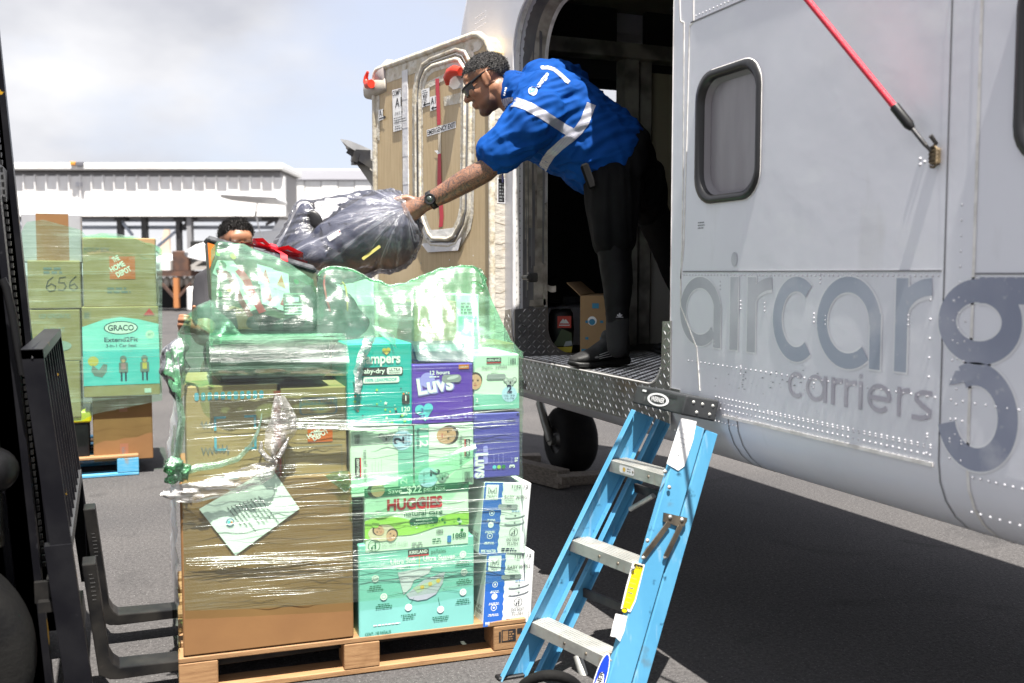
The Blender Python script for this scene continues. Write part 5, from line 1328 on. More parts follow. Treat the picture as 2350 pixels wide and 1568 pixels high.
lu = pxbox('purple_diaper_box', PURP, (945, 838), (1086, 968), .34, 'purple diaper box with white Luvs lettering beside the teal box'); w, h = lu.w, lu.h; p = lu.front()
for (o_, m_, ly, bd_k) in ((.0, LVIO, 2, .075), (.0, PWHITE, 3, .03)): p.text('Luvs', w * .10, h * .50, h * .26, m_, ly, bd_k, w=w * .58 if ly == 3 else w * .60, rot=8)
p.disc(w * .25, h * .74, w * .12, LVIO, 1); p.text('12 hours', w * .45, h * .83, h * .065, PWHITE, 2, .02, 'C', w * .32); p.lines(w * .28, h * .80, w * .26, 1, h * .018, 0, PWHITE, 2)
p.rect(w * .48, h * .69, w * .80, h * .82, HOLE, 4, h * .06); p.disc(w * .66, h * .77, w * .10, pc('painted_film_glint', (.55, .56, .6)), 5, ry=h * .03, rot=12)  # last disc paints a pale film reflection over the hand hole
p.rect(w * .76, h * .91, w * .93, h * .985, ORNG, 2); p.text('nickelodeon', w * .845, h * .935, h * .022, PWHITE, 3, .02, 'C', w * .14)
p.disc(w * .12, h * .25, w * .075, CYAN, 2); p.disc(w * .26, h * .27, w * .075, CYAN, 2); p.poly([(w * .05, h * .23), (w * .335, h * .25), (w * .21, h * .05)], CYAN, 2); p.text('2', w * .16, h * .20, h * .07, VIOL, 3, .02, 'C'); p.lines(w * .10, h * .16, w * .16, 2, h * .02, h * .012, VIOL, 3)
for k in range(3): p.disc(w * (.33 + .27 * k), h * .09, w * .02, LVIO, 2, n=10); p.lines(w * (.38 + .27 * k), h * .10, w * .15, 2, h * .012, h * .01, LVIO, 2, 'L', k)
p.build('printed_artwork', lu.ob)

kr = pxbox('pale_diaper_box', PALEG, (1087, 815), (1191, 937), .36, 'pale green diaper box at the top right corner of the load with koala print', off=.004, group='pale green diaper boxes in the load'); w, h = kr.w, kr.h; p = kr.front()
p.rect(0, 0, w, h * .24, TEAL2, 1); p.poly([(0, h * .24), (w, h * .24), (w, h * .28), (w * .6, h * .26), (0, h * .30)], TEAL2, 1); kirk(p, w * .28, h * .86, w * .32)
p.text('diapers', w * .17, h * .74, h * .065, INKG, 2, .0, w=w * .24); p.text('pañales', w * .48, h * .75, h * .065, INKG, 2, .0, w=w * .25); p.lines(w * .38, h * .69, w * .2, 2, h * .01, h * .01, GRYP, 2)
p.rect(w * .28, h * .55, w * .70, h * .645, HOLE, 3, h * .04); face(p, w * .03, h * .52, w * .16, 0, 1); barcode(p, w * .80, h * .82, w * .13, h * .10); koala(p, w * .80, h * .49, w * .09, 2); p.disc(w * .78, h * .27, w * .17, LBLUE, 2); p.text('2', w * .78, h * .30, h * .14, NAVY, 5, .03, 'C'); p.text('12 lbs - 18 lbs', w * .78, h * .23, h * .032, NAVY, 5, 0, 'C', w * .24); p.text('5 kg - 8 kg', w * .78, h * .18, h * .03, NAVY, 5, 0, 'C', w * .2)
p.text('2', w * .04, h * .15, h * .07, PWHITE, 2, .02); p.lines(w * .03, h * .11, w * .15, 1, h * .02, 0, DGRN, 2); p.build('printed_artwork', kr.ob)
bl = pxbox('violet_diaper_box', VIOL, (1087, 950), (1193, 1092), .36, 'blue violet diaper box with sideways white Luvs lettering at the right edge', off=.004); w, h = bl.w, bl.h; p = bl.front()
p.text('Luvs', w * .03, h * .40, h * .20, LVIO, 1, .07, 'L', h * .40, -90); p.text('Luvs', w * .04, h * .39, h * .19, PWHITE, 2, .03, 'L', h * .38, -90); p.rect(w * .20, h * .22, w * .30, h * .50, LVIO, 1, .006)
for k, m_ in enumerate((CYAN, LGRN, HGRN)): p.disc(w * (.44 + .1 * k), h * .16, w * .042, m_, 2); p.lines(w * (.42 + .1 * k), h * .36, w * .03, 7, h * .008, h * .012, LVIO, 2, 'L', k)
p.text('3', w * .88, h * .16, h * .085, PWHITE, 2, .03, 'C', None, 90); p.text('92', w * .95, h * .26, h * .05, PWHITE, 2, .02, 'C', None, 90); p.lines(w * .80, h * .30, w * .05, 5, h * .008, h * .012, LVIO, 2)
p.disc(w * .95, h * .97, w * .02, INK, 2); p.rect(w * .72, h * .86, w * .9, h * .90, pc('violet_dark_print', (.05, .04, .25)), 1, .004); p.build('printed_artwork', bl.ob)  # the upper bar is a darker violet print

# --- upper cartons on the big one
c1 = pxbox('printed_carton', CARD2, (424, 888), (640, 1110), .5, 'tan carton with pale blue printed outline and pen scrawl, upper left of load', off=.03); w, h = c1.w, c1.h; p = c1.front()
BLP = pc('print_faded_blue', (0.10, 0.34, 0.50))
[p.rect(w * (.10 + .07 * k), h * .86, w * (.145 + .07 * k), h * .94, BLP, 1, .006) for k in range(11)]
for (a_, b_) in ((.30, .70), (.76, .70), (.30, .36), (.76, .36)):
    sx = 1 if a_ < .5 else -1; sy = -1 if b_ > .5 else 1
    p.rect(w * a_, h * b_, w * a_ + sx * w * .13, h * b_ + sy * .008, BLP, 1); p.rect(w * a_, h * b_, w * a_ + sx * .008, h * b_ + sy * h * .14, BLP, 1)
for j in range(2):
    pts = [(w * (.16 + .012 * k), h * ((.62 if j == 0 else .37) + .04 * math.sin(k * 1.7 + j) + .02 * math.sin(k * 3.1))) for k in range(12 + 14 * j)]
    p.line(pts, .003, INKG, 1)
p.rect(w * .30, h * .06, w * .55, h * .10, BLP, 1); p.build('printed_artwork', c1.ob)
c2 = pxbox('moving_carton', CARD2, (643, 892), (797, 1108), .5, 'brown moving carton with black MOVE EASY label and orange square logo', off=.026); w, h = c2.w, c2.h; p = c2.front()
p.rect(w * .28, h * .72, w * .86, h * .90, INKG, 1, .012); p.rect(w * .31, h * .735, w * .83, h * .82, CARD2, 2, .01); p.text('MOVE EASY', w * .57, h * .845, h * .035, CARD2, 2, .02, 'C', w * .5); p.lines(w * .57, h * .785, w * .36, 1, h * .02, 0, INKG, 3, 'C')
p.rect(w * .42, h * .47, w * .82, h * .58, HDO, 1) if False else p.rect(w * .40, h * .44, w * .78, h * .60, HDO, 1)
p.text('THE', w * .44, h * .56, h * .03, PWHITE, 2, .03, rot=30); p.text('HOME', w * .42, h * .475, h * .05, PWHITE, 2, .03, w=w * .22, rot=30); p.text('DEPOT', w * .50, h * .45, h * .05, PWHITE, 2, .03, w=w * .26, rot=30)
p.line([(w * .05, h * .12), (w * .92, h * .12), (w * .92, h * .40), (w * .05, h * .40)], .0025, INKG, 1, True)
p.rect(-w * .10, 0.01, w * .0, h * .98, mat('red_printed_tape', (0.36, 0.05, 0.035), 0.4, c2=(.28, .06, .04), ns=14), 2); p.text('FRAGILE', -w * .03, h * .06, h * .035, INKG, 3, 0, 'L', h * .35, 90); p.build('printed_artwork', c2.ob)

# --- things on top of the cartons
SUIT = mat('suitcase_black', (0.02, 0.021, 0.024), 0.35, c2=(0.035, 0.036, 0.04), ns=6)
u0, z1 = fpl(487, 772); u1, z0 = fpl(762, 872)
sc_ = thing('black_suitcase', 'long black hard suitcase lying under shiny film on the brown cartons', 'suitcase', W3((u0 + u1) / 2, z0, .2))
mb = MB(); mb.box(W3((u0 + u1) / 2, (z0 + z1) / 2, .22), (u1 - u0, .40, z1 - z0), 0, MROT, .025); mb.build('shell', SUIT, sc_)
mb = MB()
for k in range(6): mb.box(W3((u0 + u1) / 2, z0 + (z1 - z0) * (k + .7) / 6.5, .018), (u1 - u0 - .06, .006, .006), 0, MROT)
mb.build('rib', SUIT, sc_); mb = MB(); mb.box(W3(u0 - .004, (z0 + z1) / 2, .2), (.012, .3, .08), 0, MROT, .004); mb.build('corner_guard', BLACK, sc_)
FOLD = mat('dark_blue_folds', (0.03, 0.05, 0.085), 0.35, c2=(0.05, 0.07, 0.11), ns=4, bump=.5, bs=9, bd=.02)
u0, z1 = fpl(950, 792); u1, z0 = fpl(1090, 836)
mb = MB(); mb.box(W3((u0 + u1) / 2, (z0 + z1) / 2 - .004, .20), (u1 - u0, .34, z1 - z0), 0, MROT, .022); tag(mb.build('dark_film_folds', FOLD), 'dark blue slab built for the dark film folds on the purple box', 'film folds')  # plain dark slab stands for the dark folds in the film
# camouflage toy box with red ribbon
CAMO = mat('dark_speckled_cloth', (0.018, 0.02, 0.025), 0.75, c2=(0.055, 0.058, 0.066), ns=26, thr=(.45, .55), bump=.3, bs=30, spots=[((.10, .10, .11), 60, .60, .7)])
TOYF = mat('toy_box_front', (0.055, 0.085, 0.05), 0.5, c2=(0.13, 0.13, 0.085), ns=9, thr=(.4, .62), spots=[((0.25, 0.22, 0.14), 14, .58, .68), ((0.02, 0.035, 0.03), 7, .55, .7)])
tux = UX * math.cos(R(16)) - UZ * math.sin(R(16)); tuz = (UZ - UX * .05).normalized()
class Toy: pass
toy = Toy(); toy.o = W3(*fpl(486, 690, .22), .22); toy.w, toy.h, toy.n = .385, .20, UN
mb = MB(); mb.prism([toy.o, toy.o + tux * toy.w, toy.o + tux * toy.w + tuz * toy.h, toy.o + tuz * toy.h], -UN * .32)
toy.ob = mb.build('picture_box', TOYF, label='tilted picture box with dark speckled cloth top and red ribbon under film', cat='box')
toy.front = lambda: Print(toy.o, tux, tuz, UN, .0015)
p = toy.front(); w, h = toy.w, toy.h
p.poly([(0, h), (0, h * .55), (w * .06, h * .82), (w * .07, h)], ORNG, 1)
pts = [(w * .08, h * .45), (w * .12, h * .66), (w * .20, h * .70), (w * .27, h * .55), (w * .32, h * .30), (w * .40, h * .05)]
p.line(pts, .045, pc('print_offwhite', (.60, .62, .58)), 1); p.line([(a_ + .024, b_ - .004) for a_, b_ in pts[2:]], .03, RED, 2); p.line([(a_ - .02, b_ - .03) for a_, b_ in pts[1:]], .022, pc('print_maroon', (.25, .03, .02)), 2)
for (a_, b_) in ((.44, .52), (.585, .50), (.46, .18), (.60, .16)):
    p.rect(w * a_, h * b_, w * a_ + .056, h * b_ + .07, PWHITE, 3); p.poly([(w * a_ + .012, h * b_ + .02), (w * a_ + .03, h * b_ + .06), (w * a_ + .042, h * b_ + .014)], rnd.choice((RED, ORNG)), 4)
for k in range(16): p.disc(w * rnd.uniform(.05, .95), h * rnd.uniform(.1, .9), rnd.uniform(.006, .016), rnd.choice((HGRN, GOLD, LGRN, pc('print_olive', (.14, .14, .05)))), 1, n=7)
p.build('printed_artwork', toy.ob)
mb = MB(); M_ = Matrix((tux, -toy.n, tuz)).transposed()
mb.box(toy.o + tux * w / 2 + tuz * (h + .012) - toy.n * .16, (w + .006, .33, .03), 0, M_, .012); mb.build('cloth_top', CAMO, toy.ob)
RIB = mat('red_ribbon', (0.58, 0.012, 0.03), 0.45, c2=(.48, .01, .02), ns=8)
tp_ = lambda a_, b_, c_: toy.o + tux * (w * a_) + tuz * (h + .032 + c_) - toy.n * (.32 * b_)
mb = MB()
def rib(pts, wd, hv):
    L = [Vector(q) for q in pts]; hv = Vector(hv).normalized() * wd / 2
    mb.grid([[a_ - hv for a_ in L], [a_ + hv for a_ in L]])
rib([tp_(.30, .0, .0), tp_(.38, .1, .004), tp_(.55, .25, .01), tp_(.78, .42, .008), tp_(.98, .55, .006)], .026, toy.n + tuz * .3)
rib([tp_(.70, -.02, -.02), tp_(.70, .0, .004), tp_(.66, .25, .016), tp_(.58, .6, .006)], .026, tux)
for sg, L_ in ((-1, .075), (1, .11)):
    c_ = tp_(.63, .3, .012)
    rib([c_, c_ + tux * sg * L_ * .5 + tuz * .026, c_ + tux * sg * L_ + tuz * .014, c_ + tux * sg * L_ * .8 - toy.n * -.02 + tuz * .006, c_], .034, toy.n + tuz * .5)
rib([tp_(.74, .05, .01), tp_(.86, .1, .02), tp_(1.0, .12, -.03), tp_(1.06, .1, -.09)], .022, toy.n)
mb.box(tp_(.63, .3, .02), (.04, .04, .03), 0, M_, .01); mb.build('ribbon_bow', RIB, toy.ob)
# black rucksack with red piping in the middle
BAGM = mat('rucksack_black', (0.013, 0.016, 0.016), 0.7, c2=(.025, .03, .03), ns=12, bump=.4, bs=14, bd=.01)
bc = W3(*fpl(712, 702, .33), .33)
mb = MB(); mb.ell(bc, (.13, .12, .11), MROT); mb.ell(bc + UX * .07 - UZ * .02, (.11, .11, .09), MROT); mb.ell(bc - UX * .02 + UZ * .04, (.10, .12, .10), MROT); mb.ell(bc + UX * .02 - UZ * .07, (.2, .16, .09), MROT)
me_ = remesh(mb, bc - UZ * .14, .012, 4); a_ = np_verts(me_); nn = np_norms(me_)
d_ = np.array([fbm(v[0] * 9, v[1] * 9, v[2] * 9) for v in a_]) * .014; set_verts(me_, a_ + nn * d_[:, None])
bag = solid('rucksack', me_, None, [BAGM], org=bc - UZ * .14, label='black rucksack with red piping squashed under green film in the middle of the load', cat='rucksack')
mb = MB()
mb.tube([bc + UX * (.05 + .012 * math.sin(k)) + UN * (.128 * math.cos(R(-80 + 25 * k))) + UZ * (.112 * math.sin(R(-80 + 25 * k))) for k in range(9)], .004, 8); mb.build('piping', mat('piping_red', (.40, .02, .03), .5), bag)
mb = MB(); mb.tube([bc + UX * .12 + UN * (.105 * math.cos(R(-60 + 25 * k))) + UZ * (.085 * math.sin(R(-60 + 25 * k))) for k in range(8)], .0035, 8); mb.build('piping', mat('piping_gold', (.45, .22, .04), .5), bag)
mb = MB(); mb.box(bc - UX * .075 + UN * .155 + UZ * .01, (.075, .01, .08), 0, MROT, .004)
lab = mb.build('label_patch', pc('patch_green', (.03, .10, .05)), bag)
lp = Print(bc - UX * .115 + UN * .158 - UZ * .03, UX, UZ, UN); lp.gap = .004; lp.rect(.012, .05, .055, .066, PWHITE); [lp.rect(.006, .006 + .011 * k, .07, .010 + .011 * k, PALEG) for k in range(4)]; lp.build('label_print', lab)
# tan box at the right, on end
tb = pxbox('tan_top_box', CARD2, (950, 692), (1048, 790), .3, 'tan box standing at the right of the heap under bright green film', off=.24); seam(tb, PWHITE)
tb2 = pxbox('white_top_box', PALEG, (1046, 676), (1100, 800), .3, 'pale box at the far right of the heap under green film', off=.28)
p = tb2.front(); p.rect(.01, .05, tb2.w - .01, tb2.h * .6, TEAL2); p.lines(.02, tb2.h * .85, .06, 4, .006, .006, INKG); p.build('printed_artwork', tb2.ob)
# inner cartons carrying the heap (only glimpsed through film)
ic = pxbox('inner_carton', CARD3, (640, 800), (1180, 900), .4, 'brown carton in the core of the load below the heap', off=.46)
ic2 = Carton('inner_carton', CARD3, W3(.05, .135, .62), UX, UZ, 1.08, .80, .36, 'tall brown carton at the back of the pallet behind the front boxes')

# --- sheet of paper held under the film
PAPER = mat('copy_paper', (0.78, 0.80, 0.82), 0.6)
pts = [W3(*fpl(x_, y_), -.004) for x_, y_ in ((457, 1168), (540, 1274), (687, 1167), (622, 1072))]
pu, pv = (pts[2] - pts[1]).normalized(), None
mb = MB(); mb.prism(pts, UN * .0012); sh = mb.build('paper_sheet', PAPER, label='white paper sheet set askew under the film on the big carton', cat='paper')
ax = (pts[1] - pts[0]).normalized(); ay = UN.cross(ax).normalized()
if ay.dot(UZ) < 0: ay = -ay
prn = Print(pts[0] - UN * -.0016, ax, ay, UN, gap=.0016)
for k in range(9):
    prn.lines(.05 + .004 * k, .075 + .0125 * k, .10 + .02 * (k % 3), 1, .0032, 0, INKG, 0, 'L', 40 + k)
sx_, sy_ = .115, .03
c3 = W3(*fpl(528, 1198), -.004); sx_, sy_ = (c3 - pts[0]).dot(ax), (c3 - pts[0]).dot(ay)
prn.disc(sx_, sy_, .0135, MIDB, 0); prn.disc(sx_, sy_, .0105, PAPER, 1); prn.disc(sx_ - .003, sy_ - .002, .006, CYAN, 2, n=10); prn.disc(sx_ + .003, sy_ + .003, .0045, ORNG, 2, n=10); prn.arc(sx_, sy_, .0125, .0012, NAVY, 2, n=18)
prn.build('print', sh)
# ------------------------------------------------------------------ stretch film on the main load
GF = film('green_stretch_film', (0.81, 0.945, 0.825), (0.74, 0.93, 0.80), hz=.035, streak=.10, st=(1.2, 1.2, 80.0), lo=.60, hi=.70, rough=.34, bump=.5, gl=.008, crinkle=26, gmin=.08)
GFD = film('green_stretch_film_thick', (0.60, 0.91, 0.73), (0.60, 0.92, 0.75), hz=.12, streak=.22, st=(3, 7, 30.0), lo=.50, hi=.70, rough=.30, bump=.45, gl=.015, crinkle=24, bd=.012, gmin=.04)  # white streaks carry the heap's glare as colour, besides the film's own milkiness
GFB = film('green_film_bunched', (0.58, 0.90, 0.68), (0.36, 0.76, 0.50), hz=.08, streak=.45, st=(14, 14, 9.0), lo=.44, hi=.66, rough=.24, bump=1.0, gl=.28, crinkle=60, bd=.02, gmin=.16)
CF = film('clear_stretch_film', (0.96, 0.96, 0.98), (0.80, 0.80, 0.85), hz=.02, streak=.6, st=(13, 13, 13.0), lo=.55, hi=.68, rough=.14, bump=1.1, gl=.20, crinkle=40, bd=.015, gmin=.05)
WF = film('white_bunched_film', (0.92, 0.92, 0.92), (0.80, 0.78, 0.77), hz=.30, streak=.55, st=(10, 10, 40.0), lo=.40, hi=.62, rough=.24, bump=1.0, gl=.3, crinkle=50, bd=.015, gmin=.15)
CORD = film('film_cord_pale', (0.86, 0.96, 0.89), (0.66, 0.88, 0.74), hz=.15, streak=.5, st=(30, 30, 12), lo=.42, hi=.62, rough=.25, bump=.8, gl=.25, crinkle=50, gmin=.1)
CFF = film('clear_film_radial', (0.95, 0.95, 0.975), (0.74, 0.75, 0.84), hz=.11, streak=.62, st=(5.5, 1.6, 1.0), lo=.50, hi=.68, rough=.16, bump=.8, gl=.18, crinkle=34, bd=.012, gmin=.05, flow='flow')
CRS = film('film_crease_white', (0.9, 0.95, 0.9), (0.82, 0.90, 0.84), hz=.55, streak=.4, st=(30, 30, 30), lo=.4, hi=.6, rough=.22, bump=.3, gl=.3, gmin=.3)
def interp(tab, x):
    for (x0, y0), (x1, y1) in zip(tab[:-1], tab[1:]):
        if x <= x1: return y0 + (y1 - y0) * max(0, (x - x0)) / (x1 - x0)
    return tab[-1][1]
def wrinkle(p, amp=.004): return fbm(p.x * 3, p.y * 3, p.z * 26, 4) * amp + fbm(p.x * 7 + 9, p.y * 7, p.z * 9, 3) * amp * .8

wrap = thing('stretch_wrap', 'green tinted stretch film wound round the boxes of the main pallet load', 'plastic wrap', W3(.6, .3, .5))
SH = [(395, 800), (430, 760), (484, 770), (762, 770), (793, 788), (945, 788), (955, 828), (1085, 830), (1093, 812), (1195, 806)]
RD = [(395, 790), (425, 728), (455, 700), (481, 670), (484, 570), (497, 552), (560, 557), (640, 588), (720, 640), (742, 617), (770, 610), (810, 618), (850, 640), (900, 655), (930, 649), (1000, 620), (1060, 609), (1092, 611), (1108, 630), (1130, 690), (1150, 735), (1172, 780), (1196, 806)]
# front sheet
BOT = [(395, 1400), (600, 1394), (812, 1380), (940, 1368), (1090, 1342), (1195, 1326), (1230, 1322)]
def front_sheet(x0, x1, nx, nz, extra=0.0, botshift=0):
    P = []
    for i in range(nx + 1):
        x = x0 + (x1 - x0) * i / nx; row = []
        u, zb = fpl(x, interp(BOT, x) + botshift); zt = fpl(x, interp(SH, x))[1]
        for j in range(nz + 1):
            z = zb + (zt - zb) * j / nz
            p = W3(u, z, -.012 - extra); p = p + UN * (wrinkle(p, .0014))
            row.append(p)
        P.append(row)
    return P
mb = MB(); mb.grid(front_sheet(424, 1196, 110, 120)); mb.build('front_film', GF, wrap)
# upper heap sheet: from the front shoulder up over the heap
def heap(amp, off, x0=484, x1=1196, nx=150, nt=64, back=True):
    P = []
    for i in range(nx + 1):
        x = x0 + (x1 - x0) * i / nx
        us, zs_ = fpl(x, interp(SH, x)); A = W3(us, zs_, -.014)
        dep = .17 if x < 720 else .26
        if x > 1100: dep = .26 - (x - 1100) / 96 * .16
        ur, zr = fpl(x, interp(RD, x), dep); B_ = W3(ur, zr, dep)
        C_ = W3(ur, min(zr, 1.12) - .12, dep + .45)
        row = []
        for j in range(nt + 1):
            t = j / nt
            if t < .62:
                k = t / .62; p = A.lerp(B_, k)
                sag = math.sin(math.pi * k) * (.035 if x > 730 else (.05 if x < 700 else .04))
                if x < 722: p = p + UN * (math.sin(math.pi * min(1, k * 1.15)) ** .7 * .05) - UZ * math.sin(math.pi * k) * .004
                else: p = p - UZ * sag * .9 + UN * .01 * math.sin(math.pi * k)
            else:
                k = (t - .62) / .38; p = B_.lerp(C_, k) + UZ * math.sin(math.pi * k) * .03
            f = min(1, min(t * 6, 1))
            d = fbm(p.x * 6, p.y * 6, p.z * 6, 4) * amp + fbm(p.x * 22, p.y * 14, p.z * 22, 3) * amp * .45 + abs(fbm(p.x * 11 + 3, p.y * 5, p.z * 7, 3)) * amp * .6
            row.append(p + UN * d * f * .8 + UZ * d * f * .5 + UN * off)
        P.append(row)
    return P
mb = MB(); mb.grid(heap(.011, .0)); mb.build('heap_film', GFD, wrap)
# taut rim of film along the top edge, darker where it is gathered
rim = MB()
def rimline(xs, dep, r_):
    pts = []
    for x in xs:
        d_ = dep; u, z = fpl(x, interp(RD, x) + 1.5, d_); p = W3(u, z, d_); pts.append(p + UZ * fbm(x * .05, 1, 2) * .006)
    rim.tube(pts, r_, 6)
rimline([712 + 6 * k for k in range(63)], .26, .0045)
rimline([742 + 6 * k for k in range(50)], .255, .003)
rim.tube([W3(*fpl(x_, y_, .2), .2) for x_, y_ in ((1085, 612), (1102, 622), (1112, 642), (1108, 660), (1098, 652))], .008, 8, rs=[.004, .008, .010, .007, .003])
rim.build('gathered_rim', GFB, wrap)
# left flank: film bulging past the corner
P = []
for i in range(25):
    k = i / 24; row = []
    for j in range(41):
        t = j / 40; z = .30 + t * .88
        yl = [(.30, 400), (.6, 404), (.75, 398), (.95, 414), (1.03, 424), (1.10, 428), (1.18, 432)]
        u = fpl(interp([(a_, b_) for a_, b_ in yl], z), 1100)[0]
        p = W3(u, z, -.01 + k * .95); p = p - UX * (.018 * math.sin(math.pi * k)) + UN * 0
        row.append(p + UX * wrinkle(p, .010))
    P.append(row)
mb = MB(); mb.grid(P); mb.build('side_film', GF, wrap)
P = []
for i in range(17):
    k = i / 16; row = []
    for j in range(31):
        z = .30 + j / 30 * .82; u = fpl(1197 + 12 * max(0, (.65 - z)) / .3, 1000)[0]
        p = W3(u, z, -.012 + k * .9); row.append(p + UX * wrinkle(p, .008))
    P.append(row)
mb = MB(); mb.grid(P); mb.build('side_film', GF, wrap)
# upper left fold hanging between heap and corner
def patch(pxs, deps, nu, nv, amp, m_, name, frq=12.0, bulge=0.0):
    """film patch spanned between two edge lines given as picture points with depth behind the front plane"""
    (A, B_), (da, db_) = pxs, deps
    def sample(L, t):
        s_ = t * (len(L) - 1); i = min(int(s_), len(L) - 2); f = s_ - i
        return (L[i][0] + (L[i + 1][0] - L[i][0]) * f, L[i][1] + (L[i + 1][1] - L[i][1]) * f)
    P = []
    for i in range(nu + 1):
        t = i / nu; a_ = sample(A, t); b_ = sample(B_, t)
        pa = W3(*fpl(*a_, da), da); pb_ = W3(*fpl(*b_, db_), db_); row = []
        for j in range(nv + 1):
            k = j / nv; p = pa.lerp(pb_, k) + UN * bulge * math.sin(math.pi * k)
            d = fbm(p.x * frq, p.y * frq, p.z * frq, 4) * amp
            row.append(p + UN * d + UX * d * .5)
        P.append(row)
    mb = MB(); mb.grid(P); return mb.build(name, m_, wrap)
patch((((425, 725), (424, 790), (428, 890)), ((484, 690), (488, 775), (486, 880))), (.10, -.01), 26, 24, .012, GFD, 'hanging_fold', 14, .03)
patch((((430, 722), (455, 700), (482, 688)), ((490, 772), (520, 772), (560, 770))), (.12, -.015), 24, 24, .016, GFD, 'hanging_fold', 10, .02)
patch((((425, 735), (405, 765), (425, 800)), ((440, 720), (440, 760), (436, 815))), (.16, .05), 14, 10, .012, GFD, 'torn_flap', 20, .01)
# crumpled green tail at the left corner
P = []
for i in range(37):
    a_ = 2 * math.pi * i / 36; row = []
    for j in range(25):
        t = j / 24; y_ = 778 + t * 150
        cx_ = interp([(778, 412), (810, 402), (860, 398), (928, 412)], y_); hw_ = interp([(778, 8), (800, 30), (850, 34), (900, 20), (928, 6)], y_) * .00118
        u, z = fpl(cx_, y_, -.01)
        r_ = hw_ * (1 + .35 * fbm(math.cos(a_) * 2, math.sin(a_) * 2, t * 5, 3))
        row.append(W3(u + r_ * math.cos(a_), z, .02 + r_ * 1.5 * math.sin(a_)))
    P.append(row)
mb = MB(); mb.grid(P); mb.build('crumpled_tail', GFB, wrap)
mb = MB()
for k in range(5):
    mb.tube([W3(*fpl(x_ + 2.2 * k - 5, y_), -.012 + .004 * k) for x_, y_ in ((408, 900), (418, 960), (411, 1010 + 6 * k), (402, 1060))], .004, 6, rs=[.003, .006, .005, .002])
mb.build('hanging_strands', CORD, wrap)
P = MB()
for k in range(9):
    u, z = fpl(402 + rnd.uniform(-16, 22), 1072 + rnd.uniform(-22, 24)); P.ell(W3(u, z, -.03 + rnd.uniform(-.02, .02)), (rnd.uniform(.012, .026), rnd.uniform(.01, .02), rnd.uniform(.012, .022)), None, 12, 8)
V = [Vector(v) for v in P.v]; P.v = [tuple(v + Vector((fbm(v.x * 60, v.y * 60, v.z * 60), fbm(v.x * 60 + 5, v.y * 60, v.z * 60), fbm(v.x * 60, v.y * 60 + 7, v.z * 60))) * .014) for v in V]
P.build('film_knot', GFB, wrap)
mb = MB()
for k, (yo, r0) in enumerate(((0, .005), (5, .004), (-4, .0035))):
    mb.tube([W3(*fpl(x_, y_ + yo), -.022) for x_, y_ in ((412, 1086), (450, 1070), (500, 1064), (545, 1050), (575, 1020), (592, 985), (600, 950))], r0, 7, rs=[r0, r0 * 1.6, r0 * 1.3, r0 * .9, .003, .0025, .0012])
mb.build('twisted_cord', CORD, wrap)
# twisted white film band crossing the big carton
def band(L, name, m_, n=24, nv=12):
    """L: (x, y_top, y_bottom)"""
    P = []
    for i in range(n * (len(L) - 1) // 4 + 1):
        s_ = i / (n * (len(L) - 1) // 4) * (len(L) - 1); k = min(int(s_), len(L) - 2); f = s_ - k
        x, yt, yb = [L[k][q] + (L[k + 1][q] - L[k][q]) * f for q in range(3)]
        row = []
        for j in range(nv + 1):
            y = yt + (yb - yt) * j / nv; u, z = fpl(x, y); p = W3(u, z, -.030)
            d = fbm(p.x * 14, 3.3, p.z * 60, 4) * .012 + .01 * math.sin(math.pi * j / nv)
            row.append(p + UN * d)
        P.append(row)
    mb = MB(); mb.grid(P); return mb.build(name, m_, wrap)
band([(368, 1128, 1134), (400, 1110, 1146), (450, 1100, 1150), (500, 1090, 1138), (560, 1068, 1122), (600, 1056, 1108), (625, 1050, 1090), (634, 1046, 1066)], 'white_band', WF)
P = []
for i in range(15):
    t = i / 14; y = 905 + (1050 - 905) * t; c = interp([(905, 640), (960, 650), (1000, 640), (1030, 622), (1050, 628)], y); hw_ = interp([(905, 10), (940, 26), (990, 36), (1020, 24), (1040, 8), (1050, 5)], y)
    row = []
    for j in range(13):
        x = c + hw_ * (2 * j / 12 - 1); u, z = fpl(x, y); p = W3(u, z, -.024 - .02 * math.sin(math.pi * j / 12)); row.append(p + UN * fbm(p.x * 50, 2, p.z * 14, 3) * .012)
    P.append(row)
mb = MB(); mb.grid(P); mb.build('white_gather', WF, wrap)
mb = MB(); mb.tube([W3(*fpl(x_, y_), -.035) for x_, y_ in ((598, 1010), (596, 1030), (612, 1048), (628, 1052))], .008, 7, rs=[.004, .009, .01, .008]); mb.tube([W3(*fpl(x_, y_), -.035) for x_, y_ in ((660, 1000), (650, 1022), (636, 1046))], .008, 7, rs=[.003, .008, .009]); mb.build('white_twist', WF, wrap)
patch((((745, 1092), (760, 1085), (800, 1080)), ((790, 1130), (800, 1125), (806, 1118))), (-.02, -.014), 12, 12, .01, GFB, 'torn_scrap', 30)
band([(800, 1098, 1130), (900, 1084, 1122), (1000, 1050, 1100), (1085, 1012, 1046)], 'green_fold', GFD)
# loose hanging clear scrap over the teal box
patch((((838, 770), (815, 830), (812, 900)), ((862, 770), (835, 840), (830, 905))), (-.02, -.02), 22, 10, .012, WF, 'white_scrap', 26, .01)
patch((((855, 745), (868, 760), (880, 775)), ((905, 770), (908, 785), (912, 800))), (.05, -.02), 12, 10, .008, WF, 'white_scrap', 26, .01)

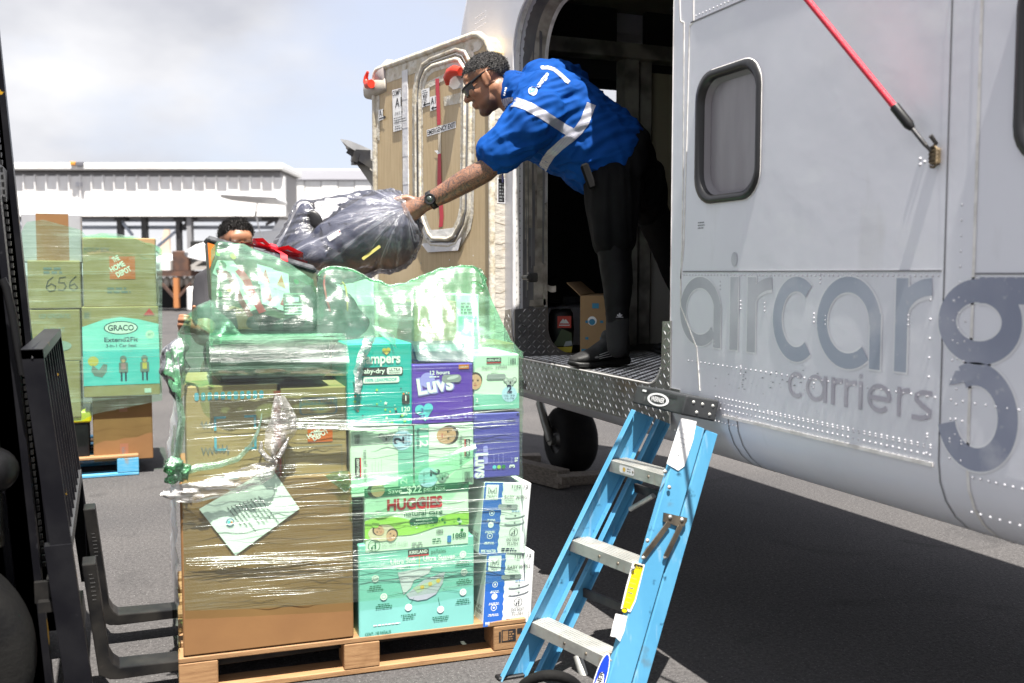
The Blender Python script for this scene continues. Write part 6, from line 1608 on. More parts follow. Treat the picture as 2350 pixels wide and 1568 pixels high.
GFS = film('film_over_suitcase', (0.74, 0.94, 0.82), (0.80, 0.93, 0.86), hz=.05, streak=.55, st=(3, 3, 60.0), lo=.50, hi=.66, rough=.28, bump=1.0, gl=.16, crinkle=26, gmin=.045)  # milky streaks put the white glare over the suitcase into the colour
P = []
for i in range(61):
    x = 480 + (796 - 480) * i / 60; row = []
    for j in range(25):
        t = j / 24; y = 766 + (862 - 766) * t; u, z = fpl(x, y); p = W3(u, z, .02 - .075 * min(1, t * 1.5) + .05 * max(0, t - .67) / .33)
        row.append(p + UN * (fbm(p.x * 5, p.y, p.z * 40, 4) * .008 + fbm(p.x * 9, 2, p.z * 12, 3) * .006))
    P.append(row)
mb = MB(); mb.grid(P); mb.build('bulging_film', GFS, wrap)
# taut creases in the film across the front: thin ridges that catch the sun
mb = MB(); g = random.Random(23)
def crease(x0, x1, y, dy, r_):
    pts = []
    for k in range(9):
        t = k / 8; x = x0 + (x1 - x0) * t; u, z = fpl(x, y + dy * t + .8 * math.sin(t * 7 + y)); pts.append(W3(u, z, -.018) + UN * .002 * math.sin(t * 11 + x0))
    mb.tube(pts, r_, 5, rs=[r_ * q_ for q_ in (.15, .5, .8, 1, .9, 1, .8, .5, .15)])
for k in range(150):
    y = g.uniform(905, 1375) if k % 3 else g.choice((962, 970, 978, 985, 1090, 1150, 1285, 1294, 1300, 1365, 1372)) + g.uniform(-4, 4)
    x0 = g.uniform(420, 1050); L = g.uniform(60, 330); x1 = min(1196, x0 + L)
    if y > 1395 - (x1 - 424) * .09: continue
    crease(x0, x1, y, -(x1 - x0) * g.uniform(.02, .11), g.choice((.0003, .0004, .0006, .0009)))
for k in range(10): crease(620 + g.uniform(-30, 40), 945 + g.uniform(-60, 30), 968 + g.uniform(-10, 16), g.uniform(-4, 6), g.choice((.0012, .0018, .0026)))
for k in range(7): crease(424 + g.uniform(0, 12), 700 + g.uniform(-60, 100), 1290 + g.uniform(-12, 12), g.uniform(-14, -4), g.choice((.0009, .0014)))
o_ = mb.build('film_creases', CRS, wrap); o_['kind'] = 'stuff'
# ------------------------------------------------------------------ wrapped car seat being passed up
NAVYC = mat('navy_moulded_cloth', (0.022, 0.026, 0.050), 0.65, c2=(0.032, 0.037, 0.066), ns=7, bump=.2, bs=60)
k_ = 4.22
sc0 = at(830, 545, k_)
mb = MB()
a1 = (RT * .86 + UP * .51); b1 = UP * .86 - RT * .51
mb.ell(at(835, 545, k_), (1, 1, 1), Matrix((a1 * .245, FW * .17, b1 * .145)).transposed())
mb.ell(at(890, 530, k_), (1, 1, 1), Matrix((RT * .135, FW * .15, UP * .165)).transposed())
mb.ell(at(760, 590, k_), (1, 1, 1), Matrix((RT * .19, FW * .16, UP * .10)).transposed())
mb.chain([at(700, 600, k_ - .02), at(690, 560, k_ - .03), at(703, 488, k_ - .03)], [.085, .065, .035])
mb.chain([at(655, 590, k_), at(672, 555, k_), at(700, 480, k_ + .02)], [.05, .045, .03])
mb.chain([at(745, 540, k_ - .08), at(850, 478, k_ - .06), at(915, 470, k_)], [.05, .055, .035])
me_ = remesh(mb, sc0, .011, 5)
seat = solid('wrapped_car_seat', me_, None, [NAVYC], org=sc0, label='navy padded car seat in clear film being lifted by the man in blue', cat='car seat')
mb = MB(); mb.ell(at(722, 505, k_ - .075), (1, 1, 1), Matrix(((RT * .5 - UP * .8).normalized() * .045, FW * .008, (RT * .8 + UP * .5).normalized() * .03)).transposed(), 14, 8); mb.build('shell_opening', BLACK, seat)
mb = MB(); ex = (RT * .86 + UP * .5); ey = UP * .86 - RT * .5
mb.box(at(768, 541, k_ - .185), (.062, .004, .022), 0, Matrix((ex, FW, ey)).transposed(), .0015); lb = mb.build('sewn_label', PWHITE, seat)
q = Print(at(768, 541, k_ - .188) - ex * .03 - ey * .01, ex, ey, -FW, gap=.001); q.lines(.004, .014, .045, 2, .002, .003, INKG); q.disc(.054, .015, .003, RED); q.build('label_print', lb)
mb = MB(); mb.bar(at(832, 595, k_ - .165), at(872, 565, k_ - .165), .012, .003, ey); mb.build('yellow_tag', pc('tag_yellow', (.45, .40, .12)), seat)
# clear film bag round it, gathered into the fist
mb = MB()
mb.ell(at(835, 545, k_), (1, 1, 1), Matrix((a1 * .262, FW * .195, b1 * .162)).transposed())
mb.ell(at(888, 532, k_), (1, 1, 1), Matrix((RT * .152, FW * .17, UP * .178)).transposed())
mb.ell(at(760, 590, k_), (1, 1, 1), Matrix((RT * .205, FW * .185, UP * .115)).transposed())
mb.chain([at(700, 605, k_ - .02), at(690, 560, k_ - .03), at(705, 486, k_ - .03)], [.10, .08, .05])
mb.chain([at(650, 595, k_), at(668, 555, k_), at(698, 480, k_ + .02)], [.062, .058, .042])
mb.chain([at(705, 480, k_ - .02), at(790, 478, k_ - .05), at(850, 462, k_ - .05), at(915, 470, k_ - .03)], [.03, .055, .05, .022])
mb.chain([at(760, 540, k_ - .11), at(850, 480, k_ - .09), at(925, 478, k_ - .05)], [.05, .06, .02])
me_ = remesh(mb, sc0, .010, 3); a_ = np_verts(me_); nn = np_norms(me_)
d_, FLOW = [], []
hand_l = at(935, 480, k_ - .06) - sc0
for v in a_:
    w_ = Vector(v); r_ = (w_ - hand_l); ang = math.atan2(r_.dot(UP), r_.dot(RT)); 
    d_.append((abs(fbm(ang * 11, r_.length * 1.2, 1.5, 3)) * .013 + fbm(v[0] * 22, v[1] * 22, v[2] * 22, 3) * .004)); FLOW.append((ang * 2.2, r_.length * 2.0, r_.dot(FW) * 1.5))
set_verts(me_, a_ + nn * np.array(d_)[:, None])
fa_ = me_.attributes.new('flow', 'FLOAT_VECTOR', 'POINT'); fa_.data.foreach_set('vector', np.array(FLOW, dtype=np.float32).reshape(-1))
solid('plastic_wrap', me_, seat, [CFF])

# ------------------------------------------------------------------ second pallet, far left
LY = 7.33
def lp(x, y, off=0.0):
    p = on(x, y, 'Y', LY + off); return p.x, p.z
def lbox(name, m, tl, br, d, label, off=0.0, cat='box', bev=.006):
    x0, z1 = lp(*tl, off); x1, z0 = lp(*br, off)
    return Carton(name, m, (x0, LY + off, z0), (1, 0, 0), (0, 0, 1), x1 - x0, z1 - z0, d, label, cat, None, bev)
PBLUE = mat('pallet_blue_paint', (0.05, 0.30, 0.52), 0.7, c2=(0.13, 0.36, 0.52), ns=7, stretch=(2, 14, 14), spots=[((.28, .22, .15), 9, .62, .74)])
pb_ = thing('blue_pallet', 'worn blue painted pallet under the second wrapped stack of boxes', 'pallet', (-.4, LY + .5, 0))
def bp(lo, hi, nm, m=PBLUE):
    mb = MB(); mb.mm(lo, hi, 0, .004); mb.build(nm, m, pb_)
X0_, X1_ = -1.06, .16
for k in range(6): bp((X0_, LY + .0 + k * .19, .125), (X1_, LY + .10 + k * .19, .145), 'deck_board', WOOD if k % 2 == 0 else PBLUE)
for xx in (X0_, -.52, .02): 
    for yy in (0, .45, .93): bp((xx, LY + yy, .024), (xx + .14, LY + yy + .12, .1245), 'block')
for yy in (.0, .45, .93): bp((X0_, LY + yy, .002), (X1_, LY + yy + .12, .0235), 'bottom_board')
b = lbox('tape_sealed_carton', CARD, (211, 905), (352, 1052), .55, 'orange brown carton at the bottom right of the far stack, sealed with tape', off=.06); p = b.front(); w, h = b.w, b.h
p.rect(w * .44, h * .02, w * .58, h * .25, mat('reddish_tape', (.27, .12, .07), .3)); p.text('AMPI', w * .53, h * .04, h * .05, INKG, 1, 0, 'L', None, 90); p.rect(w * .44, h * .72, w * .58, h, MATS['reddish_tape']); p.build('tape', b.ob)
gb = lbox('car_seat_box', CARD2, (187, 705), (368, 906), .55, 'turquoise car seat box with GRACO oval in the far wrapped stack'); p = gb.front(); w, h = gb.w, gb.h
TURQ = pc('box_turquoise', (0.10, 0.52, 0.60)); TURQ2 = pc('box_turquoise_pale', (0.30, 0.66, 0.70))
zt_ = h * .845
p.rect(0, h * .13, w, h * .52, TURQ, 1); p.poly([(0, h * .52), (w, h * .52), (w, h * .80), (w * .72, h * .86), (w * .5, h * .885), (w * .28, h * .86), (0, h * .78)], TURQ2, 1)
p.disc(w * .5, h * .765, w * .225, NAVY, 2, ry=h * .075); p.disc(w * .5, h * .765, w * .21, PWHITE, 3, ry=h * .065); p.text('GRACO', w * .5, h * .735, h * .062, NAVY, 4, .03, 'C', w * .34)
p.text('Extend2Fit', w * .5, h * .61, h * .05, NAVY, 2, .02, 'C', w * .44); p.text('3-in-1 Car Seat', w * .5, h * .55, h * .036, NAVY, 2, .01, 'C', w * .40)
p.disc(w * .88, h * .685, w * .06, PALEG, 2); p.text('#1', w * .88, h * .665, h * .04, NAVY, 3, 0, 'C'); barcode(p, w * .03, h * .88, w * .07, h * .06, 2); p.poly([(w * .80, h * .90), (w * .88, h * .98), (w * .95, h * .90)], RED, 2)
p.disc(w * .13, h * .40, w * .07, GOLD, 2)
for cx_, ty in ((.19, 0), (.52, 1), (.80, 1)):
    if ty:
        p.rect(w * (cx_ - .06), h * .26, w * (cx_ + .06), h * .38, INKG, 3, .01); p.disc(w * cx_, h * .415, w * .045, INKG, 3, ry=h * .04); p.disc(w * cx_, h * .395, w * .025, SKN, 4, n=10); p.rect(w * (cx_ - .03), h * .30, w * (cx_ + .03), h * .37, pc('print_pinkish', (.45, .2, .25)) if cx_ < .6 else GOLD, 4)
        for sx in (-1, 1): p.rect(w * (cx_ + sx * .028 - .012), h * .17, w * (cx_ + sx * .028 + .012), h * .27, NAVY, 4)
    else:
        p.poly([(w * .10, h * .30), (w * .14, h * .24), (w * .24, h * .22), (w * .30, h * .28), (w * .31, h * .36), (w * .26, h * .37), (w * .20, h * .30), (w * .12, h * .36)], INKG, 3)
p.rect(w * .79, h * .03, w * .88, h * .08, LGREY, 2); p.build('printed_artwork', gb.ob)
hb_ = lbox('orange_logo_carton', CARD2, (188, 545), (360, 703), .5, 'brown carton with square orange store logo on top of the turquoise box', off=.02); p = hb_.front(); w, h = hb_.w, hb_.h
p.rect(w * .36, h * .40, w * .71, h * .73, HDO, 1)
for (t_, x_, y_) in (('THE', .42, .64), ('HOME', .385, .50), ('DEPOT', .47, .425)): p.text(t_, w * x_, h * y_, h * .075, PWHITE, 2, .03, rot=28, w=w * (.10 if t_ == 'THE' else .22))
p.text('MEDIUM BOX', w * .02, h * .80, h * .06, INKG, 1, 0, w=w * .34); p.lines(w * .32, h * .28, w * .4, 2, h * .03, h * .02, INKG); p.build('printed_artwork', hb_.ob)
c_ = lbox('marker_numbered_carton', CARD2, (62, 598), (187, 708), .5, 'carton with 656 in black marker, left column of the far stack', off=.03); p = c_.front(); w, h = c_.w, c_.h
def scr(pts, w_=.006): p.line([(w * a_, h * b_) for a_, b_ in pts], w_, INK, 1)
scr([(.48, .66), (.38, .58), (.34, .44), (.40, .36), (.50, .38), (.52, .47), (.44, .52), (.36, .46)]); scr([(.72, .66), (.60, .64), (.58, .54), (.68, .54), (.72, .46), (.66, .38), (.56, .40)]); scr([(.92, .68), (.80, .56), (.78, .44), (.86, .38), (.94, .44), (.88, .52), (.80, .48)])
p.lines(w * .3, h * .86, w * .5, 2, h * .05, h * .03, INKG); p.build('marker_writing', c_.ob)
c_ = lbox('shipping_carton', CARD2, (62, 712), (187, 828), .5, 'plain tan carton with grey print, middle of the far left column', off=.03); p = c_.front(); w, h = c_.w, c_.h
p.text('KEEP REFRIGERATED', w * .22, h * .84, h * .08, GRYP, 1, 0, w=w * .6); p.text('30 COUNT', w * .30, h * .58, h * .08, GRYP, 1, 0, w=w * .4); p.disc(w * .6, h * .3, w * .22, GRYP, 1, ry=h * .1); p.build('printed_artwork', c_.ob)
lbox('shipping_carton', CARD2, (118, 830), (187, 958), .5, 'lowest narrow tan carton in the far left column behind the forklift', off=.03); 
tc_ = lbox('grey_taped_carton', mat('grey_box', (.33, .33, .35), .6, c2=(.27, .27, .29), ns=4), (48, 490), (188, 603), .42, 'grey taped carton topmost on the far stack with bare brown middle', off=.08); p = tc_.front(); w, h = tc_.w, tc_.h
p.rect(w * .24, 0, w * .79, h, CARD, 1); p.build('bare_cardboard', tc_.ob)
p = tc_.top(); p.rect(w * .24, 0, w * .79, .42, CARD, 1); p.build('bare_cardboard', tc_.ob)
to = lbox('black_tote', BLACK, (120, 968), (206, 1056), .5, 'black storage tote with yellow lid at the foot of the far stack', off=.05, cat='tote')
x0, z1 = lp(118, 948, .04); x1, z0 = lp(210, 968, .04); mb = MB(); mb.mm((x0, LY + .04, z0 - .004), (x1, LY + .56, z1), 0, .01); mb.build('lid', mat('yellow_lid', (.60, .48, .01), .4), to.ob)
lw = thing('stretch_wrap', 'green stretch film wound round the far stack behind the forklift', 'plastic wrap', (-.4, LY + .4, .4))
LF = film('far_green_film', (0.69, 0.93, 0.77), (0.58, 0.88, 0.69), hz=.10, streak=.26, st=(1.4, 1.4, 36.0), lo=.54, hi=.70, rough=.32, bump=.6, gl=.008, crinkle=18, gmin=.09)
P = []
for i in range(61):
    x = 46 + (372 - 46) * i / 60; row = []
    top = interp([(46, 540), (60, 510), (100, 505), (186, 528), (200, 545), (240, 540), (300, 545), (330, 555), (362, 566), (372, 570)], x)
    bot_ = interp([(46, 960), (186, 966), (215, 950), (372, 918)], x)
    for j in range(71):
        y = bot_ + (top - bot_) * j / 70; X_, Z_ = lp(x, y); d = fbm(X_ * 4, 0, Z_ * 20, 4) * .0022 + fbm(X_ * 6, 3, Z_ * 5, 3) * .006
        row.append((X_, LY - .02 + d, Z_))
    P.append(row)
mb = MB(); mb.grid(P); mb.build('front_film', LF, lw)
P = []
for i in range(41):
    t = i / 40; x = 190 + 182 * t; row = []
    for j in range(17):
        k = j / 16; X_, Z_ = lp(x, interp([(190, 545), (240, 538), (300, 543), (330, 553), (362, 565), (372, 575)], x)); z = Z_ - .05 * math.sin(math.pi * k) + fbm(X_ * 6, k * 3, 1, 3) * .03
        row.append((X_, LY - .02 + k * .55, z + .03 * k))
    P.append(row)
mb = MB(); mb.grid(P); mb.build('top_film', LF, lw)
X_ = lp(366, 800)[0]
P = [[(X_ + fbm(k * 2, z * 3, 0, 3) * .02 - .03 * max(0, z - 1.3), LY - .02 + k * .55, z) for z in [.56 + .045 * j for j in range(25)]] for k in [i / 10 for i in range(11)]]
mb = MB(); mb.grid(P); mb.build('side_film', LF, lw)

# ------------------------------------------------------------------ step ladder leaning on the fuselage
LBLU = mat('ladder_fibreglass_blue', (0.07, 0.265, 0.45), 0.42, c2=(0.088, 0.30, 0.48), ns=3, stretch=(4, 4, 1), bump=.05, bs=40, spots=[((0.02, 0.08, 0.14), 26, .64, .74), ((0.26, 0.42, 0.54), 12, .60, .78, (3, 3, .5)), ((0.10, 0.12, 0.12), 5, .64, .74)])
GALV = mat('galvanised_step', (0.50, 0.50, 0.48), 0.5, .55, c2=(0.40, 0.40, 0.38), ns=11, spots=[((0.42, 0.34, 0.26), 8, .60, .74, (1, 4, 1))], bump=.15, bs=30)
CAPM = mat('ladder_cap_black', (0.02, 0.022, 0.024), 0.5, c2=(0.035, 0.037, 0.04), ns=8, spots=[((.14, .14, .14), 18, .68, .76)])
BRKT = mat('bronze_bracket', (0.26, 0.22, 0.17), 0.45, 0.8, c2=(0.14, 0.12, 0.10), ns=16)
ld = thing('step_ladder', 'folded blue fibreglass stepladder with black cap leaning against the fuselage sill', 'ladder', (1.45, 2.95, 0))
ZB, ZT = 0.0, .925
def LX(z): return 1.342 + .40 * z
def NY(z): return 2.655 + (2.752 - 2.655) * z / ZT
def FY(z): return 3.13 + (3.062 - 3.13) * z / ZT
def LXF(z): return 1.215 + .5135 * z
Nb, Nt = Vector((LX(ZB), NY(ZB), ZB)), Vector((LX(ZT), NY(ZT), ZT))
Fb, Ft = Vector((LXF(ZB), FY(ZB), ZB)), Vector((LXF(ZT), FY(ZT), ZT))
DV = Vector((1, 0, -.40)).normalized()
def channel(b_, t_, sgn, d0, dep, name):
    """C rail from b_ to t_, web outwards (sgn = -1 near side), depth dep starting d0 behind the front edge"""
    l_ = (t_ - b_).normalized(); wn_ = DV.cross(l_).normalized()      # across
    if wn_.y * sgn < 0: wn_ = -wn_
    M = Matrix((DV, wn_, l_)).transposed(); L = (t_ - b_).length; c0 = (b_ + t_) / 2
    mb = MB()
    mb.box(c0 + DV * (d0 + dep / 2), (dep, .004, L), 0, M, .0015)
    for e__ in (d0 + .002, d0 + dep - .002): mb.box(c0 + DV * e__ - wn_ * .0145, (.004, .025, L), 0, M, .0015)
    mb.box(c0 + DV * (d0 + .0205) - wn_ * .004, (.010, .006, L), 0, M, .001)
    return mb.build(name, LBLU, ld), wn_
nr, nwn = channel(Nb, Nt, -1, 0, .083, 'front_rail'); fr_, fwn = channel(Fb, Ft, 1, 0, .083, 'front_rail')
channel(Nb + Vector((.006, .012, 0)), Nt + Vector((.0, .006, 0)), -1, .094, .048, 'rear_rail'); channel(Fb + Vector((.006, -.03, 0)), Ft + Vector((0, -.02, 0)), 1, .094, .048, 'rear_rail')
cpts = [Vector((1.714, 0, 1.009)), Vector((1.694, 0, .947)), Vector((1.824, 0, .917)), Vector((1.838, 0, .986))]
mb = MB(); poly = [p_ + Vector((0, 2.742, 0)) for p_ in cpts]; mb.prism(poly, (0, .325, 0)); capo = mb.build('top_cap', CAPM, ld)
bvm = capo.modifiers.new('edge', 'BEVEL'); bvm.width = .005; bvm.segments = 2
fn = Vector((-(cpts[0].z - cpts[1].z), 0, cpts[0].x - cpts[1].x)).normalized()
fo = Vector((1.694, 3.067, .947)); fu, fv = Vector((0, -1, 0)), (cpts[0] - cpts[1]).normalized()
q = Print(fo, fu, fv, fn, gap=.001)
q.disc(.165, .031, .070, pc('logo_silver', (.62, .62, .63)), 1, ry=.022, n=30); q.disc(.165, .031, .054, CAPM, 2, ry=.0155, n=28); q.text('WERNER', .165, .0235, .0155, pc('logo_silver', (.62, .62, .63)), 3, .03, 'C', .088)
q.rect(.045, .046, .095, .056, INK, 1, .003); q.rect(.225, .046, .275, .056, INK, 1, .003); q.rect(.05, .047, .078, .054, LGREY, 2, .002); q.build('cap_logo', capo)
for (a_, b_) in ((.03, .045), (.065, .043), (.05, .014), (.10, .014), (.105, .043)):
    c_ = Vector((1.700, 2.742, .947)) + Vector((1, 0, -.19)).normalized() * a_ + Vector((.25, 0, .97)) * b_
    rv2 = MB(); rv2.lathe(c_, (0, -1, 0), [(.006, 0), (.005, .002), (.0, .003)], 10); rv2.build('cap_rivet', GALV, capo)
for zz in (.752, .478, .200):
    a_, c_ = Vector((LX(zz), NY(zz) + .004, zz)), Vector((LXF(zz), FY(zz) - .004, zz)); L = (c_ - a_).length; mid_ = (a_ + c_) / 2; yd_ = (c_ - a_).normalized(); xd_ = Vector((yd_.y, -yd_.x, 0)); MS = Matrix((xd_, yd_, UZ)).transposed()
    fdir = Vector((1, 0, 0)); mb = MB()
    mb.box(mid_ + MS @ Vector((.040, 0, -.002)), (.076, L, .003), 0, MS); mb.box(mid_ + MS @ Vector((.002, 0, -.021)), (.003, L, .040), 0, MS); mb.box(mid_ + MS @ Vector((.077, 0, -.018)), (.003, L, .034), 0, MS)
    for k in range(6): mb.box(mid_ + MS @ Vector((.010 + .012 * k, 0, .0005)), (.0035, L, .002), 0, MS)
    s_ = mb.build('step', GALV, ld)
    for yy in (.3, .55): mb = MB(); mb.lathe(a_.lerp(c_, yy) + MS @ Vector((.0005, 0, -.02)), -xd_, [(.006, 0), (.005, .002), (0, .003)], 10); mb.build('step_rivet', BRKT, s_)
    if zz > .7:
        q = Print(a_.lerp(c_, .78) + Vector((.0, 0, -.036)), -yd_, (0, 0, 1), -xd_, gap=.001); q.rect(0, .004, .085, .030, PWHITE, 1, .008); q.disc(.028, .017, .008, GOLD, 2); q.lines(.045, .024, .03, 2, .004, .004, INKG, 2); q.build('step_label', s_)
for zz in (.70, .34):
    a_, c_ = Vector((LX(zz) + .12, NY(zz) + .02, zz - .05)), Vector((LXF(zz) + .12, FY(zz) - .04, zz - .05)); mb = MB(); mb.bar(a_, c_, .03, .01, (0, 0, 1)); mb.build('rear_brace', STEEL_DK, ld)
mb = MB(); a_ = Vector((LX(.66) + .06, NY(.66) + .14, .66)); mb.tube([a_, a_ + Vector((-.02, .12, -.07))], .009, 8); mb.build('spreader_link', GALV, ld)
# spreader folded against the near rails
def nq(x, y, out=.006): return onp(x, y, Nt, nwn) + nwn * out
mb = MB()
mb.prism([nq(x_, y_, .003) for x_, y_ in ((1521, 1176), (1574, 1188), (1573, 1196), (1566, 1208), (1548, 1206), (1519, 1196))], nwn * .006); mb.build('spreader_plate', BRKT, ld)
mb = MB(); mb.bar(nq(1530, 1200, .012), nq(1473, 1278, .010), .019, .004, None); mb.build('spreader_arm', BRKT, ld)
mb = MB(); mb.bar(nq(1557, 1206, .012), nq(1523, 1276, .012), .019, .004, None); mb.build('spreader_arm', BRKT, ld)
mb = MB()
for x_, y_ in ((1534, 1186), (1561, 1192), (1472, 1279), (1522, 1277), (1522, 1082), (1532, 1118), (1449, 1303), (1482, 1240)): mb.lathe(nq(x_, y_, .010), nwn, [(.007, 0), (.006, .003), (0, .004)], 10)
mb.build('rail_bolt', GALV, ld)
l_ = (Nt - Nb).normalized()
q = Print(Nb, DV, l_, nwn, gap=.0045)
def wq(x, y):
    p_ = onp(x, y, Nb + nwn * .003, nwn) - Nb; return (p_.dot(DV), p_.dot(l_))
q.poly([wq(*v) for v in ((1562, 960), (1598, 967), (1590, 1010), (1570, 1070), (1556, 1080), (1529, 1064), (1540, 1030))], PWHITE, 1)
for k in range(9):
    a_ = wq(1566 - 4.1 * k, 985 + 9.4 * k); q.rect(a_[0] - .004, a_[1], a_[0] + .026, a_[1] + .002, LGREY, 2)
for k in range(9):
    a_ = wq(rnd.uniform(1545, 1590), rnd.uniform(975, 1060)); q.disc(a_[0], a_[1], rnd.uniform(.001, .003), INKG, 3, n=6)
flush(q, 'rail_label', nr)
q.poly([wq(*v) for v in ((1452, 1288), (1479, 1296), (1458, 1380), (1446, 1405), (1424, 1397), (1436, 1345))], PWHITE, 1); YEL = pc('label_bright_yellow', (.80, .66, .01))
q.poly([wq(*v) for v in ((1455, 1292), (1476, 1298), (1456, 1376), (1445, 1399), (1428, 1393), (1440, 1345))], YEL, 2)
q.poly([wq(*v) for v in ((1455, 1293), (1475, 1298), (1473, 1308), (1452, 1302))], INK, 3); a_ = wq(1458, 1304); q.text('CAUTION', a_[0] - .002, a_[1] + .001, .007, YEL, 4, .02, w=.028, rot=-2)
for k in range(7):
    a_ = wq(1450 - 2.6 * k, 1316 + 11 * k); q.rect(a_[0], a_[1], a_[0] + rnd.uniform(.012, .022), a_[1] + .003, INKG if k in (3, 4) else GOLD, 3)
flush(q, 'rail_label', nr)
a_ = wq(1432, 1401); q.disc(a_[0], a_[1], .012, INK, 2, ry=.009); q.disc(a_[0], a_[1], .009, YEL, 3, ry=.006)
flush(q, 'rail_label', nr)
q.poly([wq(*v) for v in ((1412, 1408), (1439, 1414), (1432, 1448), (1422, 1472), (1412, 1462), (1400, 1460), (1404, 1440))], PWHITE, 1); q.poly([wq(*v) for v in ((1420, 1425), (1430, 1430), (1420, 1450), (1414, 1440))], LGREY, 2)
flush(q, 'rail_label', nr)
a_ = wq(1374, 1560); q.disc(a_[0] + .004, a_[1], .022, PWHITE, 1, ry=.085); q.disc(a_[0] + .004, a_[1], .019, pc('oval_blue', (.01, .05, .55)), 2, ry=.080); q.disc(a_[0] + .004, a_[1] - .02, .014, PWHITE, 3, ry=.045); q.text('WERNER', a_[0] + .009, a_[1] - .02, .016, INK, 4, .03, 'C', None, 90)
q.build('rail_label', nr)
for b_ in (Nb, Fb): mb = MB(); mb.box(b_ + DV * .045 + Vector((0, 0, .014)), (.10, .04, .028), 0, None, .004); mb.build('foot_pad', BLACK, ld)

# black rubber hose lying behind the ladder foot
ho_ = thing('rubber_hose', 'thick black rubber hose curled on the asphalt behind the ladder foot', 'hose', (1.55, 3.1, 0))
c0 = on(1262, 1640, 'Z', .05)
mb = MB(); mb.tube([c0 + RT * (.10 * math.cos(R(a__))) + UZ * (.03 + .10 * math.sin(R(a__))) + FW * (.02 * math.cos(R(a__ * 2))) for a__ in range(-20, 201, 10)], .017, 12); mb.build('hose', RUBBER, ho_)
mb = MB(); mb.tube([c0 + RT * (-.10) + UZ * .0 - FW * .0, c0 + RT * (-.2) - FW * .1, c0 - RT * .2 - FW * .3], .026, 12); mb.build('hose_end', RUBBER, ho_)
mb = MB(); a_ = on(1325, 1505, 'Y', 3.1); mb.tube([a_, on(1362, 1620, 'Y', 3.0)], .016, 12); tag(mb.build('grey_pole', GALV), 'short dull grey metal pole leaning under the lowest ladder step', 'pole')

# ------------------------------------------------------------------ forklift
FBLK = mat('forklift_black_paint', (0.006, 0.006, 0.008), 0.34, c2=(0.011, 0.011, 0.013), ns=7, bump=.06, bs=25, spots=[((0.42, 0.24, 0.02), 9, .695, .71), ((0.04, 0.04, 0.045), 22, .70, .80)], spec=.09)
FGREY = mat('fork_steel', (0.012, 0.012, 0.013), 0.42, .3, c2=(0.03, 0.028, 0.026), ns=9, stretch=(1, 1, 1), spots=[((.08, .07, .06), 14, .70, .82)], spec=.12)
GREASE = mat('greasy_dark', (0.008, 0.008, 0.008), 0.35)
fk = thing('forklift', 'black forklift with load backrest and two forks under the main pallet', 'forklift', (-.6, 3.6, 0))
def FX(z): return -.05 - .105 * z            # front face of the carriage leans back
def fbar(y0, y1, z0, z1, dx0, dx1, name, m=FBLK, bev=.004):
    """slab following the carriage lean"""
    mb = MB()
    P = [Vector((FX(z) + dx, y, z)) for z in (z0, z1) for y in (y0, y1) for dx in (dx0, dx1)]
    mb.prism([P[0], P[1], P[3], P[2]], P[4] - P[0]); return mb.build(name, m, fk)
fbar(3.03, 3.055, .22, 1.19, -.055, 0, 'backrest_post'); fbar(4.09, 4.115, .22, 1.175, -.055, 0, 'backrest_post')
mb = MB(); mb.tube([(FX(1.18) - .0275, 3.03, 1.165), (FX(1.18) - .0275, 3.04, 1.183), (FX(1.18) - .0275, 3.06, 1.19), (FX(1.18) - .0275, 4.10, 1.185)], .004, 6); mb.build('top_weld', FBLK, fk)
fbar(3.03, 4.115, 1.165, 1.192, -.055, 0.001, 'backrest_top_bar'); fbar(3.05, 4.10, .625, .655, -.05, .002, 'backrest_lower_bar', mat('worn_grey_bar', (.07, .07, .075), .4, .4))
for k in range(7): fbar(3.17 + .125 * k, 3.182 + .125 * k, .655, 1.166, -.05, -.002, 'backrest_bar')
fbar(3.1, 4.05, .43, .52, -.085, -.05, 'carriage_plate', FGREY); fbar(3.1, 4.05, .12, .20, -.085, -.05, 'carriage_plate', FGREY)
fbar(3.02, 3.065, .10, .64, -.07, .0, 'backrest_post')
def fork(y0, ztop_):
    w_ = .10; mb = MB()
    pts = [(FX(ztop_) - .005, ztop_), (FX(ztop_) + .036, ztop_), (FX(.16) + .036, .16), (FX(.13) + .045, .135), (.0, .118), (1.05, .085), (1.05, .078), (.0, .078), (-.03, .082), (FX(.10) - .003, .10)]
    mb.prism([Vector((x_, y0, z_)) for x_, z_ in pts], (0, w_, 0)); o = mb.build('fork', FGREY, fk); b_ = o.modifiers.new('edge', 'BEVEL'); b_.width = .004; b_.segments = 2
    q = Print(Vector((FX(.1) + .037, y0 + w_, .1)), (0, -1, 0), Vector((-.105, 0, 1)), None, gap=.001); return o
for y0, zt__ in ((3.415, .47), (3.955, .53)):
    o = fork(y0, zt__)
    q = Print(Vector((FX(.1) - .0, y0 - .001, .1)), (1, 0, 0), Vector((-.105, 0, 1)), (0, -1, 0), gap=.001)
    q.lines(.012, .34, .016, 7, .002, .012, pc('stamp_grey', (.10, .10, .10)), 0, 'L', 3); q.build('stamped_mark', o)
def MX(z): return -.20 - .066 * (z - .3)
for yy, nm in ((3.26, 'mast_rail'), (3.86, 'mast_rail')):
    for (dx0, dx1, z1_, m_) in ((-.20, -.02, 3.2, FBLK), (-.14, 0.0, 3.0, FBLK)):
        mb = MB(); P = [Vector((MX(z_) + dx, y_, z_)) for z_ in (.12, z1_) for y_ in (yy, yy + .06) for dx in (dx0, dx1)]
        mb.prism([P[0], P[1], P[3], P[2]], P[4] - P[0]); mb.build(nm, m_, fk)
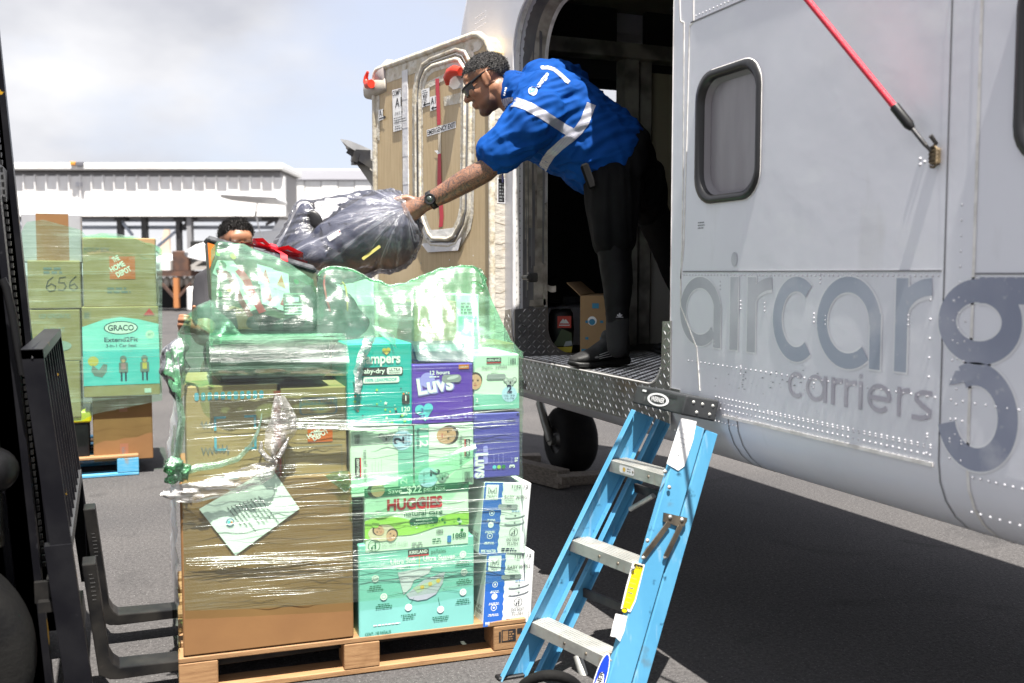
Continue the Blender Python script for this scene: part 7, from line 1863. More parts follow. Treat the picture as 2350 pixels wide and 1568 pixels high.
mb = MB(); mb.bar((MX(.2) - .08, 3.3, .2), (MX(2.8) - .08, 3.3, 2.8), .02, .14, (1, 0, 0)); mb.bar((MX(1.7) - .05, 3.2, 1.7), (MX(1.7) - .05, 3.95, 1.7), .1, .06, (0, 0, 1)); mb.build('mast_crossbar', FBLK, fk)
mb = MB()
for k in range(70):
    z_ = .5 + k * .022; mb.box((MX(z_) + .004, 3.36, z_), (.008, .014, .014), 0)
mb.build('lift_chain', GREASE, fk)
mb = MB(); mb.cyl((MX(.3) - .10, 3.50, .3), (MX(2.4) - .10, 3.50, 2.4), .045); mb.build('lift_cylinder', GREASE, fk)
cx_ = on(14, 1090, 'Y', 3.12)
mb = MB(); mb.ell(cx_ + Vector((-.05, 0, .015)), (.085, .08, .07)); mb.ell(cx_ + Vector((-.10, 0, -.17)), (.09, .08, .06)); mb.cyl(cx_ + Vector((-.06, 0, .04)), cx_ + Vector((-.06, 0, -.2)), .05); 
mb.build('tilt_cylinder_boot', mat('boot_rubber', (.006, .006, .0065), .35, spec=.3), fk)
mb = MB(); p_ = [on(x_, y_, 'Y', 3.2) for x_, y_ in ((4, 640), (14, 660), (28, 720), (40, 790), (52, 860))]; mb.tube(p_, .012, 10); mb.build('hydraulic_hose', mat('boot_rubber', (.006, .006, .0065), .35, spec=.3), fk)
mb = MB(); mb.mm((-1.9, 3.05, .25), (-.60, 4.10, .95), 0, .03); mb.build('chassis', FBLK, fk)
mb = MB(); mb.mm((-1.95, 3.05, .95), (-1.0, 4.10, 1.15), 0, .05); mb.build('seat_deck', FBLK, fk)
for (x_, y_) in ((-1.85, 3.07), (-.95, 3.07), (-1.85, 4.08), (-.95, 4.08)):
    mb = MB(); mb.bar((x_, y_, 1.0), (x_ + .06, y_, 2.15), .05, .05); mb.build('overhead_guard_post', FBLK, fk)
mb = MB(); mb.mm((-1.9, 3.0, 2.14), (-.85, 4.14, 2.19), 0, .01); mb.build('overhead_guard', FBLK, fk)
def wheel(x_, y_, r_):
    mb = MB(); c = Vector((x_, y_, r_)); mb.lathe(c, (0, -1, 0), [(r_ * .62, -.10), (r_ * .9, -.11), (r_, -.08), (r_, .07), (r_ * .93, .105), (r_ * .72, .11), (r_ * .62, .095)], 48); t = mb.build('wheel', RUBBER, fk)
    mb = MB(); mb.lathe(c, (0, -1, 0), [(0, .06), (r_ * .2, .065), (r_ * .24, .04), (r_ * .5, .03), (r_ * .58, .08), (r_ * .63, .095)], 40); mb.build('rim', mat('rim_cream', (.62, .60, .54), .5, c2=(.45, .43, .38), ns=10), t)
wheel(-.555, 2.98, .34); wheel(-.555, 4.15, .34); wheel(-1.7, 3.0, .28); wheel(-1.7, 4.12, .28)
mb = MB(); mb.bar((-.13, 3.10, .49), (-.22, 3.10, .49), .02, .06, (0, 1, 0)); mb.mm((-.21, 3.06, .44), (-.12, 3.12, .47)); mb.build('side_shift_block', FGREY, fk)
mb = MB()
for k in range(4):
    z_ = .36 - k * .05; mb.cyl((FX(z_) - .06, 3.07, z_), (FX(z_) - .06, 3.055, z_), .009)
mb.build('carriage_bolt', GALV, fk)
# ------------------------------------------------------------------ people
TAT = bpy.data.materials.new('skin_tattooed'); TAT.use_nodes = True
n, l = TAT.node_tree.nodes, TAT.node_tree.links
b = n['Principled BSDF']; b.inputs['Roughness'].default_value = 0.46
tc = n.new('ShaderNodeTexCoord'); at_ = n.new('ShaderNodeAttribute'); at_.attribute_name = 'ink'
a_ = n.new('ShaderNodeTexNoise'); a_.inputs['Scale'].default_value = 26; a_.inputs['Detail'].default_value = 4; a_.inputs['Distortion'].default_value = 2.6
l.new(tc.outputs['Object'], a_.inputs['Vector'])
r_ = n.new('ShaderNodeValToRGB'); e_l = r_.color_ramp.elements
e_l[0].position, e_l[1].position = .47, .53; e_l[0].color, e_l[1].color = (1, 1, 1, 1), (.12, .12, .12, 1)
k3 = r_.color_ramp.elements.new(.62); k3.color = (.85, .85, .85, 1); k4 = r_.color_ramp.elements.new(.40); k4.color = (.25, .25, .25, 1)
l.new(a_.outputs['Fac'], r_.inputs[0])
mm_ = n.new('ShaderNodeMath'); mm_.operation = 'MULTIPLY'; l.new(r_.outputs[0], mm_.inputs[0]); l.new(at_.outputs['Fac'], mm_.inputs[1])
v_ = n.new('ShaderNodeTexNoise'); v_.inputs['Scale'].default_value = 12; l.new(tc.outputs['Object'], v_.inputs['Vector'])
x1 = n.new('ShaderNodeMix'); x1.data_type = 'RGBA'; x1.inputs[6].default_value = (.32, .15, .084, 1); x1.inputs[7].default_value = (.26, .117, .063, 1); l.new(v_.outputs['Fac'], x1.inputs[0])
x2 = n.new('ShaderNodeMix'); x2.data_type = 'RGBA'; x2.inputs[7].default_value = (.035, .032, .035, 1); l.new(mm_.outputs[0], x2.inputs[0]); l.new(x1.outputs[2], x2.inputs[6])
st_ = n.new('ShaderNodeAttribute'); st_.attribute_name = 'stubble'
x3 = n.new('ShaderNodeMix'); x3.data_type = 'RGBA'; x3.inputs[7].default_value = (.03, .02, .016, 1); l.new(st_.outputs['Fac'], x3.inputs[0]); l.new(x2.outputs[2], x3.inputs[6])
l.new(x3.outputs[2], b.inputs['Base Color'])
bn = n.new('ShaderNodeTexNoise'); bn.inputs['Scale'].default_value = 200; l.new(tc.outputs['Object'], bn.inputs['Vector'])
bu = n.new('ShaderNodeBump'); bu.inputs['Strength'].default_value = .08; bu.inputs['Distance'].default_value = .004; l.new(bn.outputs['Fac'], bu.inputs['Height']); l.new(bu.outputs[0], b.inputs['Normal'])
b.inputs['Subsurface Weight'].default_value = 0.0

HAIR = mat('short_black_hair', (0.005, 0.004, 0.004), 0.55, c2=(0.022, 0.018, 0.017), ns=90, thr=(.45, .6), bump=.9, bs=170, bstretch=(1, 1, 1), bd=.012)

def add_head(mb, c, f, u, k=1.0):
    f = Vector(f).normalized(); u = (Vector(u) - f * Vector(u).dot(f)).normalized(); s = u.cross(f)
    M = Matrix((f, s, u)).transposed()
    def P(a, b_, d): return c + (f * a + s * b_ + u * d) * k
    def E(p, r_, nu=20, nv=12): mb.ell(P(*p), [q_ * k for q_ in r_], M, nu, nv)
    E((-.012, 0, .040), (.100, .079, .083), 28, 18)
    E((.030, 0, -.020), (.068, .066, .085), 24, 16)
    E((.025, 0, -.072), (.062, .060, .048)); E((.062, 0, -.104), (.030, .032, .024)); E((-.02, 0, -.045), (.06, .066, .05))
    E((.068, 0, .045), (.026, .055, .034)); E((.078, .028, .024), (.017, .026, .010)); E((.078, -.028, .024), (.017, .026, .010))
    mb.chain([P(.086, 0, .018), P(.104, 0, -.006), P(.114, 0, -.024)], [.008 * k, .011 * k, .0145 * k], 10, 3)
    for sg in (-1, 1):
        E((.100, sg * .013, -.028), (.012, .009, .008), 10, 8); E((.062, sg * .043, -.020), (.030, .024, .026), 14, 10)
        E((-.004, sg * .079, -.004), (.020, .009, .031), 14, 10); E((.004, sg * .079, -.026), (.011, .008, .012), 10, 8)
        E((-.018, sg * .085, .002), (.008, .008, .028), 10, 8)
    E((.092, 0, -.058), (.015, .025, .0075), 14, 8); E((.088, 0, -.072), (.015, .022, .0085), 14, 8)
    return P, M
def head_local(V, c, f, u, k=1.0):
    f = np.array(Vector(f).normalized()); u = Vector(u) - Vector(f) * Vector(u).dot(Vector(f)); u = np.array(u.normalized()); s = np.cross(u, f)
    d = (V - np.array(c)) / k
    return d @ f, d @ s, d @ u
def add_hand(mb, w, d, back, side, curl, k=1.0, thumb=None, spread=.0):
    """wrist w, pointing d, back-of-hand normal, side: from index to little finger"""
    d, back = Vector(d).normalized(), Vector(back).normalized(); side = Vector(side); side = (side - d * side.dot(d)).normalized(); back = (back - d * back.dot(d) - side * back.dot(side)).normalized()
    mb.chain([w - d * .02 * k, w + d * .035 * k, w + d * .075 * k], [.030 * k, .033 * k, .030 * k])
    for j in (-1, 1): mb.chain([w + d * .02 * k + side * j * .015 * k, w + d * .078 * k + side * j * .026 * k], [.022 * k, .019 * k], 12, 4)
    Ls = ((.044, .026, .021), (.048, .030, .022), (.045, .028, .021), (.036, .021, .019))
    for i in range(4):
        p = w + d * (.088 - .004 * abs(i - 1.3)) * k + side * (-.031 + .0207 * i) * k + back * .006 * k
        pts = [p - d * .02 * k, p]; a = 0
        for j in range(3):
            a += curl[j] + .06 * (i - 1.5)
            dd = d * math.cos(a) - back * math.sin(a) + side * spread * (i - 1.5)
            pts.append(pts[-1] + dd.normalized() * Ls[i][j] * k)
        mb.chain(pts, [.0100 * k, .0112 * k, .0098 * k, .0090 * k, .0078 * k], 10, 3)
    t = thumb or (d * .6 - side * .7 - back * .3)
    t = Vector(t).normalized()
    p0_ = w + d * .022 * k - side * .024 * k - back * .006 * k
    p1_ = p0_ + (t * .6 - side * .5).normalized() * .036 * k; p2_ = p1_ + t * .034 * k; p3_ = p2_ + (t + d * .3 - back * .2).normalized() * .027 * k
    mb.chain([p0_, p1_, p2_, p3_], [.019 * k, .0145 * k, .0125 * k, .010 * k], 12, 4)

def cloth(name, mb, m_, org, par, vox=.009, smooth=6, folds=(), amp=.006):
    me_ = remesh(mb, org, vox, smooth); a = np_verts(me_); nn = np_norms(me_)
    d = np.zeros(len(a))
    for i, v in enumerate(a):
        s_ = 0
        for (ax, fr, ac, am) in folds:      # ridges along ax
            t = ax[0] * v[0] + ax[1] * v[1] + ax[2] * v[2]
            q_ = Vector(v) - Vector(ax) * t
            s_ += (1 - 2 * abs(fbm(q_.x * fr + t * ac, q_.y * fr + 3.1, q_.z * fr + 7, 2))) * am
        d[i] = s_ + fbm(v[0] * 7, v[1] * 7, v[2] * 7, 2) * amp
    set_verts(me_, a + nn * d[:, None])
    return solid(name, me_, par, [m_])

def sub_shell(src, mask, off, name, m_, par, jit=0.0):
    """faces of src inside mask, pushed outwards: hair"""
    bm = bmesh.new(); bm.from_mesh(src); bm.verts.ensure_lookup_table()
    kill = [v for v in bm.verts if mask[v.index] <= 0]
    nrm = {v.index: v.normal.copy() for v in bm.verts}
    for v in bm.verts:
        if mask[v.index] > 0:
            k = min(1, mask[v.index]); v.co += nrm[v.index] * (off * k - .0012 + jit * (noise.noise(v.co * 260) if jit else 0))
    bmesh.ops.delete(bm, geom=kill, context='VERTS')
    me_ = bpy.data.meshes.new(name); bm.to_mesh(me_); bm.free()
    me_.materials.clear()
    for p_ in me_.polygons: p_.use_smooth = True
    return solid(name, me_, par, [m_])
def tufts(src, mask, n_, comb, lo, hi, m_, par, name, seed=4, wid=.0011, lift=.55):
    """short hair as many thin blades rooted in the scalp"""
    V_, N_ = np_verts(src), np_norms(src); ids = np.nonzero(mask > .25)[0]; g = random.Random(seed); mb = MB()
    for _ in range(n_):
        i = int(ids[g.randrange(len(ids))]); p, n0 = Vector(V_[i]), Vector(N_[i]); L = g.uniform(lo, hi) * min(1, .35 + mask[i])
        c = comb(p, n0) if callable(comb) else Vector(comb)
        d = (n0 * lift + c * .75 + Vector((g.gauss(0, .28), g.gauss(0, .28), g.gauss(0, .28)))).normalized()
        s0 = d.cross(n0).normalized() * wid; p = p + Vector((g.gauss(0, .002), g.gauss(0, .002), g.gauss(0, .002))) + n0 * .001
        mid_ = p + d * L * .55; tip_ = p + d * L - n0 * L * .15
        mb.add([p - s0, p + s0, mid_ + s0 * .8, mid_ - s0 * .8, tip_], [(0, 1, 2, 3), (3, 2, 4)], 0, True)
    return solid(name, mb.mesh(name), par, [m_])
def fattr(me_, name, vals):
    a = me_.attributes.new(name, 'FLOAT', 'POINT'); a.data.foreach_set('value', np.asarray(vals, dtype=np.float32))
def sstep(a, b_, x): 
    t = np.clip((x - a) / (b_ - a), 0, 1); return t * t * (3 - 2 * t)
def seg_dist(V, a, b_):
    a, b_ = np.array(a), np.array(b_); ab = b_ - a; t = np.clip(((V - a) @ ab) / (ab @ ab), 0, 1); return np.linalg.norm(V - (a + t[:, None] * ab), axis=1), t

# --- the man leaning out of the door
man_o = on(1385, 846, 'Z', zf + .001)
man = thing('person', 'man in blue reflective shirt and black shorts leaning out of the aircraft door', 'person', man_o)
HC = at(1119, 190, 4.30); ang = R(27)
hf = -RT * math.cos(ang) - UP * math.sin(ang) + FW * .12; hu = UP * math.cos(ang) - RT * math.sin(ang) + FW * .03
sh_l, el_l, wr_l = at(1222, 275, 4.10), at(1112, 393, 4.10), at(984, 463, 4.14)
hip_n, kn_n, an_n = at(1410, 430, 4.24), at(1411, 585, 4.20), at(1417, 775, 4.19)
hip_f, kn_f, an_f = at(1462, 420, 4.42), at(1525, 560, 4.62), at(1612, 770, 4.95)
body = MB()
P_, M_h = add_head(body, HC, hf, hu)
body.chain([P_(-.03, 0, -.04), P_(-.045, 0, -.09), at(1186, 214, 4.30)], [.060, .060, .070], 18)
body.chain([at(1186, 220, 4.30), at(1262, 270, 4.28), at(1340, 320, 4.30), at(1425, 385, 4.32)], [.09, .13, .13, .13], 20)
body.chain([at(1205, 262, 4.12), sh_l, at(1165, 335, 4.09)], [.06, .062, .057], 16)
body.chain([at(1165, 335, 4.09), el_l, at(1075, 412, 4.11), at(1020, 444, 4.13), wr_l, at(970, 470, 4.145)], [.058, .048, .050, .042, .034, .033], 18)
hd_ = (-RT * .84 - UP * .50); sd_ = (RT * .42 - UP * .86 + FW * .1)
add_hand(body, at(972, 468, 4.145), hd_, -FW + UP * .15 + RT * .1, sd_, (R(32), R(70), R(62)), 1.05, thumb=(-RT * .95 - UP * .15 - FW * .1))
body.chain([at(1262, 200, 4.40), at(1318, 188, 4.52), at(1350, 215, 4.75), at(1360, 250, 4.95)], [.07, .052, .042, .034], 16)
add_hand(body, at(1362, 252, 4.97), -UP * .6 + FW * .8, RT, -UP, (.4, .6, .5), 1.0)
body.chain([hip_n, kn_n, an_n], [.075, .046, .030], 16); body.chain([hip_f, at(1500, 500, 4.53), at(1548, 625, 4.72), an_f], [.05, .030, .03, .026], 16)
bme = remesh(body, man_o, .005, 3)
V = np_verts(bme) + np.array(man_o)
ha, hs, hz = head_local(V, HC, hf, hu)
d1, t1 = seg_dist(V, el_l + RT * .02 + UP * .03, wr_l); d2, _ = seg_dist(V, wr_l, wr_l + hd_.normalized() * .09)
ink = np.maximum(sstep(.10, .065, d1), sstep(.075, .05, d2) * .75)
fattr(bme, 'ink', ink)
inhead = (np.abs(hs) < .1) & (np.abs(ha) < .16) & (np.abs(hz) < .2)
jaw = sstep(-.050, -.095, hz + .35 * np.clip(ha - .03, -1, .03)) * sstep(-.02, .015, ha) * inhead
lip = np.exp(-((hz + .065) / .007) ** 2) * (ha > .085)
mous = np.exp(-((hz + .047) / .007) ** 2) * (ha > .08) * (np.abs(hs) < .035)
hairline = .050 + np.clip(ha - .02, -1, 1) * .28 + np.where(ha < -.035, (ha + .035) * 1.35, 0)
fade = sstep(-.040, .0, hz - hairline) * (ha < .06) * .8 * ~((np.abs(hs) > .074) & (ha > -.035) & (ha < .022))
fattr(bme, 'stubble', np.clip(fade + jaw * .72 * (1 - .8 * lip) + mous * .6, 0, .80) * inhead + .0)
bodyo = solid('body', bme, man, [TAT])
hairline = .050 + np.clip(ha - .02, -1, 1) * .28 + np.where(ha < -.035, (ha + .035) * 1.35, 0) 
hm = np.where(inhead, sstep(-.010, .022, hz - hairline), 0) * (ha < .098)
ear = (np.abs(hs) > .074) & (ha > -.035) & (ha < .022) & (hz < .035)
hm = np.where(ear, 0, hm); hm[hm < .02] = 0
sub_shell(bme, hm, .0035, 'hair_base', HAIR, man, .001)
fl_, ul_ = Vector(hf).normalized(), Vector(hu).normalized()
tufts(bme, hm, 5200, lambda p, n0: (fl_ * .8 + ul_ * .15 - n0 * (fl_.dot(n0)) * .8), .008, .015, HAIR, man, 'hair')
# sunglasses
gl = MB(); fN, uN = Vector(hf).normalized(), Vector(hu); uN = (uN - fN * uN.dot(fN)).normalized(); sN = uN.cross(fN)
def HP(a, b_, d): return HC + fN * a + sN * b_ + uN * d
NEAR = 1 if sN.dot(FW) < 0 else -1
lens = MB()
for sg in (-1, 1):
    G = []
    for i in range(9):
        t = i / 8; ca = HP(.112 - .052 * t ** 1.9, sg * (.006 + .066 * t), 0); row = []
        for j in range(6):
            k = j / 5; hh_ = (.019 - .004 * t); row.append(ca + uN * (.018 - (hh_ * 2 + .002) * k) + fN * (-.003 * k))
        G.append(row)
    lens.grid(G)
    top = [g_[0] + fN * .001 for g_ in G]; gl.tube(top, .0042, 8); gl.tube([g_[-1] for g_ in G], .0015, 6)
    gl.tube([top[-1] - uN * .004, HP(.02, sg * .077, .022), HP(-.02, sg * .083, .026), HP(-.062, sg * .080, .018)], .004, 8, rs=[.0075, .0055, .004, .003])
gl.tube([HP(.112, -.01, .015), HP(.115, 0, .014), HP(.112, .01, .015)], .004, 8)
glo = gl.build('sunglasses', mat('glasses_frame', (.008, .008, .009), .22), man)
LENS = mat('iridescent_lens', (.012, .016, .012), .06, c2=(.03, .02, .045), ns=16, coat=1.0, thr=(.4, .6))
lens.build('lens', LENS, glo)
# shirt
SHIRT = mat('royal_blue_knit', (0.0025, 0.054, 0.25), 0.8, c2=(0.002, 0.043, 0.205), ns=5, bump=.25, bs=420, bd=.002, spec=.12)
s_ = MB()
axd = (at(1185, 215, 4.3) - at(1430, 385, 4.3)).normalized(); perp = (UP * .86 + RT * .51); 
def ringp(x, y, d, hp, hd__): return (at(x, y, d), perp * hp, FW * hd__)
def mkloft(rs):
    out = []
    for (c_, a__, b__) in rs: out.append((c_, a__, b__))
    return out
Rg = [(1432, 382, 4.32, .150, .17), (1418, 372, 4.32, .172, .185), (1385, 348, 4.31, .186, .19), (1345, 320, 4.30, .184, .19), (1305, 296, 4.29, .192, .195), (1268, 272, 4.28, .196, .205), (1238, 250, 4.28, .178, .20), (1212, 232, 4.28, .130, .17), (1190, 218, 4.29, .088, .10)]
s_.loft([ringp(*q) for q in Rg][::-1] if (perp.cross(FW)).dot(axd) < 0 else [ringp(*q) for q in Rg], 36, power=2.2)
s_.chain([at(1240, 262, 4.14), at(1215, 285, 4.10), at(1172, 328, 4.095), at(1143, 350, 4.095)], [.115, .104, .086, .080], 22)
s_.chain([at(1250, 205, 4.36), at(1272, 188, 4.42), at(1312, 184, 4.50)], [.12, .092, .064], 20)
s_.chain([at(1196, 220, 4.29), at(1180, 208, 4.295)], [.088, .075], 20)
fold_ax = Vector((RT * .80 + UP * .35 + FW * .2)).normalized(); fold2 = Vector((RT * .55 - UP * .8)).normalized()
sho = cloth('shirt', s_, SHIRT, man_o, man, .0065, 6, [(tuple(fold_ax), 20, .9, .010), (tuple(fold2), 12, 1.6, .007)], .007)
sv = [Vector(v) + man_o for v in np_verts(sho.data)]
bvh = BVHTree.FromPolygons(sv, [tuple(p_.vertices) for p_ in sho.data.polygons])
def cast(x, y, out=.002):
    h_ = bvh.ray_cast(EYE, ray(x, y).normalized())
    return (h_[0] + h_[1] * out) if h_[0] is not None else None
def z3(x, y): return ((1100 + x / 3.408) / 1.08936, (100 + y / 3.408) / 1.08936)
STRIPE = bpy.data.materials.new('reflective_stripe'); STRIPE.use_nodes = True
n, l = STRIPE.node_tree.nodes, STRIPE.node_tree.links; b = n['Principled BSDF']; b.inputs['Roughness'].default_value = .4; b.inputs['Metallic'].default_value = .15
uv_ = n.new('ShaderNodeAttribute'); uv_.attribute_name = 'run'
wv_ = n.new('ShaderNodeMath'); wv_.operation = 'FRACT'; ml_ = n.new('ShaderNodeMath'); ml_.operation = 'MULTIPLY'; ml_.inputs[1].default_value = 170; l.new(uv_.outputs['Fac'], ml_.inputs[0]); l.new(ml_.outputs[0], wv_.inputs[0])
gt_ = n.new('ShaderNodeMath'); gt_.operation = 'GREATER_THAN'; gt_.inputs[1].default_value = .70; l.new(wv_.outputs[0], gt_.inputs[0])
mx_ = n.new('ShaderNodeMix'); mx_.data_type = 'RGBA'; mx_.inputs[6].default_value = (.46, .45, .47, 1); mx_.inputs[7].default_value = (.05, .08, .22, 1); l.new(gt_.outputs[0], mx_.inputs[0]); l.new(mx_.outputs[2], b.inputs['Base Color'])
def stripe(pts, w, name='reflective_stripe', sk=.5, m_=STRIPE, steps=70, rows=7):
    L = [Vector((*z3(*p_), 0)) for p_ in pts]; ln = [0]
    for a, c in zip(L[:-1], L[1:]): ln.append(ln[-1] + (c - a).length)
    G, runs = [], []
    for i in range(steps + 1):
        s__ = ln[-1] * i / steps; k = 0
        while k < len(L) - 2 and s__ > ln[k + 1]: k += 1
        f = (s__ - ln[k]) / (ln[k + 1] - ln[k]); p_ = L[k].lerp(L[k + 1], f)
        ta = (L[min(k + 2, len(L) - 1)] - L[k]).normalized() * f + (L[k + 1] - L[max(k - 1, 0)]).normalized() * (1 - f); ta.normalize(); nn_ = Vector((-ta.y, ta.x, 0))
        row = [cast(*(p_ + nn_ * (w * (j / (rows - 1) - .5))).xy) for j in range(rows)]
        G.append(row); runs.append([s__ * .00185 + sk * w * .00185 * (j / (rows - 1)) for j in range(rows)])
    mb = MB(); idx = {}; vals = []
    for i in range(steps + 1):
        for j in range(rows):
            if G[i][j] is not None: idx[(i, j)] = len(mb.v); mb.v.append(tuple(G[i][j])); vals.append(runs[i][j])
    for i in range(steps):
        for j in range(rows - 1):
            q_ = [(i, j), (i + 1, j), (i + 1, j + 1), (i, j + 1)]
            if all(x_ in idx for x_ in q_):
                P4 = [Vector(mb.v[idx[x_]]) for x_ in q_]
                if max((P4[0] - P4[2]).length, (P4[1] - P4[3]).length) < .06: mb.f.append(tuple(idx[x_] for x_ in q_)); mb.m.append(0); mb.sm.append(True)
    o = mb.build(name, m_, sho); fattr(o.data, 'run', vals); return o
stripe([(525, 600), (535, 545), (590, 530), (650, 532), (740, 562), (860, 628), (960, 692), (1050, 752), (1140, 800)], 21.5)
stripe([(1290, 545), (1268, 600), (1235, 690), (1185, 765), (1110, 832), (1030, 895), (950, 965), (905, 1030), (865, 1110), (838, 1160)], 21.5, sk=-.5)
stripe([(705, 1055), (760, 1083), (830, 1120)], 15)
stripe([(860, 240), (915, 238), (970, 252), (1020, 292), (1065, 335), (1100, 365)], 9)
# round badge and lettering on the back
def print_on(polys, m_, name):
    mb = MB()
    for pts, fs in polys:
        C_ = [cast(x_, y_, .0032) for x_, y_ in pts]
        if any(c is None for c in C_): continue
        mb.add(C_, fs, 0)
    return mb.build(name, m_, sho) if mb.v else None
def txt_px(t, x, y, h, rot, bold, w=None):
    V_, F_, tw = text_shape(t, bold); k = h / .7; kx = (w / tw) if w else k; c, q = math.cos(R(rot)), math.sin(R(rot))
    return [(x + (a * kx) * c - (b_ * k) * q, y - ((a * kx) * q + (b_ * k) * c)) for a, b_ in V_], F_
def disc_px(x, y, r, n_=20, ry=None): return [(x + r * math.cos(2 * math.pi * i / n_), y - (ry or r) * math.sin(2 * math.pi * i / n_)) for i in range(n_)], [tuple(range(n_))]
cx_, cy_ = z3(793, 440); t0 = z3(838, 418)
SWH = mat('shirt_print_white', (.72, .74, .80), .5)
print_on([txt_px('cargo', t0[0], t0[1], 9.5, 53, .06, 43)], SWH, 'back_lettering')
def push(o, d): 
    if o: 
        for v in o.data.vertices: v.co -= ray(1235, 190).normalized() * d
push(print_on([txt_px('cargo', t0[0] + .2, t0[1], 9.0, 53, .0, 43)], SHIRT, 'back_lettering'), .0012)
print_on([disc_px(cx_, cy_, 10.5)], SWH, 'back_badge'); push(print_on([disc_px(cx_, cy_, 7.6)], mat('badge_pale_blue', (.12, .30, .62), .5), 'back_badge'), .0010); push(print_on([disc_px(cx_ - 1, cy_ - 2.5, 2.6), disc_px(cx_ + 1, cy_ + 2.6, 2.8)], SWH, 'back_badge'), .002)
for k in range(4):
    x_, y_ = z3(565 - 5 * k, 415 + 18 * k); push(print_on([disc_px(x_, y_, 2.0 + .8 * (k == 0), 10)], SWH, 'collar_print'), .001)
# shorts, leggings, socks, shoes
BLKC = mat('black_sports_cloth', (0.004, 0.004, 0.0045), 0.85, c2=(0.008, 0.008, 0.0085), ns=5, bump=.3, bs=300, bd=.002, spec=.12)
LEGC = mat('black_leggings', (0.003, 0.003, 0.0035), 0.65, c2=(0.006, 0.006, 0.0065), ns=6, spec=.18)
s_ = MB()
sl = [(at(x_, y_, d_), perp * a__, FW * .175) for x_, y_, d_, a__ in ((1400, 352, 4.31, .158), (1420, 368, 4.32, .172), (1438, 386, 4.32, .172), (1450, 405, 4.33, .150), (1455, 420, 4.33, .11))]
s_.loft(sl if perp.cross(FW).dot(axd) < 0 else sl[::-1], 30, power=2.1)
s_.ell(at(1440, 380, 4.36), (1, 1, 1), Matrix((RT * .125, FW * .17, UP * .135)).transposed())
s_.chain([at(1408, 430, 4.23), at(1405, 480, 4.22), at(1408, 545, 4.21)], [.122, .106, .092], 22)
s_.chain([at(1462, 415, 4.42), at(1480, 450, 4.48), at(1490, 480, 4.52)], [.115, .095, .078], 22)
cloth('shorts', s_, BLKC, man_o, man, .009, 4, [((0, 0, 1), 14, 1.0, .009)], .010)
s_ = MB()
s_.chain([at(1408, 470, 4.225), at(1409, 560, 4.21), at(1412, 600, 4.205), at(1418, 650, 4.2), at(1417, 715, 4.195), at(1417, 770, 4.19)], [.084, .076, .069, .064, .050, .042], 22)
s_.chain([at(1480, 450, 4.50), kn_f, at(1560, 650, 4.75), an_f], [.085, .068, .062, .045], 20)
cloth('leggings', s_, LEGC, man_o, man, .009, 4, [((1, 0, 0), 16, .5, .0022)], .003)
s_ = MB(); s_.chain([at(1417, 728, 4.195), at(1417, 800, 4.19)], [.0485, .046], 20); so = cloth('sock', s_, mat('black_rib_sock', (.012, .012, .013), .85, bump=.4, bs=90, bstretch=(8, 8, .2)), man_o, man, .008, 2)
c_ = at(1422, 727, 4.145); mb = MB()
for a__, L_ in ((90, .013), (140, .011), (40, .011)): mb.ell(c_ + (RT * math.cos(R(a__)) + UP * math.sin(R(a__))) * L_ * .6, (1, 1, 1), Matrix(((RT * math.cos(R(a__)) + UP * math.sin(R(a__))) * L_ * .7, FW * .003, (RT * math.sin(R(a__)) - UP * math.cos(R(a__))) * .004)).transposed(), 8, 6)
mb.bar(c_ - RT * .015 - UP * .002, c_ + RT * .015 - UP * .002, .0025, .002); mb.build('sock_emblem', pc('emblem_grey', (.30, .30, .32)), so)
SOLE = mat('black_rubber_sole', (.006, .006, .0065), .55, bump=.3, bs=60); SHOE = mat('black_mesh_shoe', (.005, .005, .0055), .65, c2=(.010, .010, .0105), ns=30, bump=.5, bs=160, bd=.003)
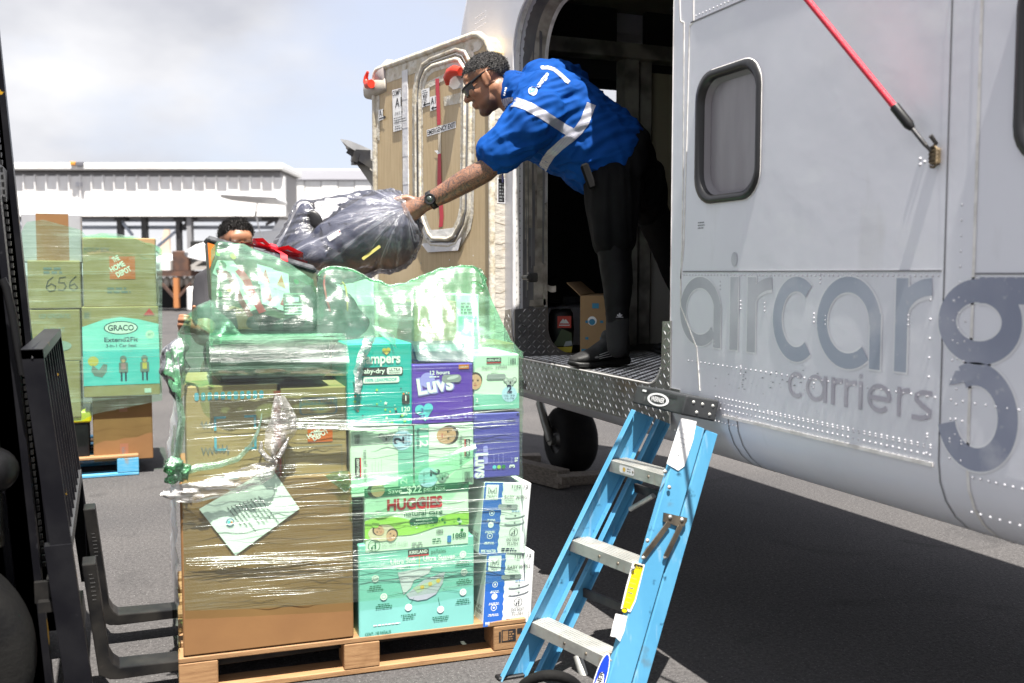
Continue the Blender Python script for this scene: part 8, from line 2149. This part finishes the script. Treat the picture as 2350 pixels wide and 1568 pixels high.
def shoe(heel, toe, par=man):
    heel, toe = Vector(heel), Vector(toe); fx = (toe - heel); L = fx.length; fx.normalize(); sy_ = UZ.cross(fx)
    def rg(t, w_, z0_, z1_): return (heel + fx * L * t + UZ * (z0_ + z1_) / 2, sy_ * w_, UZ * (z1_ - z0_) / 2)
    mb = MB(); mb.loft([rg(*q) for q in ((0, .022, .012, .034), (.04, .036, .004, .040), (.2, .041, .0, .040), (.5, .043, .002, .032), (.75, .052, .001, .028), (.92, .042, .005, .030), (1, .018, .016, .034))], 22, power=3.2)
    so_ = mb.build('shoe_sole', SOLE, par)
    mb = MB(); mb.loft([rg(*q) for q in ((.02, .020, .03, .085), (.06, .034, .03, .105), (.16, .042, .03, .125), (.30, .046, .025, .140), (.45, .046, .025, .118), (.62, .049, .022, .086), (.80, .050, .022, .066), (.93, .038, .022, .054), (.99, .016, .024, .040))], 22, power=2.3)
    mb.chain([heel + fx * L * .14 + UZ * .07, heel + fx * L * .17 + UZ * .115], [.043, .050], 16); mb.chain([heel + fx * L * .28 + UZ * .09, heel + fx * L * .36 + UZ * .130], [.042, .032], 14)
    me_ = remesh(mb, man_o, .006, 3); up_ = solid('shoe_upper', me_, par, [SHOE])
    d_ = -1 if sy_.dot(FW) > 0 else 1
    mb = MB(); s2 = sy_ * d_
    for k in range(3): mb.tube([heel + fx * L * t + s2 * w_ + UZ * z_ for t, w_, z_ in ((.34, .047, .075 - .012 * k), (.5, .0505, .066 - .010 * k), (.62, .0515, .057 - .008 * k))], .0018, 6)
    mb.build('side_stripe', mat('shoe_silver', (.5, .5, .5), .3, .3), up_)
    mb = MB(); mb.ell(heel + fx * L * .66 + s2 * .047 + UZ * .047, (.016, .004, .006)); mb.build('toe_gloss', mat('shoe_gloss', (.3, .3, .3), .2, .5), up_)
    mb = MB(); mb.lathe(heel + fx * L * .36 + UZ * .142 + s2 * .024, s2 + UZ * .4, [(.012, 0), (.012, .004), (.007, .005), (.006, .003), (0, .003)], 14); mb.build('tongue_badge', pc('badge_grey', (.42, .42, .43)), up_)
toe_, heel_ = on(1308, 846, 'Z', zf + .003), on(1441, 838, 'Z', zf + .003)
shoe(heel_, toe_); hf_ = Vector((an_f.x, an_f.y, zf + .003)); shoe(hf_ + RT * .04, hf_ - RT * .25)
# wrist watch and belt pouch
wa = (wr_l - el_l).normalized(); wx = (-FW - wa * (-FW).dot(wa)).normalized()
mb = MB(); mb.lathe(wr_l - wa * .015, wa, [(.0375, -.012), (.040, -.011), (.040, .011), (.0375, .012)], 28); wt = mb.build('watch', BLACK, man)
mb = MB(); fc = wr_l + wx * .038 - wa * .015; mb.lathe(fc, wx, [(.0, .008), (.012, .008), (.015, .009), (.022, .010), (.025, .004), (.025, -.006)], 10, smooth=False); mb.build('watch_case', mat('watch_case_black', (.012, .012, .013), .3), wt)
mb = MB(); mb.lathe(fc, wx, [(.0, .0085), (.0135, .0085), (.0135, .007)], 18); mb.build('watch_face', mat('watch_lcd', (.05, .065, .06), .2), wt)
mb = MB(); mb.box(at(1350, 405, 4.12), (.035, .03, .11), 0, Matrix((RT * .94 + UP * .34, FW, UP * .94 - RT * .34)).transposed(), .008); mb.build('belt_pouch', BLKC, man)

# --- the man behind the load
g_o = Vector((.52, 5.05, 0)); g_o = Vector((at(541, 570, 5.0).x, at(541, 570, 5.0).y, 0))
guy = thing('person', 'stooping man with short black hair half hidden behind the picture box', 'person', g_o)
H2 = at(543, 563, 4.98); f2 = -FW * .78 + RT * .50 - UP * .16; u2 = UP * .97 - FW * .16 + RT * .06
bd2 = MB(); P2, _m = add_head(bd2, H2, f2, u2, 1.0)
bd2.chain([P2(-.03, 0, -.05), P2(-.05, 0, -.12)], [.058, .066], 16)
nk = P2(-.06, 0, -.15); L_ = Vector((RT.x, RT.y, 0)).normalized(); B2 = Vector((FW.x, FW.y, 0)).normalized()
shR, shL = nk - L_ * .11 - UZ * .05, nk + L_ * .20 - UZ * .05
bd2.chain([nk, nk - UZ * .2 + B2 * .02, nk - UZ * .5 + B2 * .04], [.10, .14, .14], 18)
elR, wrR = at(468, 775, 4.88), at(448, 755, 4.66)
bd2.chain([shR, elR, wrR], [.06, .048, .034], 16)
add_hand(bd2, wrR - (RT * -.55 + UP * .2 - FW * .3).normalized() * .0, (-RT * .42 + UP * .22 - FW * .85), (-RT * .9 - FW * .2), -UP, (R(35), R(60), R(50)), 1.0, thumb=(UP * .6 - FW * .6 + RT * .2))
elL, wrL = shL + L_ * .06 - UZ * .24 - B2 * .15, shL - UZ * .1 - B2 * .38
bd2.chain([shL, elL, wrL], [.06, .048, .034], 16); add_hand(bd2, wrL, -B2 + UZ * .2, UZ, L_, (.4, .6, .5))
hpz = .90
for sg in (-1, 1): bd2.chain([Vector((nk.x, nk.y, hpz)) + L_ * .1 * sg + B2 * .06, Vector((nk.x, nk.y, .48)) + L_ * .12 * sg, Vector((nk.x, nk.y, .09)) + L_ * .13 * sg + B2 * .05, Vector((nk.x, nk.y, .05)) + L_ * .14 * sg - B2 * .08], [.09, .058, .042, .04], 16)
b2m = remesh(bd2, g_o, .0055, 3); V = np_verts(b2m) + np.array(g_o)
ha, hs, hz = head_local(V, H2, f2, u2); inh = (np.abs(hs) < .1) & (np.abs(ha) < .16) & (np.abs(hz) < .2)
fattr(b2m, 'ink', np.zeros(len(V))); br = np.exp(-((hz - .030) / .006) ** 2) * (np.abs(np.abs(hs) - .033) < .024) * (ha > .06)
fattr(b2m, 'stubble', np.clip(br, 0, .9) * inh)
solid('body', b2m, guy, [TAT])
hl_ = .074 + np.clip(ha - .02, -1, 1) * .16 + np.where(ha < -.03, (ha + .03) * 1.2, 0) - .03 * np.clip(np.abs(hs) - .05, 0, 1) / .03
hm = np.where(inh, sstep(-.008, .016, hz - hl_), 0) * (ha < .11); hm[hm < .02] = 0
sub_shell(b2m, hm, .007, 'hair_base', HAIR, guy, .002)
ff_, uu_ = Vector(f2).normalized(), Vector(u2).normalized()
tufts(b2m, hm, 5200, lambda p, n0: (ff_ * .3 + uu_ * .9 - n0 * .5), .016, .030, HAIR, guy, 'hair', 9, .0013, .7)
TEE = mat('dark_grey_tee', (.018, .017, .021), .85, c2=(.025, .024, .028), ns=5, bump=.3, bs=200)
s_ = MB(); s_.chain([nk - UZ * .02, nk - UZ * .2 + B2 * .02, nk - UZ * .55 + B2 * .04], [.095, .14, .15], 22)
s_.chain([shR + L_ * .06, shR, shR.lerp(elR, .6)], [.10, .085, .07], 18); s_.chain([shL - L_ * .06, shL, shL.lerp(elL, .6)], [.10, .085, .07], 18)
cloth('shirt', s_, TEE, g_o, guy, .011, 4, [((0, 0, 1), 9, 1, .006)], .006)
s_ = MB(); s_.chain([Vector((nk.x, nk.y, 1.0)) + B2 * .05, Vector((nk.x, nk.y, .86)) + B2 * .06], [.165, .16], 20)
for sg in (-1, 1): s_.chain([Vector((nk.x, nk.y, .86)) + L_ * .09 * sg + B2 * .06, Vector((nk.x, nk.y, .48)) + L_ * .12 * sg, Vector((nk.x, nk.y, .12)) + L_ * .13 * sg + B2 * .05], [.11, .085, .07], 18)
cloth('trousers', s_, BLKC, g_o, guy, .012, 4, [], .006)
for sg in (-1, 1):
    mb = MB(); q_ = Vector((nk.x, nk.y, 0)) + L_ * .135 * sg + B2 * .10
    mb.loft([(q_ - B2 * .27 * t + UZ * (h__ / 2 + .002), L_ * w_, UZ * h__ / 2) for t, w_, h__ in ((1, .02, .04), (.9, .042, .06), (.6, .046, .085), (.2, .042, .11), (.0, .03, .09))], 16, power=2.6); mb.build('shoe', SHOE, guy)
